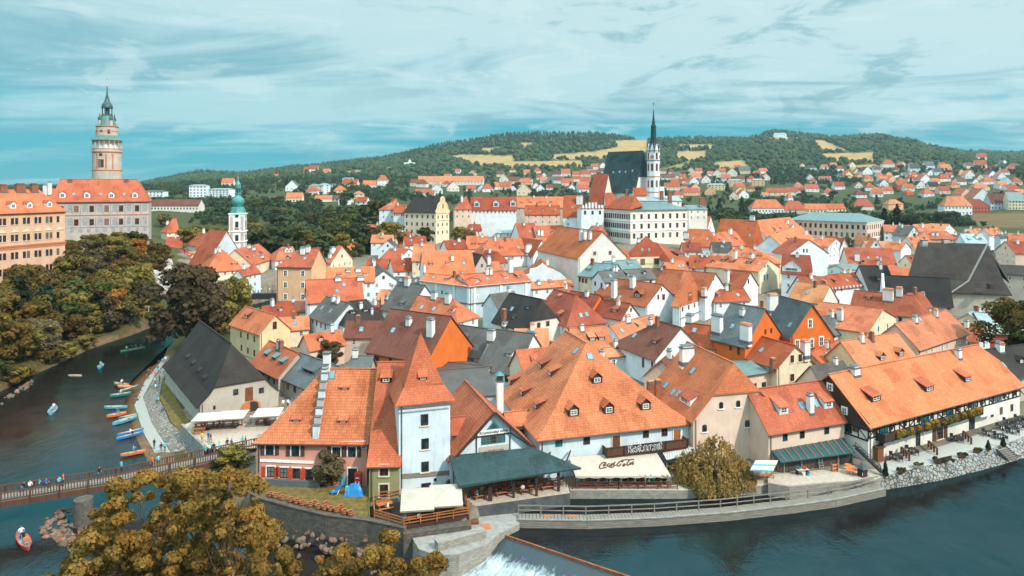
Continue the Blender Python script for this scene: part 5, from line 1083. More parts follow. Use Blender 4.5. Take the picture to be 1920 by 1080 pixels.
def brewery():
 t=thing('brewery','great barn like building under a huge rough black roof','brewery',tuple(onz(1783,549,1)))
 zr,ze=22.,7.6;RL,RR=onz(1721,454,zr),onz(1852,457,zr);A_,C_,B_=onz(1690,549,ze),onz(1783,549,ze),onz(1898,553,ze)
 m1=A_.lerp(RL,.36)+Vector((0,0,-1.4));m2=C_.lerp(RR,.34)+Vector((1.0,-.6,-1.6));m3=B_.lerp(RR,.34)+Vector((0,0,-1.2))
 bk=Vector((0,24,0));AB,BB=A_+bk+Vector((17,0,0)),B_+Vector((6,22,0))
 b=MB();b.slab([A_,C_,B_,m1,m2,m3,RL,RR,AB,BB],[(0,1,4,3),(3,4,7,6),(1,2,5,4),(4,5,7),(8,0,3,6),(2,9,7,5),(9,8,6,7)],.3,ROOF['shingle']);r=b.build('roof',t)
 b=MB();b.bar(C_+Vector((0,0,.1)),m2+Vector((0,0,.12)),.5,.25,'concrete');b.bar(m2+Vector((0,0,.12)),RR+Vector((0,0,.1)),.5,.25,'concrete');b.build('hip_flashing',t)
 b=MB();i=lambda q,d:Vector((q.x+d[0],q.y+d[1],0));pts=[i(A_,(.6,.8)),i(C_,(-.2,.8)),i(B_,(-.8,.8)),i(BB,(-1,-1)),i(AB,(.8,-1))];b.prism(pts,-1,ze - .15,WALL['stone']);b.build('wall',t)
 bv=BVHTree.FromPolygons([Vector(q) for q in b.v],b.f);rb=MB()
 nf=(Vector((C_.y-B_.y,B_.x-C_.x,0))).normalized();nf=-nf if nf.y>0 else nf
 q=onz(1819,560,5.6);window(t,(q.x,C_.y+.72,5.4),nf,1.1,1.4,'plain',one=True)
 for px_,py_ in ((1734,452),(1774,450)):
  q=onz(px_,py_+4,zr+.2);k=MB();k.box((q.x,q.y+.5,zr - .8),(1.7,1.4,1.9),'concrete',0);k.box((q.x,q.y+.5,zr+1.1),(2.1,1.7,.15),'lead',0)
  for j in range(3):k.box((q.x,q.y - .25,zr - .1+j*.4),(1.6,.12,.12),'frame',0)
  k.build('roof_vent',t)
 q=onz(1860,531,11.2);k=MB();k.box((q.x,q.y+.6,9.4),(1.3,1.6,1.6),'woodd',0);k.build('roof_hatch',t)
 b=MB();b.slab([RR+Vector((-.5,.5,-.1)),RR+Vector((3,14,-2)),B_+Vector((9,14,4)),B_+Vector((2,4,3.2))],[(0,3,2,1)],.3,ROOF['shingle']);b.build('rear_roof',t)
brewery();FOOT.append((142,214,1,0,22,16))
house('brewery_annex','flat brown roofed annex at the right edge beside the black roof',(1880,513),(1990,518),ze=10.5,W=14,h=2.4,wall='stone',roof='shingle',lod=1)
# curved stepped gable on the white house in the middle
A_,u_,n_,L_=CURV['A'],CURV['u'],CURV['n'],CURV['L'];b=MB();pr=[(0,-.5),(0,.6),(.12,1.0),(.13,2.2),(.24,2.6),(.26,4.3),(.40,4.7),(.5,6.2),(.6,4.7),(.72,4.0),(.84,3.0),(.93,1.7),(1,.4),(1,-.5)]
b.plate([A_+u_*L_*f-n_*.1+Vector((0,0,z_)) for f,z_ in pr],-n_*.35,WALL['white']);b.build('stepped_gable',CURV['root'])
for i in range(8):b=MB();q=A_+u_*L_*(i+.5)/8-n_*.35;b.box((q.x,q.y,CURV['ze'] - .1),(.7,.5,.6),WALL['white'],math.atan2(u_.y,u_.x));b.build('merlon',CURV['root'])
for i,lb in enumerate(['white house with battlement top beside the town hall']):
 h_=HOUSES[lb]
 for k in range(7):b=MB();q=h_['A']+h_['u']*h_['L']*(k+.5)/7-h_['n']*.3;b.box((q.x,q.y,h_['ze']+.1),(.9,.6,1.6+(1.2 if k in (2,3,4) else 0)),WALL['white'],math.atan2(h_['u'].y,h_['u'].x));b.build('merlon',h_['root'])
h_=HOUSES['white walled house with parapet and orange roof left of the black roofs']
for i in range(14):b=MB();q=h_['A']+h_['u']*h_['L']*(i+.5)/14-h_['n']*.35;b.box((q.x,q.y,h_['ze'] - .5),(.45,.4,.8),WALL['white'],math.atan2(h_['u'].y,h_['u'].x));b.build('merlon',h_['root'])
h_=DARKL;A_,n_,W_=h_['A']-h_['u']*.5,h_['n'],h_['W'];b=MB()
pts=[(-.2,-1),(-.2,.4),(.5,1.4),(1.2,3.0),(2.2,4.6),(3.4,6.4),(4.2,8.2),(5,8.8)];pts+=[(10-a,z_) for a,z_ in pts[::-1][1:]]
b.plate([A_+n_*W_*a/10+Vector((0,0,z_*h_['h']/8.2)) for a,z_ in pts],h_['u']*.6,WALL['white']);b.build('curved_gable',h_['root'])
for lb,fr in [('bluish white palace front with pilasters under a low orange roof',(0,.35,.7,1)),('bluish white palace wing bending right under an orange roof',(.08,.5,.92))]:
 h_=HOUSES[lb]
 for f in fr:b=MB();q,d,no=wall_pt(h_,'F',min(max(f,.02),.98),0,.08);b.box((q.x,q.y,h_['zb']),(.8,.3,h_['ze']-h_['zb'] - .1),WALL['white'],math.atan2(d.y,d.x));b.build('pilaster',h_['root'])
 band(h_,'F',h_['ze'] - .5,.4,.35,'trimw');band(h_,'F',h_['ze']-5.4,.35,.25,'lead')
# ------------------------------------------------------------------ small houses filling the lanes of the old town
def infill():
 r=random.Random(11);put={};n_=0;tr=0;names=[]
 def free(x,y,hl,hw,ux,uy):
  for fx in (-1,-.5,0,.5,1):
   for fy in (-1,0,1):
    qx,qy=x+ux*hl*fx-uy*hw*fy,y+uy*hl*fx+ux*hw*fy
    for a,b,vx,vy,L2,W2 in FOOT:
     dx,dy=qx-a,qy-b
     if abs(dx*vx+dy*vy)<L2+.4 and abs(-dx*vy+dy*vx)<W2+.4:return False
  return True
 while n_<46 and tr<9000:
  tr+=1;px,D=r.uniform(500,1900),120*(345/120)**r.random();x,y=(px-HX)*D/F,D;py=HY+F*(H-base_ground(x,y))/D
  if px<700 and D>205 or px>1560 and D<135 or D<128 and px<1000:continue
  hl,hw=r.uniform(2.6,5.2),r.uniform(2.4,3.6);yaw=r.choice((0,.35,.8,-.4,1.1))+r.uniform(-.1,.1);ux,uy=math.cos(yaw),math.sin(yaw)
  if not free(x,y,hl,hw,ux,uy):continue
  z=base_ground(x,y);ze=z+r.uniform(3.6,6.2);A_=Vector((x-ux*hl+uy*hw,y-uy*hl-ux*hw,ze));B_=Vector((x+ux*hl+uy*hw,y+uy*hl-ux*hw,ze))
  if A_.x/A_.y>=B_.x/B_.y - .005:continue
  wl=r.choice(('white','white','cream','cool','blush','pale'));rf=r.choice(('orange','red','pale','orange','rust','slate','brown'));n_+=1;k=(wl,rf);i=put.get(k,0);put[k]=i+1
  o=town(f"{WN_[wl]} low lane house with {RN_[rf]} in a gap of the old town",pix(A_),(pix(B_)[0],),D=A_.y,yaw=math.degrees(yaw),W=hw*2,h=hw*r.uniform(.9,1.15),wall=wl,roof=rf,lod=1,group='low lane houses of the old town');names.append((px,k,o['root']))
 names.sort(key=lambda v:v[0]);c={}
 for px,k,o in names:
  if put[k]>1:i=c.get(k,0);c[k]=i+1;o['label']=f"{('first', 'second', 'third', 'fourth', 'fifth', 'sixth', 'seventh', 'eighth')[i]} {WN_[k[0]]} low lane house with {RN_[k[1]]} in old lanes, from left"
 print('infill',n_)
WN_=dict(white='white',cream='cream',cool='cool white',blush='pinkish',pale='ivory');RN_=dict(orange='orange roof',red='red roof',pale='salmon roof',rust='rust red roof',slate='grey slate roof',brown='brown roof')
infill()
# ------------------------------------------------------------------ houses on the far slopes: (px, py of the base, width px, wall, roof, form[, wall px, roof px, floors])
FAR={
 'right': ('on the right hillside', """1797,404,52,white,pale,h,19,17,2|1836,400,42,red,red,f,13,14,2|1843,386,38,white,pale,f|1874,393,33,blue,brown,g,14,16,2|1906,393,30,cream,teal,g,17,16,3|1448,367,19,cream,red,g|1467,367,18,blush,red,g|1486,366,20,white,orange,g|1524,360,24,white,orange,g|1503,362,13,pale,red,g
1440,402,60,white,orange,h,13,15,1|1492,401,43,grey,orange,h,9,15,0|1531,400,38,cream,orange,g,8,10,1|1566,398,40,cream,red,g,7,9,1|1620,394,38,pale,orange,h,8,13,0|1680,394,28,peach,pale,h,12,8,0|1667,314,22,pale,red,h|1627,328,18,white,brown,f|1645,323,14,white,slate,g|1592,334,15,yellow,orange,f|1580,334,11,blue,slate,g|1548,339,22,blue,red,g,5,4,1
1611,353,14,pale,orange,f|1633,358,19,white,red,h|1645,361,12,peach,orange,g|1658,350,16,white,slate,f|1692,354,20,red,red,g|1711,341,17,yellow,red,h|1736,344,20,white,orange,f|1706,359,18,white,red,g|1727,353,16,pale,dark,f|1752,356,19,yellow,dark,g|1773,341,20,pale,orange,h|1792,352,16,peach,orange,h|1804,347,17,white,brown,g|1819,335,18,white,pale,f|1842,358,28,pale,orange,h
1856,346,23,white,orange,h|1862,332,14,white,brown,f|1890,347,16,blue,palemetal,f|1908,347,19,blush,red,h|1884,310,12,white,slate,f|1840,315,22,pale,red,g|1819,316,14,pale,brown,g|1775,322,20,blush,pale,g|1760,328,15,cool,slate,g|1745,329,12,white,slateblue,f|1744,317,18,cool,slateblue,g|1716,322,19,white,slate,g|1842,301,17,white,orange,g|1813,371,20,peach,orange,f|1838,366,28,white,pale,h|1772,364,20,blush,red,g|1707,366,13,orange,red,h|1901,361,22,white,red,g|1756,345,13,white,orange,g|1782,333,12,white,red,g|1830,345,12,white,slate,f|1870,318,12,white,red,f|1898,322,13,white,red,g|1650,334,12,white,orange,g|1700,333,12,white,slate,g"""),
 'behind': ('right of the church spire', """1246,337,11,blue,slate,g|1258,339,16,pale,brown,g|1270,335,15,blush,slate,g|1281,336,12,peach,red,g|1296,328,17,blush,red,f|1311,325,12,pale,orange,g|1307,338,17,white,orange,g|1324,343,17,pale,brown,f|1345,333,18,pale,red,f|1354,327,14,blush,red,g|1373,331,19,pale,orange,f|1362,340,16,blue,orange,g|1345,345,11,blue,slateblue,f|1397,326,20,yellow,slateblue,g|1266,347,14,peach,red,g|1343,357,33,yellow,palemetal,b,11,2,3|1378,350,27,peach,palemetal,b,12,2,3|1422,349,23,peach,palemetal,b,12,2,3
1263,357,24,pale,red,g|1285,355,14,pale,red,h|1298,367,30,peach,orange,g|1251,352,11,pale,red,g|1376,374,17,cream,red,f|1395,372,19,white,red,f|1436,370,11,white,orange,g|1333,330,11,pale,orange,g|1383,319,12,pale,orange,g|1420,330,12,pale,red,g|1231,330,9,white,slate,g"""),
 'valley': ('left of the church', """965,346,20,blush,brown,g|984,349,28,cream,orange,h|1005,353,12,white,slate,f|1020,343,14,pale,orange,g|1034,344,16,cool,slate,g|1051,344,16,pale,brown,g|1044,333,16,pale,brown,g|1060,331,18,pale,orange,g|1081,333,15,pale,red,g|1098,333,18,pale,orange,g|1064,349,20,blush,orange,g|1083,341,14,pale,red,g|1098,346,20,white,red,g|1094,355,20,pale,orange,g|1072,356,12,white,slate,f|982,367,26,cream,orange,f|1020,334,12,white,slate,f|1115,318,14,white,red,g|1106,321,11,white,slate,g|1131,315,12,white,orange,f
790,351,19,pale,brown,h|777,349,16,blush,brown,g|792,367,30,cool,orange,g,7,6,1|819,363,22,cool,slate,f,9,9,1|850,359,22,pale,brown,f|836,350,14,pale,red,h|883,361,18,cool,orange,g|903,359,15,blue,slate,f|915,360,20,white,orange,h|930,356,19,white,orange,h|945,356,24,blush,red,g|962,358,12,white,red,f|806,370,16,white,red,g|1030,356,12,pale,red,g|1012,337,11,blush,red,g"""),
 'wood': ('on the left plateau', """718,348,21,white,orange,h,11,9,2|693,352,25,blue,orange,g,6,8,0|655,350,28,blush,red,g,6,8,0|652,341,20,white,palemetal,b,7,1,2|592,364,27,blue,teal,b,16,3,3|609,364,19,white,palemetal,b,18,2,4|584,365,21,pale,orange,h,8,9,0|547,359,24,white,slate,f|551,382,30,cream,orange,g,12,9,1|637,363,22,yellow,orange,h|606,379,32,pale,orange,g,7,6,0|628,378,14,grey,slate,g|643,384,17,white,slate,f,10,7,2|656,380,13,pale,orange,f|672,373,20,cream,pale,h,10,5,2|621,355,11,white,slate,b,9,1,2|677,384,20,white,red,g
519,331,18,pale,orange,g,2,3,0|575,323,12,blush,red,g|588,324,17,white,red,g|611,327,13,pale,orange,g|731,318,9,white,slate,b,5,1,0|937,329,9,white,slate,g|790,310,5,white,red,g|371,370,33,white,palemetal,b,22,2,4|410,370,38,white,palemetal,b,15,2,4|327,397,90,pale,brown,g,12,11,1|286,373,40,white,slateblue,b,14,2,3|426,349,22,pale,orange,g|312,351,14,white,orange,b,5,1,1|1463,258,24,white,palemetal,b,6,3,1""")}
FARPOS=[]
WN=dict(white='white',cream='cream',red='brick red',blue='pale blue',blush='pinkish',pale='ivory',cool='cool white',grey='grey',peach='peach',yellow='yellow',orange='orange',green='green',stone='stone')
RN=dict(orange='orange roof',red='dull red roof',pale='salmon roof',brown='brown roof',slate='grey slate roof',slateblue='blue grey roof',dark='black roof',teal='teal roof',palemetal='flat grey roof')
FN=dict(h='hipped ',f='gabled ',g='',b='blocky ')
ORD=['first','second','third','fourth','fifth','sixth','seventh','eighth','ninth','tenth','eleventh','twelfth']
def far_houses():
 for zone,(where,txt) in FAR.items():
  rows=[]
  for q in txt.replace("\n","|").split("|"):
   v=q.split(",");rows.append((float(v[0]),float(v[1]),float(v[2]),v[3],v[4],v[5],float(v[6]) if len(v)>6 else None,float(v[7]) if len(v)>7 else None,int(v[8]) if len(v)>8 else 1))
  rr=random.Random(len(txt));n0={'right':40,'valley':16,'behind':14,'wood':0}[zone];bx={'right':(1490,1915,312,372),'valley':(800,1128,322,362),'behind':(1240,1440,325,372),'wood':(0,1,0,1)}[zone]
  for _ in range(3000):
   if n0<=0:break
   a,c=rr.uniform(bx[0],bx[1]),rr.uniform(bx[2],bx[3]);w=(8+(c-300)*.14)*rr.uniform(.85,1.2)
   if any(abs(a-q[0])<(w+q[2])*.52 and abs(c-q[1])<6 for q in rows):continue
   rows.append((a,c,w,rr.choice(('white','cream','pale','blush','peach','cool')),rr.choice(('orange','red','pale','orange','brown')),rr.choice('gfh'),None,None,1));n0-=1
  rows.sort(key=lambda v:v[:3]);cnt={}
  for r in rows:k=(r[3],r[4],r[5]);cnt[k]=cnt.get(k,0)+1
  seen={}
  for px,py,w,wl,rf,fm,hw,hr,fl in rows:
   g=hit_ground(px,py,300);D=g.y;FARPOS.append((g.x,g.y,w*D/F));s=D/F
   if hw is None:hw=min(w*.42,7) if fm!='f' else w*.40;hr=min(w*.42,8) if fm!='f' else w*.48
   k=(wl,rf,fm);lb=f"{FN[fm]}{WN[wl]} house with {RN[rf]} {where}"
   if cnt[k]>1:i=seen.get(k,0);seen[k]=i+1;lb=f"{ORD[min(i, 11)]} {FN[fm]}{WN[wl]} house with {RN[rf]} {where} from the left"
   ze=g.z+hw*s;yaw=random.uniform(-14,14) if w<40 else random.uniform(-4,4);kw=dict(D=D,yaw=yaw,wall=wl,roof=rf,lod=2,zb=g.z-5,rt=.25,ov=.5,group='houses '+where,cat='house')
   A_=(px-w/2,HY+F*(H-ze)/D);B_=(px+w/2,);wm=w*s
   dep=min(wm*.8,13)
   if fm=='f':o=house('far_house',lb,A_,B_,kind='f',h=hr*s,ln=max(wm,9),**kw)
   elif fm=='b':o=house('far_building',lb,A_,B_,W=dep,h=max(hr*s,.6),ends=('h','h'),ins=(dep*.3,dep*.3),**kw)
   else:o=house('far_house',lb,A_,B_,W=dep,h=hr*s,ends=('h','h') if fm=='h' else ('g','g'),**kw)
   nw=max(1,int(w/7)) if w<30 else int(w/6)
   for f in range(fl):
    for i in range(nw):
     q,d,no=wall_pt(o,'F',(i+.5)/nw,ze-hw*s*(f+.5)/max(fl,1));window(o['root'],q,no,min(1.5,wm/nw*.4),min(1.7,hw*s/max(fl,1)*.5),'dark',one=True)
 g=hit_ground(848,347,300);D=g.y;s=D/F
 o=house('barracks','very long white building with orange roof on the slope left of the church',(783,HY+F*(H-g.z-8*s)/D),(906,),D=D,yaw=-4,W=14,h=9*s,wall='pale',roof='pale',lod=2,zb=g.z-6,cat='long building')
 for i in range(20):q,d,no=wall_pt(o,'F',(i+.5)/20,g.z+4.6*s);window(o['root'],q,no,1.4,2,'dark',one=True)
 FARPOS.append((g.x-30,g.y,60));FARPOS.append((g.x+30,g.y,60))
 g=hit_ground(768,308,300);s=g.y/F;t=thing('hill_chapel','white domed chapel among trees on the distant hill','chapel',g)
 b=MB();b.box((g.x,g.y,g.z-3),(20*s,8*s,3+3.5*s),WALL['white'],0);b.build('wall',t);b=MB();b.lathe((g.x,g.y,g.z),[(3.2*s,2*s),(3.2*s,5*s),(2.4*s,6.5*s),(.8*s,8*s),(.1,11*s)],WALL['cream'],12);b.build('dome',t)
 FARPOS.append((g.x,g.y,20*s))
 g0,g1=hit_ground(1652,340,300),hit_ground(1698,329,300);t=thing('garage_row','stepped row of white garages climbing the right hand hillside','garages',g0)
 for i in range(8):
  a=g0.lerp(g1,i/8);b=MB();b.box((a.x,a.y,a.z-4),((g1.x-g0.x)/8.6,8,7.5),WALL['white'],0);b.build('garage',t)
 g=hit_ground(1479,384,300);s=g.y/F;t=thing('gate_tower','small white tower with pointed orange roof left of the school roof','tower',g);b=MB();b.box((g.x,g.y,g.z-2),(11*s,11*s,2+13*s),WALL['white'],.3);b.build('wall',t)
 b=MB();b.lathe((g.x,g.y,g.z+13*s),[(8.6*s,0),(0.2,10.5*s)],ROOF['orange'],4,.3+R(45));b.build('roof',t)
 for i in range(2):window(t,Vector((g.x+(i*2-1)*2.4*s,g.y-5.9*s,g.z+9*s)),Vector((.3,-.95,0)),1.2*s,2.4*s,'dark',one=True)
 for px_,y0,y1,lb in ((1497,258,231,'thin grey radio mast on the right hilltop'),(1850,288,274,'distant radio mast on the far right ridge')):
  g=hit_ground(px_,y0,300);s=g.y/F;t=thing('radio_mast',lb,'mast',g);b=MB();b.tube(g,g+Vector((0,0,(y0-y1)*s)),.9*s/2,.25*s,'lead',6);b.build('mast_pole',t);b=MB()
  for k in (.5,.75):b.box((g.x,g.y,g.z+(y0-y1)*s*k),(1.6*s,1.6*s,.8*s),'frame',0)
  b.build('antenna_platform',t)
far_houses()
# ------------------------------------------------------------------ trees
def leaf_mat(name,c,warm,var=.35,rnd=1.):
 t=NT(name);a=t.n("ShaderNodeVertexColor");a.layer_name="Col";oi=t.n("ShaderNodeObjectInfo")
 sp=t.n("ShaderNodeSeparateColor");t.l(a.outputs[0],sp.inputs[0])
 col=t.mix(sp.outputs[0],dk(c,1-var),dk(c,1+var*1.6));col=t.mix(t.rng(sp.outputs[1],.55,1.0,0,.85),col,warm)
 hs=t.n("ShaderNodeHueSaturation");t.l(col,hs.inputs["Color"]);t.l(t.rng(oi.outputs["Random"],0,1,1 - .38*rnd,1+.35*rnd),hs.inputs["Value"]);t.l(t.rng(oi.outputs["Random"],0,1,.5 - .02*rnd,.5+.015*rnd),hs.inputs["Hue"])
 df=t.n("ShaderNodeBsdfDiffuse");tr=t.n("ShaderNodeBsdfTranslucent");mx=t.n("ShaderNodeMixShader");mx.inputs[0].default_value=.28
 t.l(hs.outputs[0],df.inputs[0]);t.l(hs.outputs[0],tr.inputs[0]);t.l(df.outputs[0],mx.inputs[1]);t.l(tr.outputs[0],mx.inputs[2]);t.l(mx.outputs[0],t.out.inputs[0]);return t.m
LEAF=dict(olive=leaf_mat('leaf_olive',(.12,.105,.028,1),(.24,.14,.03,1),.45),brown=leaf_mat('leaf_brown',(.13,.10,.028,1),(.26,.145,.03,1)),green=leaf_mat('leaf_green',(.055,.066,.022,1),(.13,.10,.028,1)),dark=leaf_mat('leaf_dark',(.026,.040,.024,1),(.05,.06,.028,1)),
   grey=leaf_mat('leaf_greybrown',(.105,.080,.042,1),(.16,.11,.05,1)),gold=leaf_mat('leaf_gold',(.185,.112,.030,1),(.32,.155,.032,1),.5,.1),amber=leaf_mat('leaf_amber',(.30,.13,.025,1),(.38,.15,.02,1)),
   willow=leaf_mat('leaf_willow',(.27,.175,.055,1),(.40,.23,.06,1),.35,0.),teal=leaf_mat('leaf_far',(.052,.078,.038,1),(.13,.122,.045,1)))
BARK=plain('bark',(.075,.055,.042,1),.95,.1,.4,3)
def quads(cen,nrm,size,asp=1.0,rng=RNG):
 n=len(cen);r=rng.normal(size=(n,3));t=np.cross(nrm,r);t/=np.linalg.norm(t,axis=1)[:,None]+1e-9;b=np.cross(nrm,t);s=size[:,None]
 v=np.stack([cen-t*s-b*s*asp,cen+t*s-b*s*asp*.6,cen+t*s*.8+b*s*asp,cen-t*s*.7+b*s*asp],1);return v.reshape(-1,3)
def mesh_np(name,v,f,mat,col=None,k=4):
 me=bpy.data.meshes.new(name);me.vertices.add(len(v));me.vertices.foreach_set("co",np.ascontiguousarray(v,dtype=np.float32).ravel())
 me.loops.add(f.size);me.loops.foreach_set("vertex_index",f.astype(np.int32).ravel());me.polygons.add(len(f));me.polygons.foreach_set("loop_start",np.arange(0,f.size,k,dtype=np.int32));me.update(calc_edges=True)
 if col is not None:
  at=me.color_attributes.new("Col",'FLOAT_COLOR','POINT');c=np.ones((len(v),4));c[:,:3]=col;at.data.foreach_set("color",c.ravel())
 me.materials.append(mat);return me
def leafy(name,mat,clumps,n_leaf,lsize,rng,asp=1.0,up=.45,fill=.55):
 """clumps: (x,y,z,r) spheres; leaves sit mostly on each clump's skin"""
 cl=np.array(clumps);n=len(cl);idx=rng.integers(0,n,n_leaf) if n_leaf>n else np.arange(n);w=cl[:,3]**2;idx=rng.choice(n,n_leaf,p=w/w.sum())
 d=rng.normal(size=(n_leaf,3));d[:,2]+=up;d/=np.linalg.norm(d,axis=1)[:,None];rad=cl[idx,3]*(fill+(1.05-fill)*rng.random(n_leaf)**.5)
 cen=cl[idx,:3]+d*rad[:,None]*np.array([1,1,.8]);nr=d+rng.normal(size=(n_leaf,3))*.55;nr/=np.linalg.norm(nr,axis=1)[:,None]
 v=quads(cen,nr,lsize*(.6+.8*rng.random(n_leaf)),asp,rng);f=np.arange(len(v)).reshape(-1,4)
 ch=rng.random(n);cg=rng.random(n);base=np.clip(ch[idx]*.7+rng.random(n_leaf)*.4,0,1);g2=np.clip(cg[idx]*.75+rng.random(n_leaf)*.35,0,1)
 col=np.repeat(np.stack([base,g2,np.zeros(n_leaf)],1),4,0);return mesh_np(name,v,f,mat,col)
def branch_mesh(segs):
 b=MB()
 for a,c,r0,r1 in segs:b.tube(a,c,r0,r1,BARK,7)
 me=bpy.data.meshes.new('trunk');me.from_pydata(b.v,[],b.f);me.materials.append(BARK);me.polygons.foreach_set("use_smooth",[True]*len(me.polygons));return me
def broad(mat,seed,nl,ls,hh=10.,wide=.36,ncl=26,base=.2):
 """a tree hh metres high: irregular crown of leaf clumps, tapered trunk with limbs"""
 rng=np.random.default_rng(seed);cl=[];lean=rng.normal(size=2)*.04*hh
 for i in range(ncl):
  a=rng.random()*2*math.pi;zz=base+.06+(1-base - .12)*rng.random()**.85;tt=(zz-base)/(1-base);prof=math.sin(math.pi*min(1,max(.04,tt*.86+.1)))**.65
  r=wide*hh*prof*(.35+.65*rng.random()**.6)*(1+.25*math.sin(3*a+seed));cl.append((r*math.cos(a)+lean[0]*tt,r*math.sin(a)+lean[1]*tt,zz*hh,hh*rng.uniform(.085,.15)))
 cl.append((0,0,.62*hh,.2*hh));cl.append((lean[0],lean[1],.85*hh,.12*hh))
 segs=[((0,0,-.1*hh),(lean[0]*.3,lean[1]*.3,.35*hh),.028*hh,.018*hh),((lean[0]*.3,lean[1]*.3,.35*hh),(lean[0],lean[1],.75*hh),.018*hh,.006*hh)]
 for c in cl[:8]:segs.append(((0,0,hh*rng.uniform(.22,.5)),(c[0],c[1],c[2]),.010*hh,.003*hh))
 return leafy('crown',mat,cl,nl,ls,rng),branch_mesh(segs)
def conifer(mat,seed,nl,ls,hh=10.,wide=.2):
 rng=np.random.default_rng(seed);cl=[]
 for i in range(40):
  t=rng.random()**.8;a=rng.random()*6.28;r=wide*hh*(1-t)*(.5+.5*rng.random());cl.append((r*math.cos(a),r*math.sin(a),(.08+.88*t)*hh,hh*(.05+.07*(1-t))))
 cl.append((0,0,.97*hh,.03*hh));return leafy('crown',mat,cl,nl,ls,rng,1.0,-.1),branch_mesh([((0,0,-.1*hh),(0,0,.9*hh),.02*hh,.004*hh)])
PROTO={}
def protos(key,fn,n):PROTO[key]=[fn(i) for i in range(n)]
protos('brown',lambda i:broad(LEAF['brown'],10+i,2600,.26,10,.36+.04*(i%3),28),4)
protos('grey',lambda i:broad(LEAF['grey'],30+i,5200,.20,10,.33,34,.08),2)
protos('amber',lambda i:broad(LEAF['amber'],36+i,1600,.24,10,.24,18,.3),1)
protos('green',lambda i:broad(LEAF['green'],40+i,1300,.36,10,.40+.04*(i%2),22,.1),4)
protos('far',lambda i:broad(LEAF['teal'],60+i,420,.62,10,.42,15,.06),4)
protos('dark',lambda i:conifer(LEAF['dark'],80+i,900,.34,10,.20),2)
protos('olive',lambda i:broad(LEAF['olive'],90+i,9000,.13,10,.40,40,.12),1)
NTREE=[0]
def tree(key,g,hh,label,group=None,rot=None,wide=1.,cat='tree',name='tree'):
 cr,tk=random.choice(PROTO[key]);t=thing(name,label,cat,g,group);s=hh/10.;NTREE[0]+=1
 t.rotation_euler=(0,0,random.uniform(0,6.28) if rot is None else rot);t.scale=(s*wide,s*wide,s)
 for nm,me in (('trunk',tk),('crown',cr)):
  o=bpy.data.objects.new(nm,me);o.parent=t;COL.objects.link(o)
 return t
def clear_of_far(x,y,r):
 return all((x-a)**2+(y-b)**2>(r+w*.55)**2 or y>b+w*.8 for a,b,w in FARPOS)
def top_limit(px):
 return float(np.interp(px,[-60,0,25,38,55,85,105,122,150,180,240,285,300,312,330],[560,530,520,478,520,495,515,452,442,437,432,433,450,470,520]))
def castle_trees():
 n=0;pts=[];tries=0;rnd=random.Random(5)
 while n<84 and tries<6000:
  tries+=1;px=rnd.uniform(-40,312);D=rnd.uniform(150,262);x,y=(px-HX)*D/F,D
  if px<122 and D>140+.3*(122-px)+66:continue
  if px<128 and D>200+px*.1:continue
  g=base_ground(x,y);z0=ground(x,y)
  if z0<-2.2:continue
  if 270<px<312 and 205<D<250:continue
  if 150<px<300 and D<212 and rnd.random()<.75:continue
  if any((x-a)**2+(y-b)**2<4.6**2 for a,b in pts):continue
  hh=rnd.uniform(7,12.5);py=HY+F*(H-z0)/D;tl=top_limit(px);hmax=(py-tl)*D/F
  if hmax<4:continue
  hh=min(hh,hmax);pts.append((x,y));n+=1;k=rnd.random()
  key='brown' if k<.66 else ('green' if k<.84 else ('grey' if k<.97 else 'amber'))
  lb=dict(brown='bushy brown green tree on the wooded slope below the castle',green='darker green tree on the wooded slope below the castle',grey='greyish feathery tree on the slope below the castle',amber='amber leaved tree on the slope below the castle')[key]
  tree(key,(x,y,z0 - .4),hh,lb,'trees on the castle slope',wide=rnd.uniform(1.0,1.3))
castle_trees()
for px,D,hh,key,lb,wd in [(37,168,15,'dark','dark pointed conifer in front of the palace windows',1.5),(85,182,14,'dark','dark blunt conifer by the palace corner',1.5),(219,196,11,'amber','slim amber leaved tree above the river wall',.9)]:
 x=(px-HX)*D/F;z0=ground(x,D);tree(key,(x,D,z0),hh,lb,wide=wd)
tree('grey',onz(352,655,-1.5),22,'tall feathery grey brown tree between barn and river',wide=1.1,rot=1.0)
tree('grey',onz(395,640,-1),15,'smaller grey brown tree right beside the tall feathery one',wide=1.1,rot=2.0)
tree('brown',onz(438,612,-.5),14.5,'round brown tree by the river below the onion tower',wide=1.0,rot=.5)
tree('brown',onz(425,628,-.5),9,'low brown bushy tree behind the barn roof',wide=1.2,rot=.9)
tree('grey',onz(620,690,0),6.0,'small reddish grey bush beside the white corner house',wide=1.2)
tree('olive',onz(1916,700,0),15.5,'golden green tree at the right edge by the lane',wide=1.05,rot=2.2)
tree('green',onz(1944,705,0),12.0,'darker green tree at the right edge under the golden one',wide=1.2,rot=.2)
def wood(key,n,box,d0,d1,hr,lb,group,seed,limit=None,sep=5.,wide=1.15):
 rnd=random.Random(seed);pts=[];k=0;tr=0
 while k<n and tr<n*60:
  tr+=1;px=rnd.uniform(box[0],box[2]);D=d0*(d1/d0)**rnd.random();x=(px-HX)*D/F;z0=ground(x,D);py=HY+F*(H-z0)/D
  if not (box[1]<py<box[3]):continue
  if any((x-a)**2+(D-b)**2<sep**2 for a,b in pts) or not clear_of_far(x,D,5):continue
  hh=rnd.uniform(*hr)
  if limit:hm=(py-limit(px))*D/F;hh=min(hh,hm)
  if hh<3.5:continue
  kk=key if isinstance(key,str) else rnd.choice(key);pts.append((x,D));k+=1
  tree(kk,(x,D,z0 - .5),hh,lb,group,wide=wide*rnd.uniform(.85,1.25))
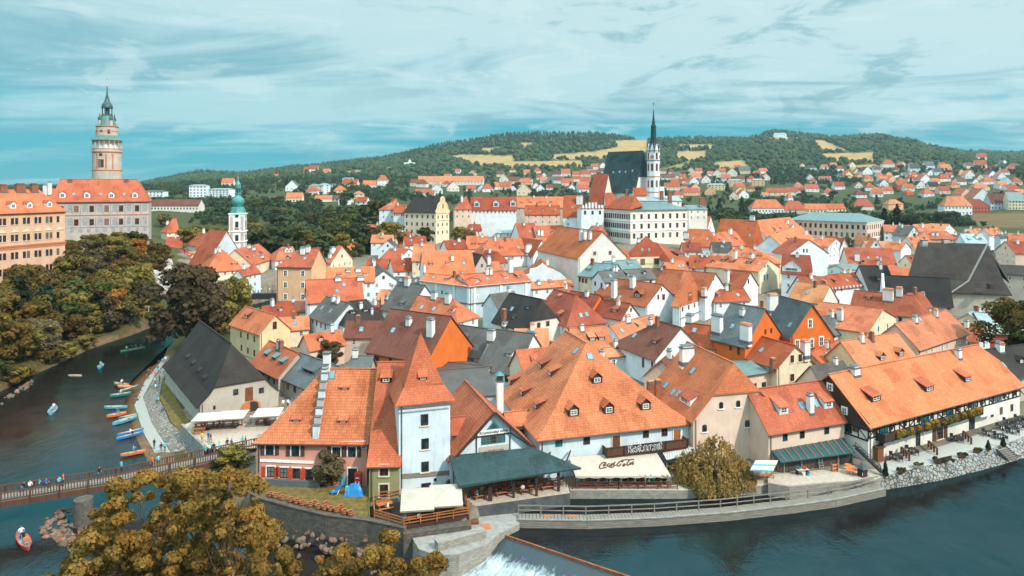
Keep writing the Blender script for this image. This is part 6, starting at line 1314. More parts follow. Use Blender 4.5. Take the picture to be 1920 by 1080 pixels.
wood(['green','green','green','brown','far'],88,(455,385,735,492),310,640,(9,15),'dark green tree in the wooded valley behind the old town','trees of the wooded valley',3,lambda px:float(np.interp(px,[440,540,560,680,720,740],[372,372,388,385,395,420])),6)
wood(['green','far','green','dark'],40,(1640,392,1800,440),330,680,(8,14),'dark green tree between the school and the right hand houses','trees behind the school',4,None,7)
wood(['green','far'],22,(1300,385,1440,425),420,700,(7,12),'green tree in the hollow right of the town hall','trees right of the town hall',6,None,7)
wood(['far','green','dark','far'],62,(440,318,1920,400),640,1300,(8,15),'green garden tree among the suburban houses','garden trees in the suburb',8,None,12)
wood(['brown','green'],10,(300,395,460,470),330,560,(9,13),'brown green tree behind the onion tower houses','trees left of the onion tower',12,lambda px:385,8)
for px,D,hh,lb,key in [(703,425,24,'tall dark conifer standing left of the museum','green'),(690,440,19,'second tall dark tree left of the museum','dark'),(1391,700,22,'tall dark fir among flats right of the church','dark'),(1682,470,22,'dark fir beside the peach house on the right','dark'),(1658,480,19,'pale green fir left of the dark fir','dark'),
      (1448,372,9,'brown tree before the white hipped house','brown'),(796,335,10,'green conifer before the museum corner','green'),(862,330,10,'brownish tree right of the museum','brown'),(880,325,8,'round brown tree by the small white cottage','brown'),(1587,352,9,'bare brownish tree before the school front','grey'),(1693,318,8,'grey tree before the white house by the school','grey')]:
 x=(px-HX)*D/F;tree(key,(x,D,ground(x,D) - .3),hh,lb)
def bank_bushes():
 r=random.Random(15);seg=[(-60,757),(0,738),(60,705),(110,685),(170,656),(250,628),(290,612)]
 for i in range(40):
  f=r.random()*5.99;j=int(f);k=f-j;a,c=seg[j],seg[j+1];px,py=a[0]+(c[0]-a[0])*k,a[1]+(c[1]-a[1])*k;q=onz(px,py,-4);q=q+Vector((-.3,1,0)).normalized()*r.uniform(1.0,9);z0=ground(q.x,q.y)
  if z0<-3.7 or 165<px<285:continue
  tree(r.choice(('brown','green','grey','brown')),(q.x,q.y,z0 - .8),r.uniform(2.6,5.2),'low bush on the river bank below the castle','bushes of the castle bank',wide=r.uniform(1.3,1.9),cat='bush',name='bush')
bank_bushes()
print('individual trees',NTREE[0])
# ---- the far woods: one mass
def forest():
 rng=np.random.default_rng(77);N=60000;px=rng.uniform(-80,2000,N);D=np.exp(rng.uniform(math.log(560),math.log(4200),N));X=(px-HX)*D/F;Z=ground_np(X,D,False);py=HY+F*(H-Z)/D
 ok=np.ones(N,bool)
 for q in FIELDS:ok&=~in_poly(px,py+1.0,q)
 dens=np.where(D>1700,1.0,np.where(D>1250,.62,.7));dens=np.where((px>1400)&(px<1560)&(D>1000)&(D<1900),1.,dens);dens=np.where((px>440)&(px<760)&(D<1000),.55,dens);dens=np.where((px<460)&(D<1600),.8,dens)
 dens=np.where((px>1560)&(D>1000)&(D<1650),.6,dens);dens=np.where((px>800)&(px<1400)&(D>1250)&(D<1700),.45,dens)
 cl=np.sin(X*.021+1.3*np.sin(D*.012))+np.sin(D*.017+X*.009);dens=np.where(D>1250,dens,dens*np.clip(.55+.6*cl,.05,1.4))
 ok&=rng.random(N)<dens*np.clip(D/2600,.45,1.0)
 px,D,X,Z=px[ok],D[ok],X[ok],Z[ok]
 keep=np.ones(len(px),bool)
 for a,b,w in FARPOS:keep&=~((np.abs(X-a)<w*.6+5)&(D>b-w-14 - .012*b)&(D<b+w*.8))
 px,D,X,Z=px[keep],D[keep],X[keep],Z[keep];n=len(px);print('far wood trees',n)
 shapes=[]
 for sd in range(6):
  bm=bmesh.new();bmesh.ops.create_icosphere(bm,subdivisions=2,radius=1)
  r=random.Random(sd)
  for v in bm.verts:k=1+r.uniform(-.28,.3);v.co=Vector((v.co.x*.5*k,v.co.y*.5*k,.52+v.co.z*.5*(1+r.uniform(-.22,.22))))
  bm.verts.index_update();shapes.append((np.array([v.co[:] for v in bm.verts]),np.array([[v.index for v in f.verts] for f in bm.faces])));bm.free()
 tufts=[]
 for sd in range(4):
  r2=np.random.default_rng(sd+50);nq=150;cl_=np.array([(math.cos(a)*w_,math.sin(a)*w_,z_) for a,w_,z_ in zip(r2.uniform(0,6.28,11),r2.uniform(.05,.36,11),r2.uniform(.22,.88,11))]);ix=r2.integers(0,11,nq);d_=r2.normal(size=(nq,3));d_[:,2]+=.4;d_/=np.linalg.norm(d_,axis=1)[:,None]
  vv=quads(cl_[ix]+d_*.17,d_+r2.normal(size=(nq,3))*.4,r2.uniform(.05,.10,nq),1.,r2);b4=np.arange(nq)*4;tufts.append((vv,np.concatenate([np.stack([b4,b4+1,b4+2],1),np.stack([b4,b4+2,b4+3],1)])))
 cones=[]
 for sd in range(2):
  V=[(0,0,1.)];r=random.Random(sd+9)
  for j,(rr,zz) in enumerate(((.10,.72),(.17,.55),(.13,.52),(.24,.25),(.20,.2),(.12,0))):
   for i in range(6):a=6.283*i/6+j*.4;k=rr*r.uniform(.75,1.25);V.append((k*math.cos(a),k*math.sin(a),zz+r.uniform(-.05,.05)))
  Fc=[(0,1+i,1+(i+1)%6) for i in range(6)]
  for j in range(5):
   for i in range(6):a,b=1+j*6+i,1+j*6+(i+1)%6;Fc+=[(a,a+6,b),(b,a+6,b+6)]
  cones.append((np.array(V),np.array(Fc)))
 vs,fs,cs,off=[],[],[],0
 con=(rng.random(n)<np.where((D>2500)&(px<1260),.8,np.where(D>2200,.4,.12)))
 pick=rng.integers(0,6,n);hh=rng.uniform(6,13,n)*np.where(D>2000,1.2,np.where(D>1250,1.0,.72));hue=rng.random(n)
 for i in range(n):
  V,Fc=cones[pick[i]%2] if con[i] else (tufts[pick[i]%4] if D[i]<1500 else shapes[pick[i]]);h=hh[i]*(1.35 if con[i] else 1.);a=hue[i]*40;c,s=math.cos(a),math.sin(a);w=1.0 if con[i] else 1.05
  q=np.empty_like(V);q[:,0]=(V[:,0]*c-V[:,1]*s)*h*w+X[i];q[:,1]=(V[:,0]*s+V[:,1]*c)*h*w+D[i];q[:,2]=V[:,2]*h+Z[i]-1
  vs.append(q);fs.append(Fc+off);off+=len(V);k=np.empty((len(V),3));k[:,0]=(.15 if con[i] else .5)*(.4+hue[i])+RNG.random(len(V))*.25;k[:,1]=.2 if con[i] else hue[i]*.9;k[:,2]=0;cs.append(k)
 v=np.concatenate(vs);f=np.concatenate(fs);me=mesh_np('far_woods',v,f,LEAF['teal'],np.clip(np.concatenate(cs),0,1),3)
 o=link(bpy.data.objects.new('far_woods',me));o['kind']='stuff';o['label']='distant woods covering the hills behind the town'
forest()
# ---- haze over the far hills
def haze():
 b=MB();b.box((0,1850,-12),(5200,4100,330),'white');o=b.build('haze',uv=False);o.data.materials.clear()
 m=bpy.data.materials.new('haze_air');m.use_nodes=True;nt=m.node_tree;nt.nodes.clear();out=nt.nodes.new("ShaderNodeOutputMaterial");v=nt.nodes.new("ShaderNodeVolumePrincipled")
 v.inputs["Color"].default_value=(.55,.80,.88,1);v.inputs["Density"].default_value=.000065;v.inputs["Anisotropy"].default_value=.2;nt.links.new(v.outputs[0],out.inputs["Volume"]);o.data.materials.append(m);o['kind']='stuff';o['label']='thin bluish haze in the air over the valley'
haze()
# ------------------------------------------------------------------ lettering
def strokes_obj(name,parent,polys,fr,pen,m,th=.03):
 """broad nib strokes; fr maps (x,y) to world and gives the outward direction"""
 b=MB();pt,out=fr;px_,py_=pen
 for pl in polys:
  for a,c in zip(pl,pl[1:]):
   q=[(a[0]-px_,a[1]-py_),(a[0]+px_,a[1]+py_),(c[0]+px_,c[1]+py_),(c[0]-px_,c[1]-py_)]
   area=sum(q[i][0]*q[(i+1)%4][1]-q[(i+1)%4][0]*q[i][1] for i in range(4))
   if abs(area)<1e-4:
    nx,ny=-(c[1]-a[1]),c[0]-a[0];l=math.hypot(nx,ny) or 1;nx,ny=nx/l*.05,ny/l*.05;q=[(a[0]-nx,a[1]-ny),(a[0]+nx,a[1]+ny),(c[0]+nx,c[1]+ny),(c[0]-nx,c[1]-ny)]
   b.plate([pt(*w) for w in q],out*th,m)
 return b.build(name,parent,uv=False)
def round_strokes(name,parent,polys,pt,out,r,m):
 b=MB()
 for pl in polys:
  for i,(a,c) in enumerate(zip(pl,pl[1:])):
   A_,C_=pt(*a),pt(*c);d=(C_-A_);n_=d.cross(out).normalized()*r;e=d.normalized()*r*.5;b.plate([A_-n_-e,A_+n_-e,C_+n_+e,C_-n_+e],out*.03,m)
 return b.build(name,parent,uv=False)
def lettering(parent,txt,p,d,out,size,m,space=1.,bold=0.):
 c=bpy.data.curves.new('lettering','FONT');c.body=txt;c.size=size;c.extrude=.012;c.align_x='CENTER';c.align_y='CENTER';c.space_character=space;c.offset=bold;c.materials.append(M(m))
 tmp=bpy.data.objects.new('lettering',c);COL.objects.link(tmp);me=bpy.data.meshes.new_from_object(tmp.evaluated_get(bpy.context.evaluated_depsgraph_get()));bpy.data.objects.remove(tmp);o=bpy.data.objects.new('lettering',me);z=Vector(out).normalized();x=Vector(d).normalized();y=z.cross(x)
 o.matrix_local=Matrix(((x.x,y.x,z.x,0),(x.y,y.y,z.y,0),(x.z,y.z,z.z,0),(0,0,0,1)));o.location=Vector(p)-wloc(parent);o.parent=parent;COL.objects.link(o);return o
def on_wall(info,px,py,off=.05):
 p,nr,i,d_=rhit(info['wbvh'],px,py)
 if nr.dot(ray(px,py))>0:nr=-nr
 nr=Vector((nr.x,nr.y,0)).normalized();return p+nr*off,Vector((-nr.y,nr.x,0)),nr
def sheet(name,pts,m,kind='structure'):
 b=MB();b.add(pts,[tuple(range(len(pts)))],m);o=b.build(name);o['kind']=kind
 if o.data.polygons[0].normal.z<0:o.data.flip_normals()
 return o
# ------------------------------------------------------------------ walls, quays and ground by the water
def wall_run(name,label,pts,z1,z0,t,m,cat='wall',capm=None):
 b=MB();th=thing(name,label,cat,(pts[0].x,pts[0].y,z0))
 for a,c in zip(pts,pts[1:]):
  d=Vector((c.x-a.x,c.y-a.y,0));L=d.length;q=(a+c)/2;b.box((q.x,q.y,z0),(L+t*.8,t,z1-z0),m,math.atan2(d.y,d.x));z1+=.004
 b.build('wall_body',th)
 if capm:
  b=MB()
  for a,c in zip(pts,pts[1:]):
   d=Vector((c.x-a.x,c.y-a.y,0));q=(a+c)/2;b.box((q.x,q.y,z1),(d.length+t,t+.16,.12),capm,math.atan2(d.y,d.x));z1+=.004
  b.build('coping',th)
 return th
GW=[onz(a,b,0) for a,b in ((474,924),(490,933),(552,950),(615,965),(690,974),(757,988))]
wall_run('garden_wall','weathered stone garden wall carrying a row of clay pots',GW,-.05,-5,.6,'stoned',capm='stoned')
sheet('lawn',[onz(a,b,.035) for a,b in ((483,904),(692,915),(694,972),(690,973.5),(615,964.5),(552,949.5),(490,932.5),(476,922))],'grassy')
b=MB();A_=[onz(a,c,.25) for a,c in ((497,905),(600,911))];b.bar(A_[0]+Vector((0,0,.1)),A_[1]+Vector((0,0,.1)),.5,.9,'palemetal' if 0 else 'lead');b.build('plinth',PINK['root'])
b=MB();p0,d0,n0=on_wall(PINK,488,863,.04);p1=on_wall(PINK,588,867,.04)[0];b.bar(p0,p1,.14,.32,'trimw');b.build('string_course',PINK['root'])
b=MB();p0=on_wall(PINK,600,829,.06)[0];p1=on_wall(PINK,686,828,.06)[0];b.bar(p0,p1,.2,.28,'trimw');b.build('cornice',PINK['root'])
p0,d0,n0=on_wall(PINK,661,905,0);door(PINK['root'],(p0.x,p0.y,.02),n0,1.2,2.3,'framed','trimw')
def stepped_firewall():
 top,bot=(612,692),(592,823);n_=8;b=MB();c=MB()
 for i in range(n_):
  f0,f1=i/n_,(i+1)/n_;q0=rhit(PINK['rbvh'],bot[0]+(top[0]-bot[0])*f0,bot[1]+(top[1]-bot[1])*f0)[0];q1=rhit(PINK['rbvh'],bot[0]+(top[0]-bot[0])*f1,bot[1]+(top[1]-bot[1])*f1)[0]
  q=(q0+q1)/2;dep=max(.5,abs(q1.y-q0.y));z1=max(q0.z,q1.z)+.75;b.box((q.x,q.y,min(q0.z,q1.z) - .8),(.75,dep,z1-min(q0.z,q1.z)+.8),WALL['grey'] if i%2 else WALL['cool'],math.atan2(PINK['u'].y,PINK['u'].x));c.box((q.x,q.y,z1),(1.0,dep*.96,.14),'lead',math.atan2(PINK['u'].y,PINK['u'].x))
 f=b.build('stepped_firewall',PINK['root']);c.build('coping',f)
 b=MB();q=rhit(PINK['rbvh'],613,690)[0];b.box((q.x,q.y,q.z - .5),(.9,.9,2.6),'chim',0);b.box((q.x,q.y,q.z+2.1),(1.1,1.1,.2),'lead',0);b.build('chimney',PINK['root'])
stepped_firewall()
# deck, pier, weir, quays
DECK=[onz(a,b,0) for a,b in ((700,940),(752,934),(846,925),(870,934),(880,968),(757,988),(702,972))]
b=MB();b.prism(DECK,-.35,.05,'woodd');o=b.build('timber_deck');tag(o,'orange timber deck with railings and parasols at the foot of the white tower','deck')
def railing(name,label,pts,h=1.0,step=1.9,m='woodo',rails=(.5,.98),group=None,r=.09,picket=False):
 t=thing(name,label,'railing',tuple(pts[0]),group)
 for a,c in zip(pts,pts[1:]):
  L=(c-a).length;n_=max(1,round(L/step))
  for i in range(n_+1):b=MB();q=a.lerp(c,i/n_);b.box((q.x,q.y,q.z),(r*1.3,r*1.3,h),m,math.atan2(c.y-a.y,c.x-a.x));b.build('post',t)
  for z_ in rails:b=MB();b.bar(a+Vector((0,0,z_*h)),c+Vector((0,0,z_*h)),r,r,m);b.build('rail',t)
 return t
up=lambda q,z_:Vector((q.x,q.y,z_))
railing('deck_railing','orange timber railing round the parasol deck edge',[up(DECK[6],.05),up(DECK[5],.05),up(DECK[4],.05),up(DECK[3],.05)],1.0,2.2,rails=(.35,.7,1.0))
railing('deck_railing','orange timber railing behind the parasols along the green house',[up(DECK[6],.05),up(DECK[0],.05),up(DECK[1],.05),up(DECK[2],.05)],1.0,2.2,rails=(.6,1.0))
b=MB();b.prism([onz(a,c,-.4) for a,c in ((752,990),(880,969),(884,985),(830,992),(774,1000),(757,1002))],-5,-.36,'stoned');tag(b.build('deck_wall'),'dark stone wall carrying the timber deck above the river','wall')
PIER=[onz(a,c,-1.0) for a,c in ((768,1000),(800,992),(878,972),(972,962),(974,983),(936,1002),(912,1022),(860,1040),(818,1042),(785,1030))]
b=MB();b.prism(PIER[::-1] if 0 else PIER,-6,-.95,'stonew','concrete');tag(b.build('stone_pier'),'pale stone pier between weir and mill channel','pier')
b=MB();q0,q1=onz(818,1030,-.95),onz(908,1006,-.95);b.bar(up(q0,-.5),up(q1,-.5),1.1,.95,'stonew');tag(b.build('pier_parapet'),'low stone parapet slab along the pier above the weir','parapet')
b=MB();q=onz(912,988,-.95);b.box((q.x,q.y,-.95),(1.0,1.3,.06),'terracotta',.3);tag(b.build('hatch_cover'),'rusty orange hatch cover on the stone pier','hatch')
b=MB();q=onz(889,980,-.95);b.box((q.x,q.y,-.95),(1.1,1.0,.3),'doorb',.1);tag(b.build('timber_box'),'small brown timber box at the channel corner','box')
def weir():
 A_,B_=onz(938,1003,-1.62),onz(1262,1112,-1.62);u=(B_-A_).normalized();n_=Vector((u.y,-u.x,0))
 n_=-n_ if n_.y>0 else n_
 L=(B_-A_).length;nx,ny=90,26;V=[]
 for j in range(ny+1):
  f=j/ny
  for i in range(nx+1):
   q=A_+u*(L*i/nx)+n_*(9.5*f);z_=-1.66-(2.3*min(1,f*1.25))+(RNG.random() - .5)*.10*(f>.18)*(1.6 if f>.8 else 1);V.append((q.x-f*1.5,q.y,z_))
 t=NT('weir_foam');uv=t.worldpos();ex=math.atan2(u.y,u.x)
 mp=t.n("ShaderNodeMapping");mp.vector_type='TEXTURE';mp.inputs[2].default_value=(0,0,ex);mp.inputs[3].default_value=(.5,2.2,1);g=t.n("ShaderNodeNewGeometry");t.l(g.outputs["Position"],mp.inputs[0])
 a=t.noise(mp.outputs[0],.9,6,.75,.5);c=t.noise(uv,1.6,5,.7)
 at=t.n("ShaderNodeVertexColor");at.layer_name="Col";sp=t.n("ShaderNodeSeparateColor");t.l(at.outputs[0],sp.inputs[0])
 m_=t.n("ShaderNodeMath");m_.operation='ADD';t.l(a,m_.inputs[0]);t.l(t.mul(sp.outputs[0],.42),m_.inputs[1]);m2=t.n("ShaderNodeMath");m2.operation='ADD';t.l(m_.outputs[0],m2.inputs[0]);t.l(t.rng(c,.3,.7,-.08,.08),m2.inputs[1])
 k=t.rng(m2.outputs[0],.69,1.0);col=t.mix(k,(.03,.045,.055,1),(.46,.53,.56,1));t.bump(a,.5,.12);m=t.fin(col,.35,.4)
 f=np.array([(j*(nx+1)+i,j*(nx+1)+i+1,(j+1)*(nx+1)+i+1,(j+1)*(nx+1)+i) for j in range(ny) for i in range(nx)])
 cc=np.zeros((len(V),3));cc[:,0]=np.repeat(np.clip((np.arange(ny+1)/ny - .10)*4.0,0,1)*np.where(np.arange(ny+1)/ny>.85,.85,1),nx+1)
 me=mesh_np('weir_water',np.array(V),f,m,cc);o=link(bpy.data.objects.new('weir_water',me));o['kind']='structure'
 th=thing('weir_crest','long rusty orange beam along the crest of the weir','weir',tuple(A_));b=MB();b.bar(A_+Vector((0,0,.08)),B_+Vector((0,0,.08)),.2,.3,'rust');b.build('beam',th)
 b=MB();b.bar(A_+n_*.2+Vector((0,0,-.1)),onz(868,1052,-3.6),.22,.5,'rust');b.build('side_beam',th)
weir()
b=MB();b.prism([onz(a,c,-.1) for a,c in ((846,912),(866,934),(884,951),(1069,925),(1060,898))],-6,-.06,'concreted','paving');tag(b.build('mill_quay'),'dark concrete quay under the slate canopy','quay')
b=MB();b.prism([onz(a,c,-.6) for a,c in ((1062,905),(1069,920),(1290,920),(1420,912),(1495,903),(1480,880),(1290,872),(1070,880))],-6,-.55,'stonew','paving');tag(b.build('inn_quay'),'rough stone quay below the inn awning and willow','quay')
b=MB();b.prism([onz(a,c,0) for a,c in ((1440,890),(1440,906),(1480,912),(1545,906),(1640,900),(1656,893),(1656,880),(1600,872))],-6,-.02,'stonew','paving');tag(b.build('yard_quay'),'rough stone edge of the yard beside the plank walkway','quay')
sheet('yard',[onz(a,c,.03) for a,c in ((1462,891),(1605,872),(1655,889),(1640,899),(1545,905),(1480,911),(1440,905))],'paving')
sheet('terrace_paving',[onz(a,c,.035) for a,c in ((1650,868),(1740,844),(1842,812),(1960,775),(2060,770),(1990,800),(1925,817),(1842,847),(1760,868),(1655,893))],'gravel')
BT=[onz(a,c,.04) for a,c in ((1652,893),(1700,884),(1760,868),(1842,847),(1925,817),(2000,795))];BB=[onz(a,c,-1.9) for a,c in ((1654,923),(1705,914),(1770,903),(1862,880),(1935,858),(2020,830))]
b=MB();b.slab(BT+BB,[(i,i+6,i+7,i+1) for i in range(5)],.4,'crazy');tag(b.build('stone_embankment'),'sloping embankment of pale crazy stone pitching below the hotel terrace','embankment')
# plank walkway with footrail in the pool
WP=[(972,968),(1100,970),(1230,965),(1355,956),(1480,942),(1560,931),(1652,911)]
def walkway():
 t=thing('plank_walkway','long grey plank walkway with handrail curving across the mill pool','walkway',tuple(onz(972,968,-.6)));Q=[onz(a,c,-.62) for a,c in WP];dk_=MB();fr=MB();sl=MB()
 for a,c in zip(Q,Q[1:]):
  d=(c-a);L=d.length;rot=math.atan2(d.y,d.x);n_=Vector((-d.y,d.x,0)).normalized();q=(a+c)/2
  k=int(L/.42)
  for i in range(k):w=a.lerp(c,(i+.5)/k);dk_.box((w.x,w.y,-.68+(i%3)*.006),(.39,1.35,.06),'woodg',rot)
  f=q-n_*.68
  for j in range(4):fr.box((f.x,f.y,-1.95+j*.31),(L+.05,.10+.015*(j%2),.29),'woodg',rot)
  g=q-n_*.74;sl.box((g.x,g.y,-.72),(L+.1,.16,.14),'concrete',rot)
 dk_.build('deck',t);fr.build('plank_front',t);sl.build('edge_board',t);P0=[]
 for a,c in zip(Q,Q[1:]):d=(c-a);P0.append(a+Vector((-d.y,d.x,0)).normalized()*.55)
 P0.append(Q[-1]+Vector((-d.y,d.x,0)).normalized()*.55)
 for a,c in zip(P0,P0[1:]):
  L=(c-a).length;k=max(1,round(L/2.6))
  for i in range(k):w=a.lerp(c,i/k);b=MB();b.box((w.x,w.y,-.65),(.13,.13,1.12),'woodg',0);b.build('post',t)
  for z_ in (-.12,.45):b=MB();b.bar(up(a,z_),up(c,z_),.1,.12 if z_>0 else .09,'woodg');b.build('rail',t)
 for px_ in (1027,1073):w=onz(px_,967.5,-.6);b=MB();b.box((w.x,w.y,-.6),(1.1,.45,.03),'terracotta',0);b.build('new_plank',t)
walkway()
# ------------------------------------------------------------------ mill gable, slate canopy
def mill():
 A_,B_,u,n_,ze,L,r=MILL['A'],MILL['B'],MILL['u'],MILL['n'],MILL['ze'],MILL['L'],MILL['root'];W_=lambda f,z_,o=.06:A_+u*L*f-n_*o+Vector((0,0,z_))
 add_window(MILL,(925,822,47,19,'teal',6,3))
 for f,z0,z1 in ((.30,-.1,3.05),(.70,-.1,3.05)):b=MB();b.bar(W_(f,z0),W_(f,z1),.2,.12,'woodd');b.build('timber_post',r)
 b=MB();b.bar(W_(.30,2.15,.05),W_(.70,2.15,.05),.1,.16,'woodd');b.build('timber_rail',r)
 for s in (0,1):b=MB();f0,f1=(.06,.30) if s==0 else (.94,.70);b.bar(W_(f0,.1),W_(f1,2.2),.18,.1,'woodd');b.build('timber_brace',r)
 h=MILL['h']
 for s in (0,1):b=MB();b.bar(W_(0 if s==0 else 1,-.35,.75),W_(.5,h+.05,.75),.14,.34,'woodd');b.build('bargeboard',r)
 b=MB();b.plate([W_(.42,3.0),W_(.58,3.0),W_(.5,4.05)],-n_*.06,'framet');k=b.build('triangle_window',r);b=MB();b.plate([W_(.45,3.1,.13),W_(.55,3.1,.13),W_(.5,3.8,.13)],-n_*.01,'glassteal');b.build('pane',k)
 b=MB();b.plate([W_(.31,2.3,.10),W_(.69,2.3,.10),W_(.69,2.95,.10),W_(.31,2.95,.10)],-n_*.05,'white');sg=b.build('sign_board',r);lettering(sg,'Krumlovský mlýn',W_(.5,2.62,.17),u,-n_,.52,'textd',1.08,.012)
 b=MB();b.plate([W_(.33,-.15,.07),W_(.68,-.15,.07),W_(.68,.75,.07),W_(.33,.75,.07)],-n_*.04,'canvas');sg=b.build('painted_panel',r);lettering(sg,'A TRUPOVINA',W_(.505,.1,.13),u,-n_,.38,'textb',1.15)
mill()
def slate_canopy():
 TL,TR,KR,BR,BL=P(843,856,87.4),P(1000,838,91.0),P(1010,842,91.4),P(1090,877,87.9),P(859,911,82.5)
 t=thing('slate_canopy','big lean to canopy with blue black slate roof over the quay tables','canopy',tuple(onz(970,935,0)))
 TL,TR,KR=TL+Vector((-.1,.1,.1)),TR+Vector((0,-.25,.05)),KR+Vector((0,-.3,0))
 b=MB();b.slab([BL,BR,KR,TR,TL],[(0,1,2,3,4)],.22,ROOF['slateteal']);b.build('roof',t)
 for px_,py_,w in ((864,946,.3),(919,938,.55),(963,932,.3),(1006,929,.3),(1047,920,.35)):
  q=onz(px_,py_,0);b=MB();f=(px_-859)/231;zt=BL.z+(BR.z-BL.z)*f - .05;b.box((q.x,q.y,-.1),(w,.3,zt+.35),'woodd',.1);b.build('post',t)
 for px_ in (880,925,970,1015,1055):q=onz(px_,936-(px_-880)*.09,0);b=MB();b.bar((q.x,q.y,2.6),(q.x+1.4,q.y+4.2,3.6),.16,.2,'woodd');b.build('rafter',t)
 b=MB();q0,q1=onz(864,905,.2),onz(1050,885,.2);b.bar(up(q0,1.2),up(q1,1.2),.25,2.4,'boards');b.build('back_boarding',t)
 railing('quay_railing','dark brown railing of the canopy terrace',[onz(a,c,0) for a,c in ((880,933),(960,926),(1062,912))],1.0,2.0,'wood',(.35,.65,.98))
slate_canopy()
b=MB();q=onz(843,918,.3)
for i,(a,c,r_) in enumerate(((843,917,.75),(832,926,.6),(852,925,.65))):
 q=onz(a,c,0);b=MB();b.tube((q.x - .12,q.y,.5),(q.x+.12,q.y - .16,.55),r_,r_,'concreted',20);b.tube((q.x - .14,q.y,.5),(q.x+.14,q.y - .18,.55),r_*.16,r_*.16,'framed',8)
 tag(b.build('millstone'),('largest grey millstone leaning at the white tower corner','front grey millstone lying left at the tower corner','grey millstone next to the canopy post')[i],'millstone','millstones by the tower')
b=MB();p0,d0,n0=on_wall(TOWER,752,893,.03);p1=on_wall(TOWER,842,886,.03)[0];b.bar(p0,p1,.12,.6,'woodg');b.build('timber_band',TOWER['root'])
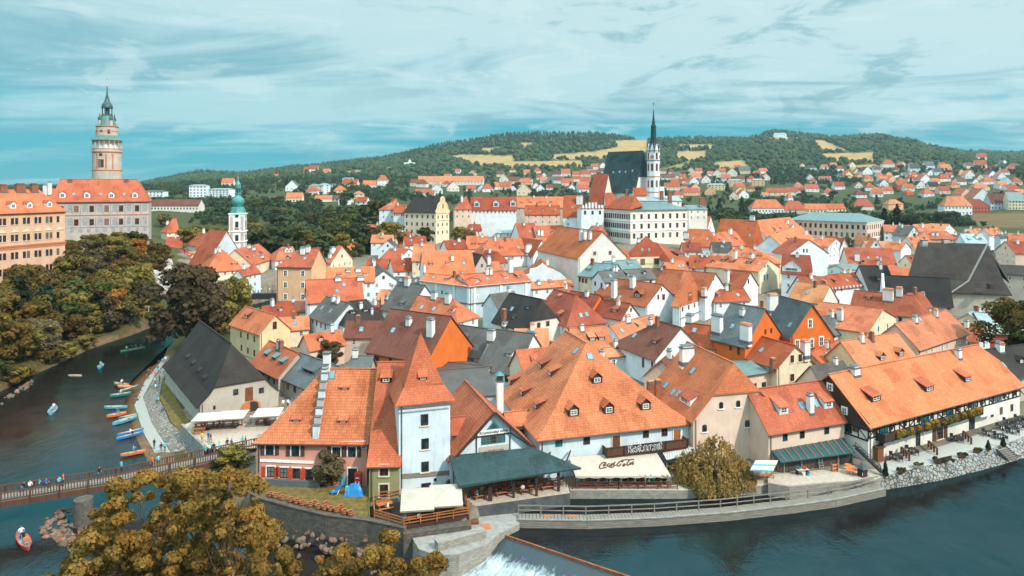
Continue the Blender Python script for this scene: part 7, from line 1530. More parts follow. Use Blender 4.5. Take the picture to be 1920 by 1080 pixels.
# ------------------------------------------------------------------ inn: balcony, sign, awnings
def inn():
 r=BIG['root'];u,n_,L=BIG['u'],BIG['n'],BIG['L'];fL,fR=.405,.955;zf=2.75
 W_=lambda f,z_,o=0.:Vector((BIG['A'].x,BIG['A'].y,0))+u*L*f-n_*o+Vector((0,0,z_))
 bl=MB();bl.slab([W_(fL,zf,1.5),W_(fR,zf,1.5),W_(fR,zf,-.02),W_(fL,zf,-.02)],[(0,1,2,3)],.2,'wood');fl=bl.build('balcony',r)
 b=MB();b.plate([W_(fL,zf - .15,1.5),W_(fR,zf - .15,1.5),W_(fR,zf+1.05,1.5),W_(fL,zf+1.05,1.5)],n_*.08,'wood');b.build('balcony_front',fl)
 for f in (fL,fR):b=MB();b.plate([W_(f,zf - .15,1.5),W_(f,zf+1.05,1.5),W_(f,zf+1.05,0),W_(f,zf - .15,0)],u*.07,'wood');b.build('balcony_side',fl)
 b=MB();b.bar(W_(fL,zf+1.1,1.5),W_(fR,zf+1.1,1.5),.18,.1,'woodd');b.build('handrail',fl)
 for f in (fL,.52,.66,.8,fR):b=MB();b.bar(W_(f,zf - .1,1.56),W_(f,zf+1.2,1.56),.12,.14,'woodd');b.build('balcony_post',fl)
 p0,d0,n0=on_wall(BIG,1155,826,0);door(r,(p0.x,p0.y,zf),n0,1.15,2.1,'frameb','trimc');p0,d0,n0=on_wall(BIG,1269,811,0);door(r,(p0.x,p0.y,zf),n0,1.1,2.0,'woodo','trimw')
 G=dict(n=([(0,1),(0,0)],[(0,.8),(.3,1),(.5,.8),(.5,0)]),u=([(0,1),(0,.15),(.15,0),(.5,.2)],[(.5,1),(.5,0)]),r=([(0,1),(0,0)],[(0,.75),(.25,1),(.4,.85)]),
   a=([(.05,.85),(.25,1),(.45,.8),(.45,0)],[(.45,.5),(.1,.35),(.05,.1),(.2,0),(.45,.15)]),e=([(.45,.1),(.2,0),(0,.2),(0,.75),(.2,1),(.42,.75),(.05,.45)],),
   s=([(.42,.85),(.2,1),(0,.78),(.42,.3),(.2,0),(0,.12)],),t=([(.1,1.4),(.1,.15),(.28,0),(.4,.1)],[(-.05,1),(.35,1)]),R=([(.05,1.4),(.15,1.25),(.15,.1),(0,0)],[(-.1,1.25),(.25,1.5),(.6,1.35),(.55,.95),(.2,.75)],[(.3,.75),(.6,.1),(.8,0)]))
 adv=dict(R=.95);x=0;pl=[]
 for c in 'Restaurant':pl+=[[(a+x,y) for a,y in s] for s in G[c]];x+=adv.get(c,.72 if c in 'nua' else .6)
 sc_=5.35/x;f0=.545;pt=lambda o:(lambda a,y:W_(f0,zf+.16,o)+u*a*sc_+Vector((0,0,y*sc_*.92)))
 sg=strokes_obj('sign_outline',fl,pl,(pt(1.60),-n_),(.17,.14),'white',.02);strokes_obj('lettering',sg,pl,(pt(1.64),-n_),(.075,.06),'textd',.02)
 TL,TR,BR,BL=P(1067,857,91.6),P(1229,845,95.0),P(1258,892,89.6),P(1079,893,89.0)
 t=thing('canvas_awning','long cream canvas awning with brown script lettering over the crowded terrace','awning',tuple(onz(1165,918,-.55)))
 V,Fc,nx,ny=[],[],42,8
 for j in range(ny+1):
  for i in range(nx+1):
   f,g=i/nx,j/ny;q=TL.lerp(TR,f).lerp(BL.lerp(BR,f),g);sag=-.07*math.sin(math.pi*((f*7)%1))*math.sin(math.pi*min(1,g*.8+.15));V.append(q+Vector((0,0,sag)))
 for i in range(nx+1):f=i/nx;V.append(BL.lerp(BR,f)+Vector((0,-.02,-.16 - .12*abs(math.sin(math.pi*f*7)))))
 b=MB();b.slab(V,[(j*(nx+1)+i,(j+1)*(nx+1)+i,(j+1)*(nx+1)+i+1,j*(nx+1)+i+1) for j in range(ny+1) for i in range(nx)],.02,'canvas');b.build('canvas',t)
 nn=(TR-TL).cross(BL-TL).normalized();nn=-nn if nn.z<0 else nn
 cb=BVHTree.FromPolygons([Vector(v) for v in b.v],b.f)
 def pt2(X,Y):return cb.ray_cast(EYE,ray(1100+X/17.45,845+Y/17.45).normalized())[0]+nn*.05
 S=[[(640,410),(580,385),(500,410),(430,490),(410,560),(450,590),(520,578),(640,555)],[(580,440),(540,490),(565,515),(605,490),(612,445),(580,440)],[(740,430),(690,450),(665,500),(695,520),(745,495)],[(855,425),(805,440),(778,490),(805,505),(855,450),(925,380)],[(925,380),(880,470),(905,500),(940,480)],[(740,540),(820,552),(890,532)],
  [(1160,385),(1190,350),(1130,342),(1050,390),(985,470),(1005,508),(1060,510),(1115,440)],[(1140,330),(1280,300),(1400,312),(1540,290)],[(1225,440),(1175,490),(1205,515),(1252,480),(1252,440),(1225,440)],[(1415,295),(1350,380),(1305,470),(1335,492),(1375,465)],[(1455,395),(1405,440),(1390,470),(1425,460),(1525,365)],[(1525,365),(1480,440),(1505,458),(1540,430)]]
 round_strokes('lettering',t,S,pt2,nn,.075,'textb')
 for px_ in (1082,1144,1210,1252):q=onz(px_,916,-.55);b=MB();b.box((q.x,q.y,-.55),(.16,.16,1.85),'woodg',0);[b.bar((q.x,q.y,.75),(q.x+s*.8,q.y,1.3),.1,.1,'woodg') for s in (-1,1)];b.build('post',t)
 railing('terrace_railing','brown timber railing in front of the awning terrace',[onz(a,c,-.55) for a,c in ((1074,917),(1160,917),(1270,917))],1.0,2.6,'wood',(.3,.62,.95))
 A2=[P(1239,843,95.5),P(1300,833,97.0),P(1306,849,94.5),P(1250,862,93.4)];t=thing('slatted_awning','pale striped slatted awning under the right end of the inn balcony','awning',tuple(onz(1275,890,-.55)))
 b=MB();b.slab(A2,[(0,3,2,1)],.06,'slats');b.build('canvas',t)
 for px_,py_ in ((1250,905),(1305,895)):q=onz(px_,py_,-.55);b=MB();b.box((q.x,q.y,-.55),(.12,.12,2.6),'woodg',0);b.build('post',t)
 q=onz(937,770,5.6);t=thing('lantern_chimney','tall white chimney with blue lantern cap left of the inn roof','chimney',(q.x,q.y,3));b=MB();b.box((q.x,q.y,2.5),(.95,.95,7.6),'chim',.25);b.build('stack',t)
 b=MB();b.box((q.x,q.y,10.1),(1.15,1.15,.2),'lead',.25);b.box((q.x,q.y,10.3),(.8,.8,.8),'iron',.25);b.box((q.x,q.y,11.1),(1.3,1.3,.5),'copper',.25,.2);b.build('lantern_cap',t)
inn()
# inn and mill link roof
house('passage_roof','low orange roofed passage between the mill gable and the inn',(955,797),(1000,792),ze=5.6,W=4,h=1.2,wall='stone',ov=.3)
house('passage_roof','small orange annex roof squeezed between white tower and mill gable',(845,811),(872,809),ze=6.2,W=4,h=1.4,wall='blue',ov=.4)
# ------------------------------------------------------------------ shed, yard
def shed():
 TL,TR,BR,BL=P(1442,839,95.4),P(1577,816,100.2),P(1605,848,95.6),P(1465,867,92.1);t=thing('timber_shed','long grey boarded shed with dark teal metal lean to roof','shed',tuple(onz(1530,885,0)))
 TL,TR=TL+Vector((0,-.25,.05)),TR+Vector((0,-.3,.05))
 b=MB();b.slab([BL,BR,TR,TL],[(0,1,2,3)],.12,ROOF['tealdark']);b.build('roof',t)
 b=MB()
 for i in range(10):f=(i+.7)/10.3;b.bar(BL.lerp(BR,f)+Vector((0,0,.05)),TL.lerp(TR,f)+Vector((0,0,.05)),.07,.07,'terracotta')
 b.build('standing_seams',t)
 G0,G1=onz(1466,889,0),onz(1604,870,0);d=(G1-G0);rot=math.atan2(d.y,d.x);q=(G0+G1)/2;n_=Vector((-d.y,d.x,0)).normalized();q+=n_*.5
 b=MB();b.box((q.x,q.y,-.2),(d.length,.15,2.1),'boards',rot);b.build('board_wall',t)
 for f in (.05,.28,.52,.78,.98):w=G0.lerp(G1,f)+n_*.35;b=MB();b.box((w.x,w.y,-.1),(.18,.18,2.0),'woodg',rot);b.build('post',t)
 w=G0.lerp(G1,.86)+n_*.38;b=MB();b.box((w.x,w.y,0),(.9,.1,1.75),'framed',rot);b.build('door',t)
 return G0,G1,n_
SG0,SG1,SN=shed()
def yard():
 q=onz(1431,893,.0);t=thing('garden_swing','brown timber garden swing with white and blue striped canopy','swing seat',tuple(q));C4=[P(1417,863,91.0),P(1459,863,91.2),P(1449,884,89.0),P(1406,882,88.8)]
 b=MB();b.slab(C4,[(0,3,2,1)],.05,'canvasw');cv=b.build('canopy',t)
 for g in (.45,.96):b=MB();b.bar(C4[0].lerp(C4[3],g)+Vector((0,0,.04)),C4[1].lerp(C4[2],g)+Vector((0,0,.04)),.22,.05,'cyan');b.build('stripe',cv)
 for a,c in ((1404,899),(1452,901),(1416,890),(1462,888)):w=onz(a,c,-.3);b=MB();b.bar(w,(q.x+(w.x-q.x)*.7,q.y+(w.y-q.y)*.3,1.6),.1,.1,'woodo');b.build('leg',t)
 b=MB();b.box((q.x,q.y - .2,.25),(2.1,.7,.1),'woodo',0);b.build('seat',t);b=MB();b.box((q.x,q.y+.15,.35),(2.1,.08,.55),'canvasw',0);b.build('backrest',t)
 q=onz(1504,890,0);t=thing('work_table','small outdoor table with blue and red things beside the shed','table',tuple(q));b=MB();b.box((q.x,q.y,.72),(1.7,.7,.08),'canvas',.15);b.build('table_top',t)
 for s in (-1,1):b=MB();b.box((q.x+s*.7,q.y,0),(.1,.6,.72),'woodd',.15);b.build('leg',t)
 for dx,m,lb,nm in ((-.5,'tealp','teal tub on the small table by the shed','tub'),(.35,'red','red pot on the small table by the shed','pot')):b=MB();b.lathe((q.x+dx,q.y,.8),[(.2,0),(.26,.3),(.22,.3),(.16,.05)],m,12);tag(b.build(nm),lb,nm)
 for dx,m,lb in ((.1,'white','white bucket under the small table'),(.75,'cyan','light blue bucket beside the small table')):b=MB();b.lathe((q.x+dx,q.y - .3,.02),[(.17,0),(.22,.42),(.19,.42),(.14,.04)],m,12);tag(b.build('bucket'),lb,'bucket')
 w=SG0.lerp(SG1,.52);t=thing('ladder','short white step ladder leaning on the boarded shed wall','ladder',tuple(w));b=MB()
 for s in (-1,1):b=MB();b.bar((w.x+s*.3,w.y - .3,0),(w.x+s*.25,w.y+.35,1.75),.07,.05,'concrete');b.build('ladder_side',t)
 for k in range(5):b=MB();f=(k+.6)/5.4;b.bar((w.x - .28,w.y - .3+.65*f,1.75*f),(w.x+.28,w.y - .3+.65*f,1.75*f),.12,.05,'concrete');b.build('rung',t)
 w=onz(1565,884,0);t=thing('plant_rack','small red timber rack standing by the shed','rack',tuple(w));
 for s in (-1,1):b=MB();b.box((w.x+s*.4,w.y,0),(.08,.4,1.1),'shutr' if 0 else 'trimo',.1);b.build('rack_side',t)
 for k in range(3):b=MB();b.box((w.x,w.y,.2+k*.36),(.75,.38,.05),'trimo',.1);b.build('shelf',t)
 for a,c,lb,r_ in ((1596,889,'round orange garden table in the yard',.75),(1590,881,'smaller orange round table behind the first',.45)):
  w=onz(a,c,0);t=thing('round_table',lb,'table',tuple(w));b=MB();b.lathe((w.x,w.y,.7),[(r_,0),(r_,.06)],'orangep',20);b.build('table_top',t);b=MB();b.lathe((w.x,w.y,0),[(.25,0),(.06,.08),(.05,.7)],'frame',10);b.build('pedestal',t)
 w=onz(1617,893,0);t=thing('smoke_oven','timber smoke oven with pyramid roof at the yard end','oven',tuple(w));b=MB();b.box((w.x,w.y,0),(.9,.9,1.2),'woodd',.4);b.build('oven_body',t);b=MB();b.box((w.x,w.y,1.2),(1.5,1.5,.75),'concreted',.4,.1);b.build('roof',t);b=MB();b.box((w.x - .1,w.y - .47,.3),(.4,.06,.4),'white',.4);b.build('oven_door',t)
 a,c=onz(1604,868,0),onz(1652,893,0);t=thing('yard_stairs','black metal stair with handrail between shed and hotel terrace','stairs',tuple(a));b=MB()
 b.bar(up(a,2.2),up(c,.5),.12,.3,'iron');b.build('stringer',t);b=MB();b.bar(up(a,3.0),up(c,1.4),.07,.07,'iron');b.build('handrail',t)
 for k in range(9):q=a.lerp(c,k/8);b=MB();b.box((q.x+.3,q.y+.4,2.2-1.7*k/8),(.5,1.0,.06),'iron',.3);b.build('step',t)
 for k in range(4):q=a.lerp(c,k/3);b=MB();b.bar(up(q,2.2-1.7*k/3),up(q,3.0-1.6*k/3),.05,.05,'iron');b.build('baluster',t)
yard()
# ------------------------------------------------------------------ hotel front
def hotel():
 r=HOTEL['root'];A_,u,n_,L,ze,Wd=HOTEL['A'],HOTEL['u'],HOTEL['n'],HOTEL['L'],HOTEL['ze'],HOTEL['W'];W_=lambda f,z_,o=.05:Vector((A_.x,A_.y,0))+u*L*f-n_*o+Vector((0,0,z_));S_=lambda c,z_,o=.05:Vector((A_.x,A_.y,0))+n_*Wd*c-u*o+Vector((0,0,z_))
 b=MB();zz=(3.35,4.3,5.35)
 for z_ in zz:b.bar(W_(0,z_),W_(1,z_),.1,.18,'beam')
 nb=34
 for i in range(nb+1):b.bar(W_(i/nb,3.35),W_(i/nb,5.45),.16,.09,'beam')
 for i in range(0,nb,4):
  b.bar(W_(i/nb,3.4),W_((i+1)/nb,4.3),.14,.08,'beam');b.bar(W_((i+3)/nb,3.4),W_((i+2)/nb,4.3),.14,.08,'beam')
 b.build('timber_frame',r)
 for f in (.085,.33,.49,.66,.83):window(r,W_(f,4.25,.06),-n_,1.9,1.9,'teal',one=False,nx=3)
 b=MB();h=HOTEL['h'];b.plate([S_(-.02,4.6),S_(1.02,4.6),S_(1.02,ze - .1),S_(.5,ze+h - .3),S_(-.02,ze - .1)],-u*.1,'woodd');g=b.build('boarded_gable',r)
 b=MB()
 for z_ in (3.0,4.5):b.bar(S_(0,z_),S_(1,z_),.1,.18,'beam')
 for i in range(9):b.bar(S_(i/8,3.0),S_(i/8,4.6),.15,.09,'beam')
 for i in (0,3,6):b.bar(S_(i/8,3.0),S_((i+1)/8,4.5),.13,.08,'beam')
 b.build('timber_frame',r)
 for c,z_ in ((.62,6.6),(.30,6.3),(.5,9.2)):window(r,S_(c,z_,.17),-u,.75,1.0,'trim',one=True)
 for c in (.25,.6):window(r,S_(c,3.8,.06),-u,1.0,1.1,'dark',one=True)
 f0,f1,zf=.04,.66,3.0;fl=MB();fl.slab([W_(f0,zf,1.4),W_(f1,zf,1.4),W_(f1,zf,0),W_(f0,zf,0)],[(0,1,2,3)],.18,'woodd');bal=fl.build('balcony',r)
 b=MB();b.plate([W_(f0,zf - .1,1.4),W_(f1,zf - .1,1.4),W_(f1,zf+1.0,1.4),W_(f0,zf+1.0,1.4)],n_*.08,'woodd');b.build('balcony_front',bal);b=MB();b.plate([W_(f0,zf - .1,1.4),W_(f0,zf+1.0,1.4),W_(f0,zf+1.0,0),W_(f0,zf - .1,0)],u*.07,'woodd');b.build('balcony_side',bal)
 for i in range(9):f=f0+(f1-f0)*(i+.3)/9;b=MB();b.bar(W_(f,zf-1.0,.08),W_(f,zf - .15,1.2),.16,.18,'woodd');b.build('bracket',bal)
 rng=np.random.default_rng(3);cl=[]
 for i in range(34):
  f=f0+.02+(f1-f0 - .03)*rng.random();q=W_(f,zf+.95+rng.normal()*.08,1.5);cl.append((q.x-wloc(bal).x,q.y-wloc(bal).y,q.z-wloc(bal).z,rng.uniform(.2,.42)))
 me=leafy('flowers',LEAF['amber'],cl[:20],2600,.07,rng);o=bpy.data.objects.new('flowers',me);o.parent=bal;COL.objects.link(o);me=leafy('vine',LEAF['brown'],[(a,c - .05,z_ - .45,r_*1.2) for a,c,z_,r_ in cl],3600,.08,rng);o=bpy.data.objects.new('trailing_plants',me);o.parent=bal;COL.objects.link(o)
 def base_at(px_,py_):p0,d0,n0=on_wall(HOTEL,px_,py_,0);return Vector((p0.x,p0.y,0)),n0
 for px_,py_,w,hh in ((1652,848,1.0,2.3),(1721,830,1.1,2.4),(1822,806,1.6,2.4)):
  q,n0=base_at(px_,py_);window(r,q+Vector((0,0,hh/2+.08)),n0,w,hh,'dark','glazed_door',nx=2,ny=4)
 q,n0=base_at(1762,820);window(r,q+Vector((0,0,1.35)),n0,1.7,2.5,'cream','glazed_door',nx=2,ny=4)
 d=Vector((-n0.y,n0.x,0))
 for s in (-1,1):w=q+d*s*1.5+n0*.06;b=MB();b.box((w.x,w.y,.05),(1.0,.08,2.7),'shutb',math.atan2(d.y,d.x));b.build('shutter',r)
 for px_,py_ in ((1860,789),(1877,784),(1897,776)):q,n0=base_at(px_,py_);window(r,Vector((q.x,q.y,1.7)),n0,.8,1.2,'brown',one=False)
 q,n0=base_at(1838,800);d=Vector((-n0.y,n0.x,0));t=thing('rolled_awning','white rolled out awning over the right hand terrace door','awning',(q.x,q.y,2.6));b=MB();b.slab([q+n0*.05-d*2.6+Vector((0,0,3.0)),q+n0*.05+d*2.6+Vector((0,0,3.0)),q+n0*1.4+d*2.6+Vector((0,0,2.55)),q+n0*1.4-d*2.6+Vector((0,0,2.55))],[(0,3,2,1)],.07,'canvasw');b.build('canvas',t)
 b=MB();b.bar(q+n0*1.4-d*2.6+Vector((0,0,2.5)),q+n0*1.4+d*2.6+Vector((0,0,2.5)),.12,.14,'frame');b.build('front_bar',t)
 q=onz(1640,863,0);t=thing('timber_cupboard','tall brown timber cupboard at the hotel corner','cupboard',tuple(q));b=MB();b.box((q.x+.5,q.y,0),(1.2,.9,2.0),'doorb',.4);b.build('body',t);b=MB();b.box((q.x+.5,q.y,2.0),(1.5,1.2,.1),'wood',.4);b.build('top',t)
 for a,c,L_,m,lb in ((1691,886,1.6,'wood','small brown boat shaped planter on the embankment edge'),(1723,877,2.1,'concrete','pale old rowing boat used as planter'),(1768,866,4.0,'woodd','long dark boat planter with green plants on the embankment edge'),(1804,857,1.8,'wood','brown boat planter right of the long dark one'),(1832,848,1.8,'wood','brown boat planter nearest the bank stairs')):
  q=onz(a,c,.05);t=thing('boat_planter',lb,'planter',tuple(q),'boat planters along the terrace');bm_=boat_shell(q,L_,.75,.45,R(24),m,'soil');bm_.build('hull',t);me=leafy('plants',LEAF['green'],[(rng.uniform(-.35,.35)*L_*math.cos(R(24)),rng.uniform(-.35,.35)*L_*math.sin(R(24)),.45,.28) for _ in range(4)],260,.09,rng);o=bpy.data.objects.new('plants',me);o.parent=t;COL.objects.link(o)
 for a,c,hh,lb in ((1660,892,2.1,'dark conical shrub in teal tub at the walkway end'),(1853,844,1.3,'dark conical shrub left of the bank stairs'),(1881,838,1.5,'dark conical shrub at the top of the bank stairs')):
  q=onz(a,c,.05);t=thing('conical_shrub',lb,'shrub',tuple(q));me=leafy('foliage',LEAF['dark'],[(0,0,.3+hh*f,.36*(1-f)+.05) for f in np.linspace(0,.92,9)],900,.06,rng);o=bpy.data.objects.new('foliage',me);o.parent=t;COL.objects.link(o);b=MB();b.lathe(tuple(q),[(.24,0),(.3,.35)],'tealp' if a==1660 else 'terracotta',12);b.build('pot',t)
 t0,t1=onz(1878,842,.1),onz(1899,862,-1.5);t=thing('bank_stairs','wooden steps with dark stringers down the stone embankment','stairs',tuple(t0));dd=Vector((1,.45,0)).normalized()*1.25
 for s in (-1,1):b=MB();b.bar(t0+dd*s+Vector((0,0,.12)),t1+dd*s+Vector((0,0,.12)),.16,.25,'framed');b.build('stringer',t)
 for k in range(6):f=(k+.5)/6;q=t0.lerp(t1,f);b=MB();b.box((q.x,q.y,q.z+.1),(2.4,.33,.07),'woodg',math.atan2(.45,1));b.build('step',t)
def boat_shell(q,L,wd,hh,rot,m,fill=None,rocker=.35,open_=True):
 """pointed open hull along rot, lying at q"""
 b=MB();n_=12;V=[];ca,sa=math.cos(rot),math.sin(rot)
 for i in range(n_+1):
  t=-1+2*i/n_;w=wd/2*(1-abs(t)**2.6)+.02;zr=rocker*hh*abs(t)**3
  for a,z_ in ((-w,hh+zr),(-w*.75,.12*hh+zr*.7),(0,zr*.6),(w*.75,.12*hh+zr*.7),(w,hh+zr),(w*.82,hh+zr),(w*.6,.3*hh+zr*.8),(-w*.6,.3*hh+zr*.8),(-w*.82,hh+zr)):
   x,y=t*L/2,a;V.append((q[0]+x*ca-y*sa,q[1]+x*sa+y*ca,q[2]+z_))
 out_f,in_f=[],[]
 for i in range(n_):
  for j in range(9):
   f=(i*9+j,(i+1)*9+j,(i+1)*9+(j+1)%9,i*9+(j+1)%9);(in_f if 5<=j<8 else out_f).append(f)
 b.add(V,out_f,m);b.add(V,in_f,'inside' if fill is None else fill);return b
MATS['soil']=plain('soil',(.05,.035,.025,1),.95,.1)
hotel()
# terrace tables: dark chairs and tables
def make_chair(q,rot,label,group):
 t=thing('terrace_chair',label,'chair',tuple(q),group);t.rotation_euler=(0,0,rot);z0=Vector(q)
 def pt(nm,bx):b=MB();[b.box((z0.x+c[0],z0.y+c[1],z0.z+c[2]),s,'framed',0) for c,s in bx];return b.build(nm,t)
 pt('seat',[((0,0,.43),(.46,.46,.05))]);pt('backrest',[((0,.22,.48),(.46,.04,.42))])
 for sx in (-1,1):
  for sy in (-1,1):pt('leg',[((sx*.2,sy*.2,0),(.04,.04,.43))])
 return t
def make_table(q,label,group):
 t=thing('terrace_table',label,'table',tuple(q),group);z0=Vector(q);b=MB();b.box((z0.x,z0.y,z0.z+.72),(1.0,.9,.05),'framed',.3);b.build('table_top',t)
 b=MB();b.box((z0.x,z0.y,z0.z),(.5,.5,.05),'framed',0);b.box((z0.x,z0.y,z0.z+.05),(.08,.08,.67),'framed',0);b.build('pedestal',t);return t
CH0=TB0=None
for i,(a,c) in enumerate(((1854,817),(1876,823),(1880,806),(1898,812),(1893,796),(1908,803),(1914,790),(1929,797),(1680,862),(1710,850),(1794,827))):
 q=onz(a,c,.05);lb='black table of the terrace cafe right of the awning door' if a>1850 else ('grey blue table by the first hotel door','grey blue table by the second hotel door','grey blue table between bench and awning door')[i-8];g='black cafe tables on the terrace' if a>1850 else None
 if TB0 is None:t=TB0=make_table(q,lb,g)
 else:
  t=copy_tree(TB0);t.location=q;t['label']=lb
  if not g and 'group' in t:del t['group']
 for k in range(4):
  ang=.3+k*math.pi/2;p=q+Vector((math.sin(ang)*-.85,math.cos(ang)*.85,0));lc='black chair round the cafe tables at the terrace end' if a>1850 else 'dark chair at a table along the hotel wall';gc='black cafe chairs' if a>1850 else 'chairs along the hotel wall'
  if CH0 is None:CH0=make_chair(p,-ang,lc,gc)
  else:t2=copy_tree(CH0);t2.location=p;t2.rotation_euler=(0,0,-ang);t2['label']=lc;t2['group']=gc
for a0,b0,a1,b1,lb in ((1690,850,1705,864,'brown timber barrier left of the second hotel door'),(1741,838,1757,853,'brown timber barrier between second and third door'),(1806,819,1821,833,'brown timber barrier left of the awning door')):
 A_,B_=onz(a0,b0,.05),onz(a1,b1,.05);t=thing('timber_barrier',lb,'barrier',tuple(A_));b=MB();b.bar(A_+Vector((0,0,.95)),B_+Vector((0,0,.95)),.3,.12,'wood');b.build('rail',t)
 for f in (0,.33,.66,1):q=A_.lerp(B_,f);b=MB();b.box((q.x,q.y,q.z),(.2,.2,.92),'wood',.3);b.build('post',t)
# ------------------------------------------------------------------ castle bank: walls and rock
for pts,z1,lb,m in ((((188,621),(215,613),(250,605),(288,598)),-.6,'pale river wall at the foot of the castle bank','stonew'),(((160,604),(185,600),(222,596),(252,590)),3.2,'higher pale garden wall behind the amber tree','stonew'),(((84,640),(100,632),(113,628)),2.2,'broken pale wall stub among the bushes by the river','stonew')):
 Q=[onz(a,c,z1-2.4) for a,c in pts];wall_run('bank_wall',lb,Q,z1+.4,z1-5,.7,m)
def crag():
 t=thing('rock_crag','pale bare rock crag under the castle hill','rock',tuple(hit_ground(300,535,150)));r=random.Random(4);b=MB()
 for i in range(26):
  px,py=r.uniform(286,318),r.uniform(486,548);g=hit_ground(px,py+4,150);s=r.uniform(2.0,4.6);n_=7;pr=[(s*.62,-s),(s*.6*r.uniform(.7,1.1),s*.1),(s*.42*r.uniform(.7,1.2),s*.55),(s*.12,s*.8)];b.lathe((g.x,g.y,g.z),pr,'stonegrey',n_,r.uniform(0,3))
 b.build('rock_face',t)
MATS['stonegrey']=plain('crag_rock',(.36,.33,.30,1),.95,.1,.5,.5)
crag()
q=hit_ground(262,590,150);t=thing('garden_tent','small white canopy tent on the bank under the castle','tent',tuple(q));b=MB();b.box((q.x,q.y,q.z+2.2),(4.6,3.6,.9),'canvasw',.2,.3);b.build('canopy',t)
for sx in (-1,1):
 for sy in (-1,1):b=MB();b.box((q.x+sx*2,q.y+sy*1.5,q.z - .5),(.12,.12,2.7),'frame',.2);b.build('post',t)
# ------------------------------------------------------------------ footbridge
def bridge():
 near=[(-260,985),(0,940),(217,905),(410,862),(486,845),(500,842)];N=[onz(a,c,0) for a,c in near];t=thing('footbridge','long brown timber footbridge with slatted railings over the river','bridge',tuple(onz(145,918,0)))
 FR=[]
 for i,q in enumerate(N):d=(N[min(i+1,5)]-N[max(i-1,0)]);FR.append(q+Vector((-d.y,d.x,0)).normalized()*2.5)
 dk_=MB();be=MB()
 for a,c,e,f in zip(N,N[1:],FR,FR[1:]):
  dk_.slab([a,c,f,e],[(0,1,2,3)],.12,'woodg')
  for p,q in ((a,c),(e,f)):be.bar(up(p,-.45),up(q,-.45),.3,.7,'wood')
 dk_.build('deck',t);be.build('beam',t)
 for line,sg in ((N,-1),(FR,1)):
  for a,c in zip(line,line[1:]):
   d=c-a;L=d.length;n_=Vector((-d.y,d.x,0)).normalized()*sg;rot=math.atan2(d.y,d.x);b=MB()
   for z_ in (.12,1.02):b.bar(up(a,z_)+n_*.04,up(c,z_)+n_*.04,.16 if z_>1 else .1,.12,'wood')
   k=int(L/.32)
   for i in range(k):q=a.lerp(c,(i+.5)/k);b.box((q.x,q.y,.12),(.11,.05,.9),'wood',rot)
   b.build('slatted_railing',t)
   k=max(1,round(L/3.1))
   for i in range(k):q=a.lerp(c,i/k);b=MB();b.bar(Vector((q.x,q.y,-.75))+n_*.2,Vector((q.x,q.y,.95))+n_*.12,.14,.16,'wood');b.build('post',t)
 q=onz(149,988,-4);b=MB();b.lathe((q.x,q.y+.8,-6),[(1.2,0),(1.12,5.3)],'stoned',20);b.build('pier',t)
bridge()
# ------------------------------------------------------------------ boulders
def rock_protos():
 out=[]
 for s in range(4):
  bm=bmesh.new();bmesh.ops.create_icosphere(bm,subdivisions=2,radius=.5);r=random.Random(s)
  pl=[Vector((r.uniform(-1,1),r.uniform(-1,1),r.uniform(-.6,1))).normalized() for _ in range(13)]
  for v in bm.verts:
   for p in pl:
    k=v.co.dot(p) - .24
    if k>0:v.co-=p*k*.97
  me=bpy.data.meshes.new('boulder');bm.to_mesh(me);bm.free();me.materials.append(M('rock'));out.append(me)
 return out
ROCKS=rock_protos()
def rocks(n,poly,z,sz,label,group,seed):
 r=random.Random(seed);k=0;xs=[p[0] for p in poly];ys=[p[1] for p in poly]
 while k<n:
  px,py=r.uniform(min(xs),max(xs)),r.uniform(min(ys),max(ys))
  if not in_poly(np.array([px]),np.array([py]),poly)[0]:continue
  q=onz(px,py,z);s=r.uniform(*sz);o=bpy.data.objects.new('boulder',r.choice(ROCKS));o.location=(q.x,q.y,max(ground(q.x,q.y),z - .25)+s*.12);o.rotation_euler=(r.uniform(-.5,.5),r.uniform(-.5,.5),r.uniform(0,6));o.scale=(s*r.uniform(.9,1.5),s,s*r.uniform(.6,.9));COL.objects.link(o);tag(o,label,'boulder',group);k+=1
rocks(150,[(74,978),(110,955),(160,955),(215,975),(180,1005),(150,1035),(110,1020),(80,1000)],-3.9,(.6,1.7),'reddish boulder heaped round the bridge pier','boulders round the bridge pier',1)
r_=random.Random(2)
for i in range(150):
 f=r_.random()*(len(GW)-1.25);j=int(f);a,c=GW[j],GW[j+1];d=(c-a).normalized();n_=Vector((d.y,-d.x,0));n_=-n_ if n_.y>0 else n_;k=r_.random();q=a.lerp(c,f-j)+n_*(.5+3.2*k);s=r_.uniform(.4,1.25)
 o=bpy.data.objects.new('boulder',r_.choice(ROCKS));o.location=(q.x,q.y,-2.4-1.75*k+r_.uniform(-.2,.2));o.rotation_euler=(r_.uniform(-.6,.6),r_.uniform(-.6,.6),r_.uniform(0,6));o.scale=(s*1.3,s,s*.8);COL.objects.link(o);tag(o,'pale boulder on the shore below the garden wall','boulder','boulders below the garden wall')
rocks(36,[(262,715),(300,668),(306,672),(270,722),(255,760),(249,756)],-3.6,(.25,.7),'small stone along the beach edge','stones along the beach',3)
rocks(22,[(0,745),(60,712),(60,722),(0,760)],-3.7,(.6,1.8),'rough boulder at the foot of the castle bank','boulders of the castle bank',4)
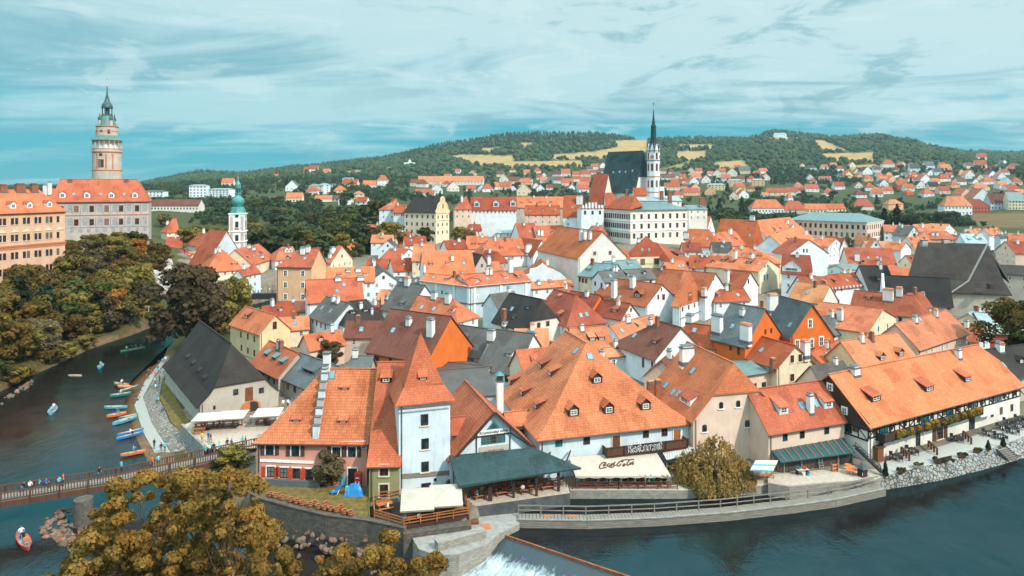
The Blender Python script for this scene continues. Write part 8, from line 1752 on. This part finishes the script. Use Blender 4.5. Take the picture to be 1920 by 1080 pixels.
# ------------------------------------------------------------------ beach paths, barn terrace
def strip(name,left,right,m,dz=.07):
 """ground strip between two photo lines, draped on the terrain"""
 n_,k_=36,8;V=[]
 def at(l,f):g=f*(len(l)-1);j=min(int(g),len(l)-2);k=g-j;return (l[j][0]+(l[j+1][0]-l[j][0])*k,l[j][1]+(l[j+1][1]-l[j][1])*k)
 for i in range(n_+1):
  a,c=at(left,i/n_),at(right,i/n_)
  for j in range(k_+1):
   px,py=a[0]+(c[0]-a[0])*j/k_,a[1]+(c[1]-a[1])*j/k_;D=np.linspace(95,190,500);z=H-(py-HY)*D/F;X=(px-HX)*D/F;g=ground_np(X,D.copy());h=np.nonzero(z<=g)[0];d=D[h[0]] if len(h) else 120.;q=P(px,py,d);V.append((q.x,q.y,ground(q.x,q.y)+dz))
 b=MB();b.add(V,[(i*(k_+1)+j,i*(k_+1)+j+1,(i+1)*(k_+1)+j+1,(i+1)*(k_+1)+j) for i in range(n_) for j in range(k_)],m);o=b.build(name,smooth=True);o['kind']='structure'
strip('beach_path',[(310,668),(272,715),(252,760),(268,810),(290,850)],[(318,668),(290,705),(268,745),(285,795),(320,850)],'gravel')
strip('cobbled_bank',[(318,670),(291,706),(269,746),(286,796),(322,850)],[(328,675),(305,712),(298,748),(320,795),(372,840)],'cobble')
strip('grass_strip',[(322,700),(306,715),(300,748),(322,795),(342,812)],[(330,705),(322,720),(330,748),(350,785),(366,795)],'grassy',.1)
sheet('terrace_floor',[onz(a,c,.06) for a,c in ((343,797),(372,786),(470,795),(535,770),(550,740),(565,745),(560,800),(484,840),(400,842),(380,835))],'paving')
wall_run('terrace_wall','grey retaining wall between barn terrace and cobbled bank',[onz(a,c,0) for a,c in ((342,798),(358,815),(382,838))],.25,-3.4,.35,'concrete')
def barn_front():
 r=BARN['root'];p,d,n0=on_wall(BARN,467,750,.0);door(r,(p.x,p.y,p.z - .1),n0,1.0,2.2,'doorb','doorb');q,d,n0=on_wall(BARN,470,762,.05);up_=Vector((0,0,1))
 b=MB();b.plate([q-d*.95-up_*.3,q+d*.95-up_*.3,q+d*.95+up_*.35,q-d*.95+up_*.35],n0*.05,'yellow');b.build('sign_board',r)
 g=Vector((q.x,q.y,.05));pts=[g-d*1.7,g+d*1.7,g+d*1.7+up_*.9]+[g+d*1.7*math.cos(a)+up_*(.9+1.0*math.sin(a)) for a in np.linspace(.2,2.94,9)]+[g-d*1.7+up_*.9];b=MB();b.plate(pts,n0*.06,'trimo');k=b.build('arched_doorway',r)
 b=MB();b.plate([g+n0*.08-d*.1,g+n0*.08+d*1.4,g+n0*.08+d*1.2+up_*1.4,g+n0*.08+d*.4+up_*1.75,g+n0*.08-d*.1+up_*1.7],n0*.02,'framed');b.build('dark_opening',k)
barn_front()
def parasol(label,q,w,hh,m,tilt=0.,rot=0.,canti=False,group=None):
 t=thing('parasol',label,'parasol',tuple(q),group);b=MB();z0=q.z;V=[];ca,sa=math.cos(rot),math.sin(rot)
 for a,c,z_ in ((-1,-1,0),(1,-1,0),(1,1,0),(-1,1,0),(0,0,.55)):x,y=a*w/2,c*w/2;V.append(Vector((q.x+x*ca-y*sa,q.y+x*sa+y*ca,z0+hh+z_+tilt*c)))
 V2=[v-Vector((0,0,.18)) for v in V[:4]];b.slab(V+V2,[(0,1,4),(1,2,4),(2,3,4),(3,0,4)]+[(i,5+i,5+(i+1)%4,(i+1)%4) for i in range(4)],.02,m);b.build('canopy',t)
 b=MB();x=q.x+(-sa*w*.58 if canti else 0);y=q.y+(ca*w*.58 if canti else 0);b.tube((x,y,z0),(x,y,z0+hh+.4),.05,.05,'lead',8);b.build('pole',t);b=MB();b.box((x,y,z0),(.7,.7,.1),'concreted',rot);b.build('base',t)
 for i in range(4):b=MB();b.bar(V[4]-Vector((0,0,.06)),V[i]-Vector((0,0,.06)),.04,.04,'lead');b.build('rib',t)
for a,c,w,lb in ((389,806,4.0,'cream square parasol nearest the river on the barn terrace'),(437,802,4.2,'cream square parasol in the middle of the barn terrace'),(503,797,4.3,'cream square parasol by the shop row end')):parasol(lb,onz(a,c,.06),w,2.2,'canvasw',0,.15,group='parasols of the barn terrace')
for a,c,lb in ((783,968,'beige square parasol left on the timber deck'),(836,960,'beige square parasol right on the timber deck')):parasol(lb,onz(a,c,.05),4.0,2.1,'canvas',.42,.12,True,'parasols of the timber deck')
def bench_table(q,rot,label,group,proto=[]):
 if not proto:
  t=thing('beer_table',label,'table',tuple(q),group);t.rotation_euler=(0,0,rot)
  for nm,bx in (('table_top',[((0,0,.7),(1.9,.75,.06))]),('bench',[((0,-.75,.42),(1.9,.3,.05)),((-.7,-.75,0),(.08,.25,.42)),((.7,-.75,0),(.08,.25,.42))]),('bench',[((0,.75,.42),(1.9,.3,.05)),((-.7,.75,0),(.08,.25,.42)),((.7,.75,0),(.08,.25,.42)),((0,.92,.45),(1.9,.05,.4))]),('leg',[((-.7,0,0),(.08,.6,.7))]),('leg',[((.7,0,0),(.08,.6,.7))])):
   b=MB();[b.box((q.x+c[0],q.y+c[1],q.z+c[2]),s,'woodo') for c,s in bx];b.build(nm,t)
  proto.append(t);return t
 t=copy_tree(proto[0]);t.location=q;t.rotation_euler=(0,0,rot);t['label']=label;t['group']=group
for i,(a,c) in enumerate(((375,802),(392,799),(408,798),(373,812),(428,797),(446,796),(490,793),(508,790))):bench_table(onz(a,c,.07),.2+.1*(i%3),'brown bench table under the barn terrace parasols','barn terrace tables')
for a,c in ((900,931),(940,925),(985,920),(1025,914),(955,912),(1000,906)):bench_table(onz(a,c,0),.25,'brown bench table in the shade of the slate canopy','tables under the slate canopy')
for a,c in ((1095,908),(1125,907),(1155,907),(1185,906),(1215,905),(1245,905)):bench_table(onz(a,c,-.5),.1,'brown bench table under the cream awning','tables under the awning')
for a,c in ((722,955),(775,972),(800,965),(830,962),(855,955)):bench_table(onz(a,c,.06),.4,'brown bench table on the timber deck','tables on the timber deck')
# ------------------------------------------------------------------ clay tubs, lawn things
TUB=None
for i,(a,c) in enumerate(((507,932),(516,934),(529,938),(545,942),(556,945),(567,948),(581,951),(597,955),(609,957),(620,959),(631,961),(646,965),(657,967),(590,948),(612,950),(640,956))):
 q=onz(a,c,.04)
 if TUB is None:
  TUB=t=thing('clay_tub','orange clay tub in the row along the garden wall','plant pot',tuple(q),'clay tubs along the garden wall');b=MB();b.lathe(tuple(q),[(.26,0),(.36,.3),(.38,.6),(.32,.6),(.3,.5)],'terracotta',14);b.build('tub',t);b=MB()
  for z_ in (.12,.46):b.lathe((q.x,q.y,q.z+z_),[(.33+z_*.14,0),(.33+z_*.16,.06)],'woodd',14)
  b.build('band',t)
 else:t=copy_tree(TUB);t.location=q
 t.rotation_euler=(0,0,i*.7)
q,d,n0=on_wall(PINK,673,890,.5);t=thing('ice_cream_freezer','red upright vending cabinet beside the pink house door','cabinet',(q.x,q.y,.04));b=MB();b.box((q.x,q.y,.04),(.85,.7,1.9),'red',0);b.build('cabinet_body',t);b=MB();b.box((q.x,q.y - .37,1.3),(.5,.04,.12),'white',0);b.box((q.x - .2,q.y - .37,.4),(.18,.04,.5),'white',0);b.box((q.x+.2,q.y - .37,.4),(.18,.04,.5),'white',0);b.build('front_print',t)
q=onz(664,927,.04);rg=np.random.default_rng(5);b=MB();V=[]
for i in range(9):
 for j in range(6):
  x,y=-1.3+2.6*i/8,-.6+1.2*j/5;e=min(1,4*min(i,8-i)/8*1.2)*min(1,3*min(j,5-j)/5+.05);V.append((q.x+x,q.y+y,q.z+(1.25*e*(.8+.4*rg.random()) if 0<i<8 and 0<j<5 else 0)))
b.add(V,[(i*6+j,(i+1)*6+j,(i+1)*6+j+1,i*6+j+1) for i in range(8) for j in range(5)],'blue');tag(b.build('tarpaulin'),'crumpled blue tarpaulin over things by the pink house door','tarpaulin')
q=onz(653,926,.04);t=thing('freezer_box','light blue freezer box with red print beside the tarpaulin','box',tuple(q));b=MB();b.box((q.x,q.y - .3,.04),(.6,.5,1.1),'cyan',.1);b.build('box_body',t);b=MB();b.box((q.x,q.y - .56,.35),(.25,.03,.35),'red',.1);b.build('front_print',t)
q=onz(629,925,.04);t=thing('lounge_chair','blue folding lounge chair on the lawn','chair',tuple(q));b=MB();b.bar((q.x - .5,q.y - .4,.35),(q.x+.1,q.y,.35),.7,.06,'blue');b.build('seat',t);b=MB();b.bar((q.x+.1,q.y,.35),(q.x+.5,q.y+.3,1.1),.7,.06,'blue');b.build('backrest',t)
for sx in (-.4,.3):b=MB();b.bar((q.x+sx,q.y - .3,.0),(q.x+sx+.2,q.y,.5),.05,.05,'frame');b.build('leg',t)
for a,c,lb in ((606,902,'pale blue notice panel left of the small tree'),(643,904,'pale blue notice panel right of the small tree')):q=onz(a,c+7,.04);b=MB();b.box((q.x,q.y,.1),(.45,.06,1.5),'cyan',0);b.box((q.x,q.y,.04),(.5,.3,.08),'lead',0);tag(b.build('notice_panel'),lb,'sign')
tree('grey',onz(622,910,0),4.6,'small sparse reddish brown tree before the pink house',wide=1.25)
tree('brown',onz(444,885,-.8),3.6,'brown bush against the bridge end',wide=1.6);tree('green',onz(425,905,-2),3.0,'low dark bush under the bridge end',wide=1.6)
# ------------------------------------------------------------------ people
def person_mesh(pose):
 J={};E=[]
 def c(pts):
  for k,(p,r_) in enumerate(pts):J.setdefault(p,r_)
  for a,b_ in zip(pts,pts[1:]):E.append((a[0],b_[0]))
 hz=.92 if pose!='sit' else .48;L=lambda*v:tuple(round(x,3) for x in v);pel=L(0,0,hz);ch=L(0,-.03 if pose!='sit' else -.06,hz+.42);nk=L(0,-.04,hz+.57)
 c([(pel,.135),(L(0,-.01,hz+.2),.12),(ch,.14),(nk,.05),(L(0,-.06,hz+.64),.075),(L(0,-.06,hz+.74),.098),(L(0,-.05,hz+.82),.06)])
 for s in (-1,1):
  sh=L(s*.18,-.02,hz+.46)
  if pose=='sit':el,wr,hd=L(s*.24,-.12,hz+.22),L(s*.16,-.34,hz+.2),L(s*.14,-.42,hz+.2)
  elif pose=='paddle':el,wr,hd=L(s*.3,-.15,hz+.3),L(s*.25,-.38,hz+.3),L(s*.24,-.46,hz+.3)
  else:el,wr,hd=L(s*.25,.02 if s>0 else -.04,hz+.2),L(s*.25,-.08*(s>0) - .06,hz - .03),L(s*.25,-.14,hz - .12)
  c([(ch,.14),(sh,.07),(el,.045),(wr,.034),(hd,.03)])
  if pose in ('sit','paddle'):kn,an,to=L(s*.13,-.44,hz+.02),L(s*.13,-.46,.08),L(s*.13,-.6,.04)
  else:w=.12*s if pose=='walk' else 0;kn,an,to=L(s*.1,-w*1.0 - .02,.5),L(s*.1,-w*1.4+.03,.08),L(s*.11,-w*1.4 - .13,.04)
  c([(pel,.135),(L(s*.1,0,hz - .06),.09),(kn,.06),(an,.04),(to,.035)])
 keys=list(J);me=bpy.data.meshes.new('skeleton');me.from_pydata(keys,[(keys.index(a),keys.index(b_)) for a,b_ in E],[]);o=bpy.data.objects.new('skeleton',me);COL.objects.link(o);o.modifiers.new('s','SKIN');sk=me.skin_vertices[0].data
 for i,k in enumerate(keys):sk[i].radius=(J[k],J[k]*.85);sk[i].use_root=(k==pel)
 o.modifiers.new('u','SUBSURF').levels=1;dg=bpy.context.evaluated_depsgraph_get();m2=bpy.data.meshes.new_from_object(o.evaluated_get(dg));m2.name='person_'+pose;bpy.data.objects.remove(o)
 for k in ('skin','shirt','legs','hair'):m2.materials.append(M('canvas'))
 for p in m2.polygons:
  x,y,z_=p.center;p.use_smooth=True
  i=1
  if z_>hz+.56:i=3 if (z_>hz+.76 or (y>-.05 and z_>hz+.64)) else 0
  elif pose in ('sit','paddle') and y<-.2 and z_<hz+.13 or (z_<hz+.02 and abs(x)<.22):i=2
  elif abs(x)>.2 and z_<hz+.16 or (y<-.24 and pose in ('sit','paddle')):i=0
  p.material_index=i
 return m2
PM={p:person_mesh(p) for p in ('stand','walk','sit','paddle')}
for k,c_ in dict(skin=(.50,.27,.17,1),hair=(.05,.03,.02,1),shw=(.75,.75,.73,1),shc=(.10,.45,.62,1),shb=(.03,.14,.40,1),sho=(.75,.16,.03,1),shy=(.75,.45,.03,1),shk=(.02,.022,.026,1),shr=(.55,.04,.03,1),jean=(.05,.08,.15,1),khaki=(.26,.20,.13,1)).items():MATS[k]=plain('cloth_'+k,c_,.85,.15,.1,8)
SHN=dict(w='white',c='light blue',b='dark blue',o='orange',y='yellow',k='black',r='red');PC={}
def person(px,py,z,pose,sh,where,group,rot=None,q=None):
 q=q or onz(px,py,z);me=PM[pose];o=bpy.data.objects.new('person',me);o.location=q;o.rotation_euler=(0,0,random.uniform(-3,3) if rot is None else rot);COL.objects.link(o)
 for i,k in enumerate(('skin','sh'+sh,random.choice(('jean','shk','khaki')),'hair')):o.material_slots[i].link='OBJECT';o.material_slots[i].material=M(k)
 key=(sh,pose,where);PC.setdefault(key,[]).append((px,o));tag(o,None,'person',group)
g_='people on the footbridge'
for a,c,ps,s in ((56,918,'sit','w'),(73,914,'sit','c'),(86,914,'sit','b'),(46,921,'sit','k'),(118,911,'stand','o'),(111,910,'sit','c'),(186,898,'stand','k'),(227,886,'walk','c'),(285,877,'stand','o'),(297,875,'walk','c'),(385,856,'stand','c'),(392,853,'walk','w'),(396,850,'stand','c'),(401,851,'walk','k'),(410,850,'stand','c'),(426,843,'walk','k'),(434,843,'stand','b'),(455,838,'walk','c'),(461,838,'walk','r')):person(a,c,.02,ps,s,'on the footbridge',g_)
g_='people along the boat beach'
for a,c,ps,s in ((310,676,'stand','w'),(316,684,'walk','c'),(321,680,'stand','b'),(328,678,'walk','w'),(304,676,'sit','c'),(281,689,'sit','k'),(296,688,'sit','k'),(298,692,'sit','c'),(291,699,'sit','o'),(307,701,'stand','c'),(291,722,'stand','w'),(299,718,'stand','k'),(319,725,'stand','k'),(292,730,'sit','w'),(297,757,'sit','c'),(306,775,'sit','b'),(289,846,'stand','k'),(302,856,'stand','k'),(281,860,'stand','r'),(309,856,'walk','c')):
 p=onz(a,c,-1.5);zz=ground(p.x,p.y);p=onz(a,c,max(zz,-3.9));person(a,c,0,ps,s,'by the boat beach',g_,q=Vector((p.x,p.y,ground(p.x,p.y)+.05)))
g_='people on the barn terrace'
for a,c,ps,s in ((379,830,'stand','y'),(391,829,'stand','b'),(395,832,'walk','k'),(470,795,'walk','w'),(484,795,'sit','c'),(495,797,'sit','r'),(505,794,'sit','w'),(531,766,'walk','w'),(540,765,'walk','w'),(547,761,'walk','b'),(554,760,'walk','r'),(377,806,'sit','k'),(412,800,'sit','r'),(450,800,'sit','w')):person(a,c,.07,ps,s,'by the barn parasols',g_)
g_='guests under the slate canopy'
for i,(a,c) in enumerate(((895,935),(904,929),(938,929),(946,923),(960,917),(980,924),(990,917),(1003,911),(1022,918),(1030,911),(1043,912),(1056,905))):person(a,c,0,'sit','cwkrcwobk'[i%9],'under the slate canopy',g_)
g_='guests under the cream awning'
for i in range(20):a=1086+i*8.8;person(a,911-(i%3)*2.6,-.5,'sit','cwkbwrcw'[i%8],'under the cream awning',g_)
g_='guests on the timber deck'
for a,c,s in ((749,948,'c'),(761,978,'c'),(785,979,'w'),(795,966,'k'),(728,958,'w')):person(a,c,.06,'sit',s,'on the timber deck',g_)
for i in range(11):person(474+i*5.2,548+(i%3)*2,1.6,'walk','wckwrcwbkwc'[i],'on the far bridge','people on the far bridge')
# ------------------------------------------------------------------ boats
def boat(px0,py0,px1,py1,m,label,wd=1.0,hh=.42,crew='',group=None,z=-3.85,raft=False,on_shore=True):
 a,c=onz(px0,py0,z),onz(px1,py1,z);d=c-a;L=min(max(d.length,3.2),6.2);q=(a+c)/2;rot=math.atan2(d.y,d.x);zz=max(z,ground(q.x,q.y))-(.05 if on_shore else .1) if on_shore else z - .1;t=thing('raft' if raft else 'canoe',label,'boat',(q.x,q.y,zz),group)
 boat_shell((q.x,q.y,zz),L,wd,hh,rot,m).build('hull',t);u=Vector((math.cos(rot),math.sin(rot),0))
 for f in (-.22,.22):b=MB();w=q+u*L*f;b.box((w.x,w.y,zz+hh*.72),(.28,wd*.8,.05),'woodo' if not raft else 'frame',rot);b.build('thwart',t)
 b=MB();w=q+u*.3;b.bar((w.x-u.x*.9,w.y-u.y*.9,zz+hh+.04),(w.x+u.x*.9,w.y+u.y*.9,zz+hh+.04),.06,.05,'yellow');b.build('paddle',t)
 for i,s in enumerate(crew):
  f=(i+.5)/len(crew) - .5;w=q+u*L*.72*f;person(px0,py0,0,'paddle',s,'paddling the '+label.split(' ')[0]+' boat','paddlers on the river',rot=rot+math.pi/2,q=Vector((w.x,w.y,zz - .12)))
g_='boats pulled up on the beach'
for v in ((214,721,242,725,'orangep','orange raft farthest up the beach',1.3,.5,'w'),(220,727,248,728,'orangep','second orange raft beside the farthest one',1.3,.5),(222,737,259,725,'tealp','teal canoe touching the path end'),(206,745,246,739,'tealp','dark teal raft with seated passenger',1.4,.5,'w'),(195,766,239,765,'cyan','pale blue canoe alone in the middle',1.1,.45),(200,783,237,776,'orangep','orange canoe below the pale blue canoe',1.2,.45,'b'),(222,787,259,779,'tealp','teal canoe behind the grey blue raft'),(211,798,257,783,'cyan','grey blue raft pointing to the cobbles',1.4,.5),(220,818,270,806,'blue','bright blue kayak, the upper of two',.85,.4),(218,825,269,812,'blue','bright blue kayak, the lower of two',.85,.4,'w'),(226,856,273,847,'orangep','orange kayak by the footbridge',.9,.4,'c')):boat(*v[:6],*(v[6:8] if len(v)>6 else (1.0,.42)),crew=v[8] if len(v)>8 else '',group=g_)
boat(226,660,272,652,'greenp','green long canoe with four paddlers upstream',1.0,.4,'wkbk',z=-4,on_shore=False);boat(184,692,193,684,'cyan','blue small boat with one paddler in midstream',1.2,.45,'c',z=-4,on_shore=False)
boat(131,705,150,705,'coral','pink overturned boat drifting in midstream',1.2,.3,z=-4,on_shore=False);boat(93,780,104,764,'cyan','light blue raft with two paddlers on the bend',1.4,.5,'cw',z=-4,on_shore=False);boat(34,998,55,1036,'red','red canoe with three people near the pier',1.3,.5,'wko',z=-4,on_shore=False)
for (sh,pose,where),l in PC.items():
 l.sort(key=lambda v:v[0]);verb={'sit':'sitting ','stand':'standing ','walk':'walking ','paddle':''}[pose]
 for i,(px,o) in enumerate(l):o['label']=(f"{ORD[i]} from left of the people in {SHN[sh]} tops {verb}{where}" if len(l)>1 else f"person in {SHN[sh]} top {verb}{where}")
# ------------------------------------------------------------------ far bridge on the river bend
t=thing('road_bridge','dark parapeted street bridge at the river bend','bridge',tuple(onz(540,562,0)));a,c=onz(462,556,1.4),onz(640,552,1.4);d=c-a;b=MB();q=(a+c)/2;rot=math.atan2(d.y,d.x);b.box((q.x,q.y+2.5,.9),(d.length,6,.5),'concrete',rot);b.build('deck',t)
b=MB();b.box((q.x,q.y - .6,.4),(d.length,.25,2.1),'iron',rot);b.build('parapet',t);w=a.lerp(c,.42);b=MB();b.box((w.x,w.y+1.5,-6),(3.4,5,7.8),'concrete',rot);b.build('pier',t)
# ------------------------------------------------------------------ willow and the near trees
def willow():
 rng=np.random.default_rng(21);dom=[(1343,828,92.5,2.6),(1302,858,92,3.0),(1375,862,92.5,2.7),(1334,868,90.6,3.2),(1272,876,92.5,2.0),(1396,890,91.5,1.7),(1318,888,89.8,2.2),(1360,885,90.2,2.2)];C_,N_=[],[]
 g=onz(1345,915,-.55);cen,nr=[],[]
 for px,py,D,r_ in dom:
  c=P(px,py,D)-Vector((0,0,r_*.62))
  for _ in range(int(60*r_)):
   d=rng.normal(size=3);d[2]=abs(d[2])*.8;d/=np.linalg.norm(d);p=np.array(c)+d*r_*rng.uniform(.75,1.0);ln=rng.uniform(.5,2.6)*(1 if d[2]<.75 else .5);k=max(3,int(ln/.13));f=np.arange(k)
   q=np.stack([p[0]+d[0]*f*.022+rng.normal(size=k)*.05,p[1]+d[1]*f*.022+rng.normal(size=k)*.05,p[2]-f*.13+.15*np.sin(f*.3)],1);cen.append(q);nr.append(np.stack([d[0]+rng.normal(size=k)*.5,d[1]+rng.normal(size=k)*.5,rng.normal(size=k)*.4],1))
 cen=np.concatenate(cen);nr=np.concatenate(nr);ok=cen[:,2]>-1.2;cen,nr=cen[ok],nr[ok];nr/=np.linalg.norm(nr,axis=1)[:,None];n_=len(cen);v=quads(cen-np.array(g),nr,rng.uniform(.08,.16,n_),.8,rng);hh=np.repeat(np.clip(.45+.25*np.sin(cen[:,0]*1.7)*np.cos(cen[:,1]*1.3+cen[:,2])+rng.random(n_)*.35,0,1),4)
 t=thing('willow','golden brown weeping willow overhanging the mill pool','tree',tuple(g));o=bpy.data.objects.new('crown',mesh_np('crown',v,np.arange(len(v)).reshape(-1,4),LEAF['willow'],np.stack([hh,hh,hh*0],1)));o.parent=t;COL.objects.link(o)
 b=MB();b.tube(g,g+Vector((0,0,3.2)),.35,.25,BARK,9)
 for px,py,D,r_ in dom:b.tube(g+Vector((0,0,2.8)),P(px,py,D)-Vector((0,0,r_*.3)),.16,.05,BARK,6)
 b.build('trunk',t)
willow()
NEAR=[(196,900),(228,894),(265,888),(300,892),(345,882),(400,890),(442,886),(480,900),(500,912),(482,932),(494,962),(536,988),(520,1014),(552,1042),(600,1046),(640,1010),(662,1016),(640,1062),(690,1046),(722,1004),(742,995),(738,1024),(762,1064),(800,1038),(832,1052),(826,1110),(40,1110),(100,1072),(150,1018),(176,965),(212,942),(200,912)]
HOLES=[(268,958,22),(236,930,12),(456,940,16),(252,988,13),(505,1048,18),(575,1070,22),(302,926,8),(430,908,9),(700,1078,14),(620,1036,12),(360,1000,6)]
def near_trees():
 rng=np.random.default_rng(9);A_,B_=[],[];k=0
 while k<620:
  px,py=rng.uniform(40,840),rng.uniform(878,1108)
  if not in_poly(np.array([px]),np.array([py]),NEAR)[0] or any((px-a)**2+(py-c)**2<(r_+4)**2 for a,c,r_ in HOLES):continue
  k+=1;D=rng.uniform(44,58) if px<545 else rng.uniform(46,54);(A_ if px<545 else B_).append((*P(px,py,D),rng.uniform(.22,.70)))
 for cl,base,hb,lb,nl in ((A_,(330,51.),5.5,'large golden leaved maple filling the lower left corner',120000),(B_,(650,50.),3.,'golden leaved maple tips rising beside the weir',34000)):
  x=(base[0]-HX)*base[1]/F;z0=ground(x,base[1]);g=Vector((x,base[1],z0));t=thing('maple',lb,'tree',tuple(g));o=bpy.data.objects.new('crown',leafy('crown',LEAF['gold'],[(a-g.x,c-g.y,z_-g.z,r_) for a,c,z_,r_ in cl],int(nl*.84),.085,rng,1.25,.5,.0));o.parent=t;COL.objects.link(o)
  b=MB();top=g+Vector((0,0,hb));b.tube(g-Vector((0,0,1)),top,.4,.26,BARK,9);pend=[Vector(c[:3]) for c in cl];rng2=random.Random(3);hubs=[top+(pend[i]-top)*rng2.uniform(.5,.75) for i in range(0,len(pend),22)]
  for h_ in hubs:m_=top.lerp(h_,.5)+Vector((rng2.uniform(-.5,.5),rng2.uniform(-.5,.5),.5));b.tube(top,m_,.13,.09,BARK,6);b.tube(m_,h_,.09,.05,BARK,6)
  for c in pend[::2]:h_=min(hubs,key=lambda w:(w-c).length);m_=h_.lerp(c,.55)+Vector((rng2.uniform(-.2,.2),rng2.uniform(-.2,.2),-.12));b.tube(h_,m_,.035,.022,BARK,5);b.tube(m_,c,.022,.01,BARK,5)
  b.build('trunk',t)
near_trees()
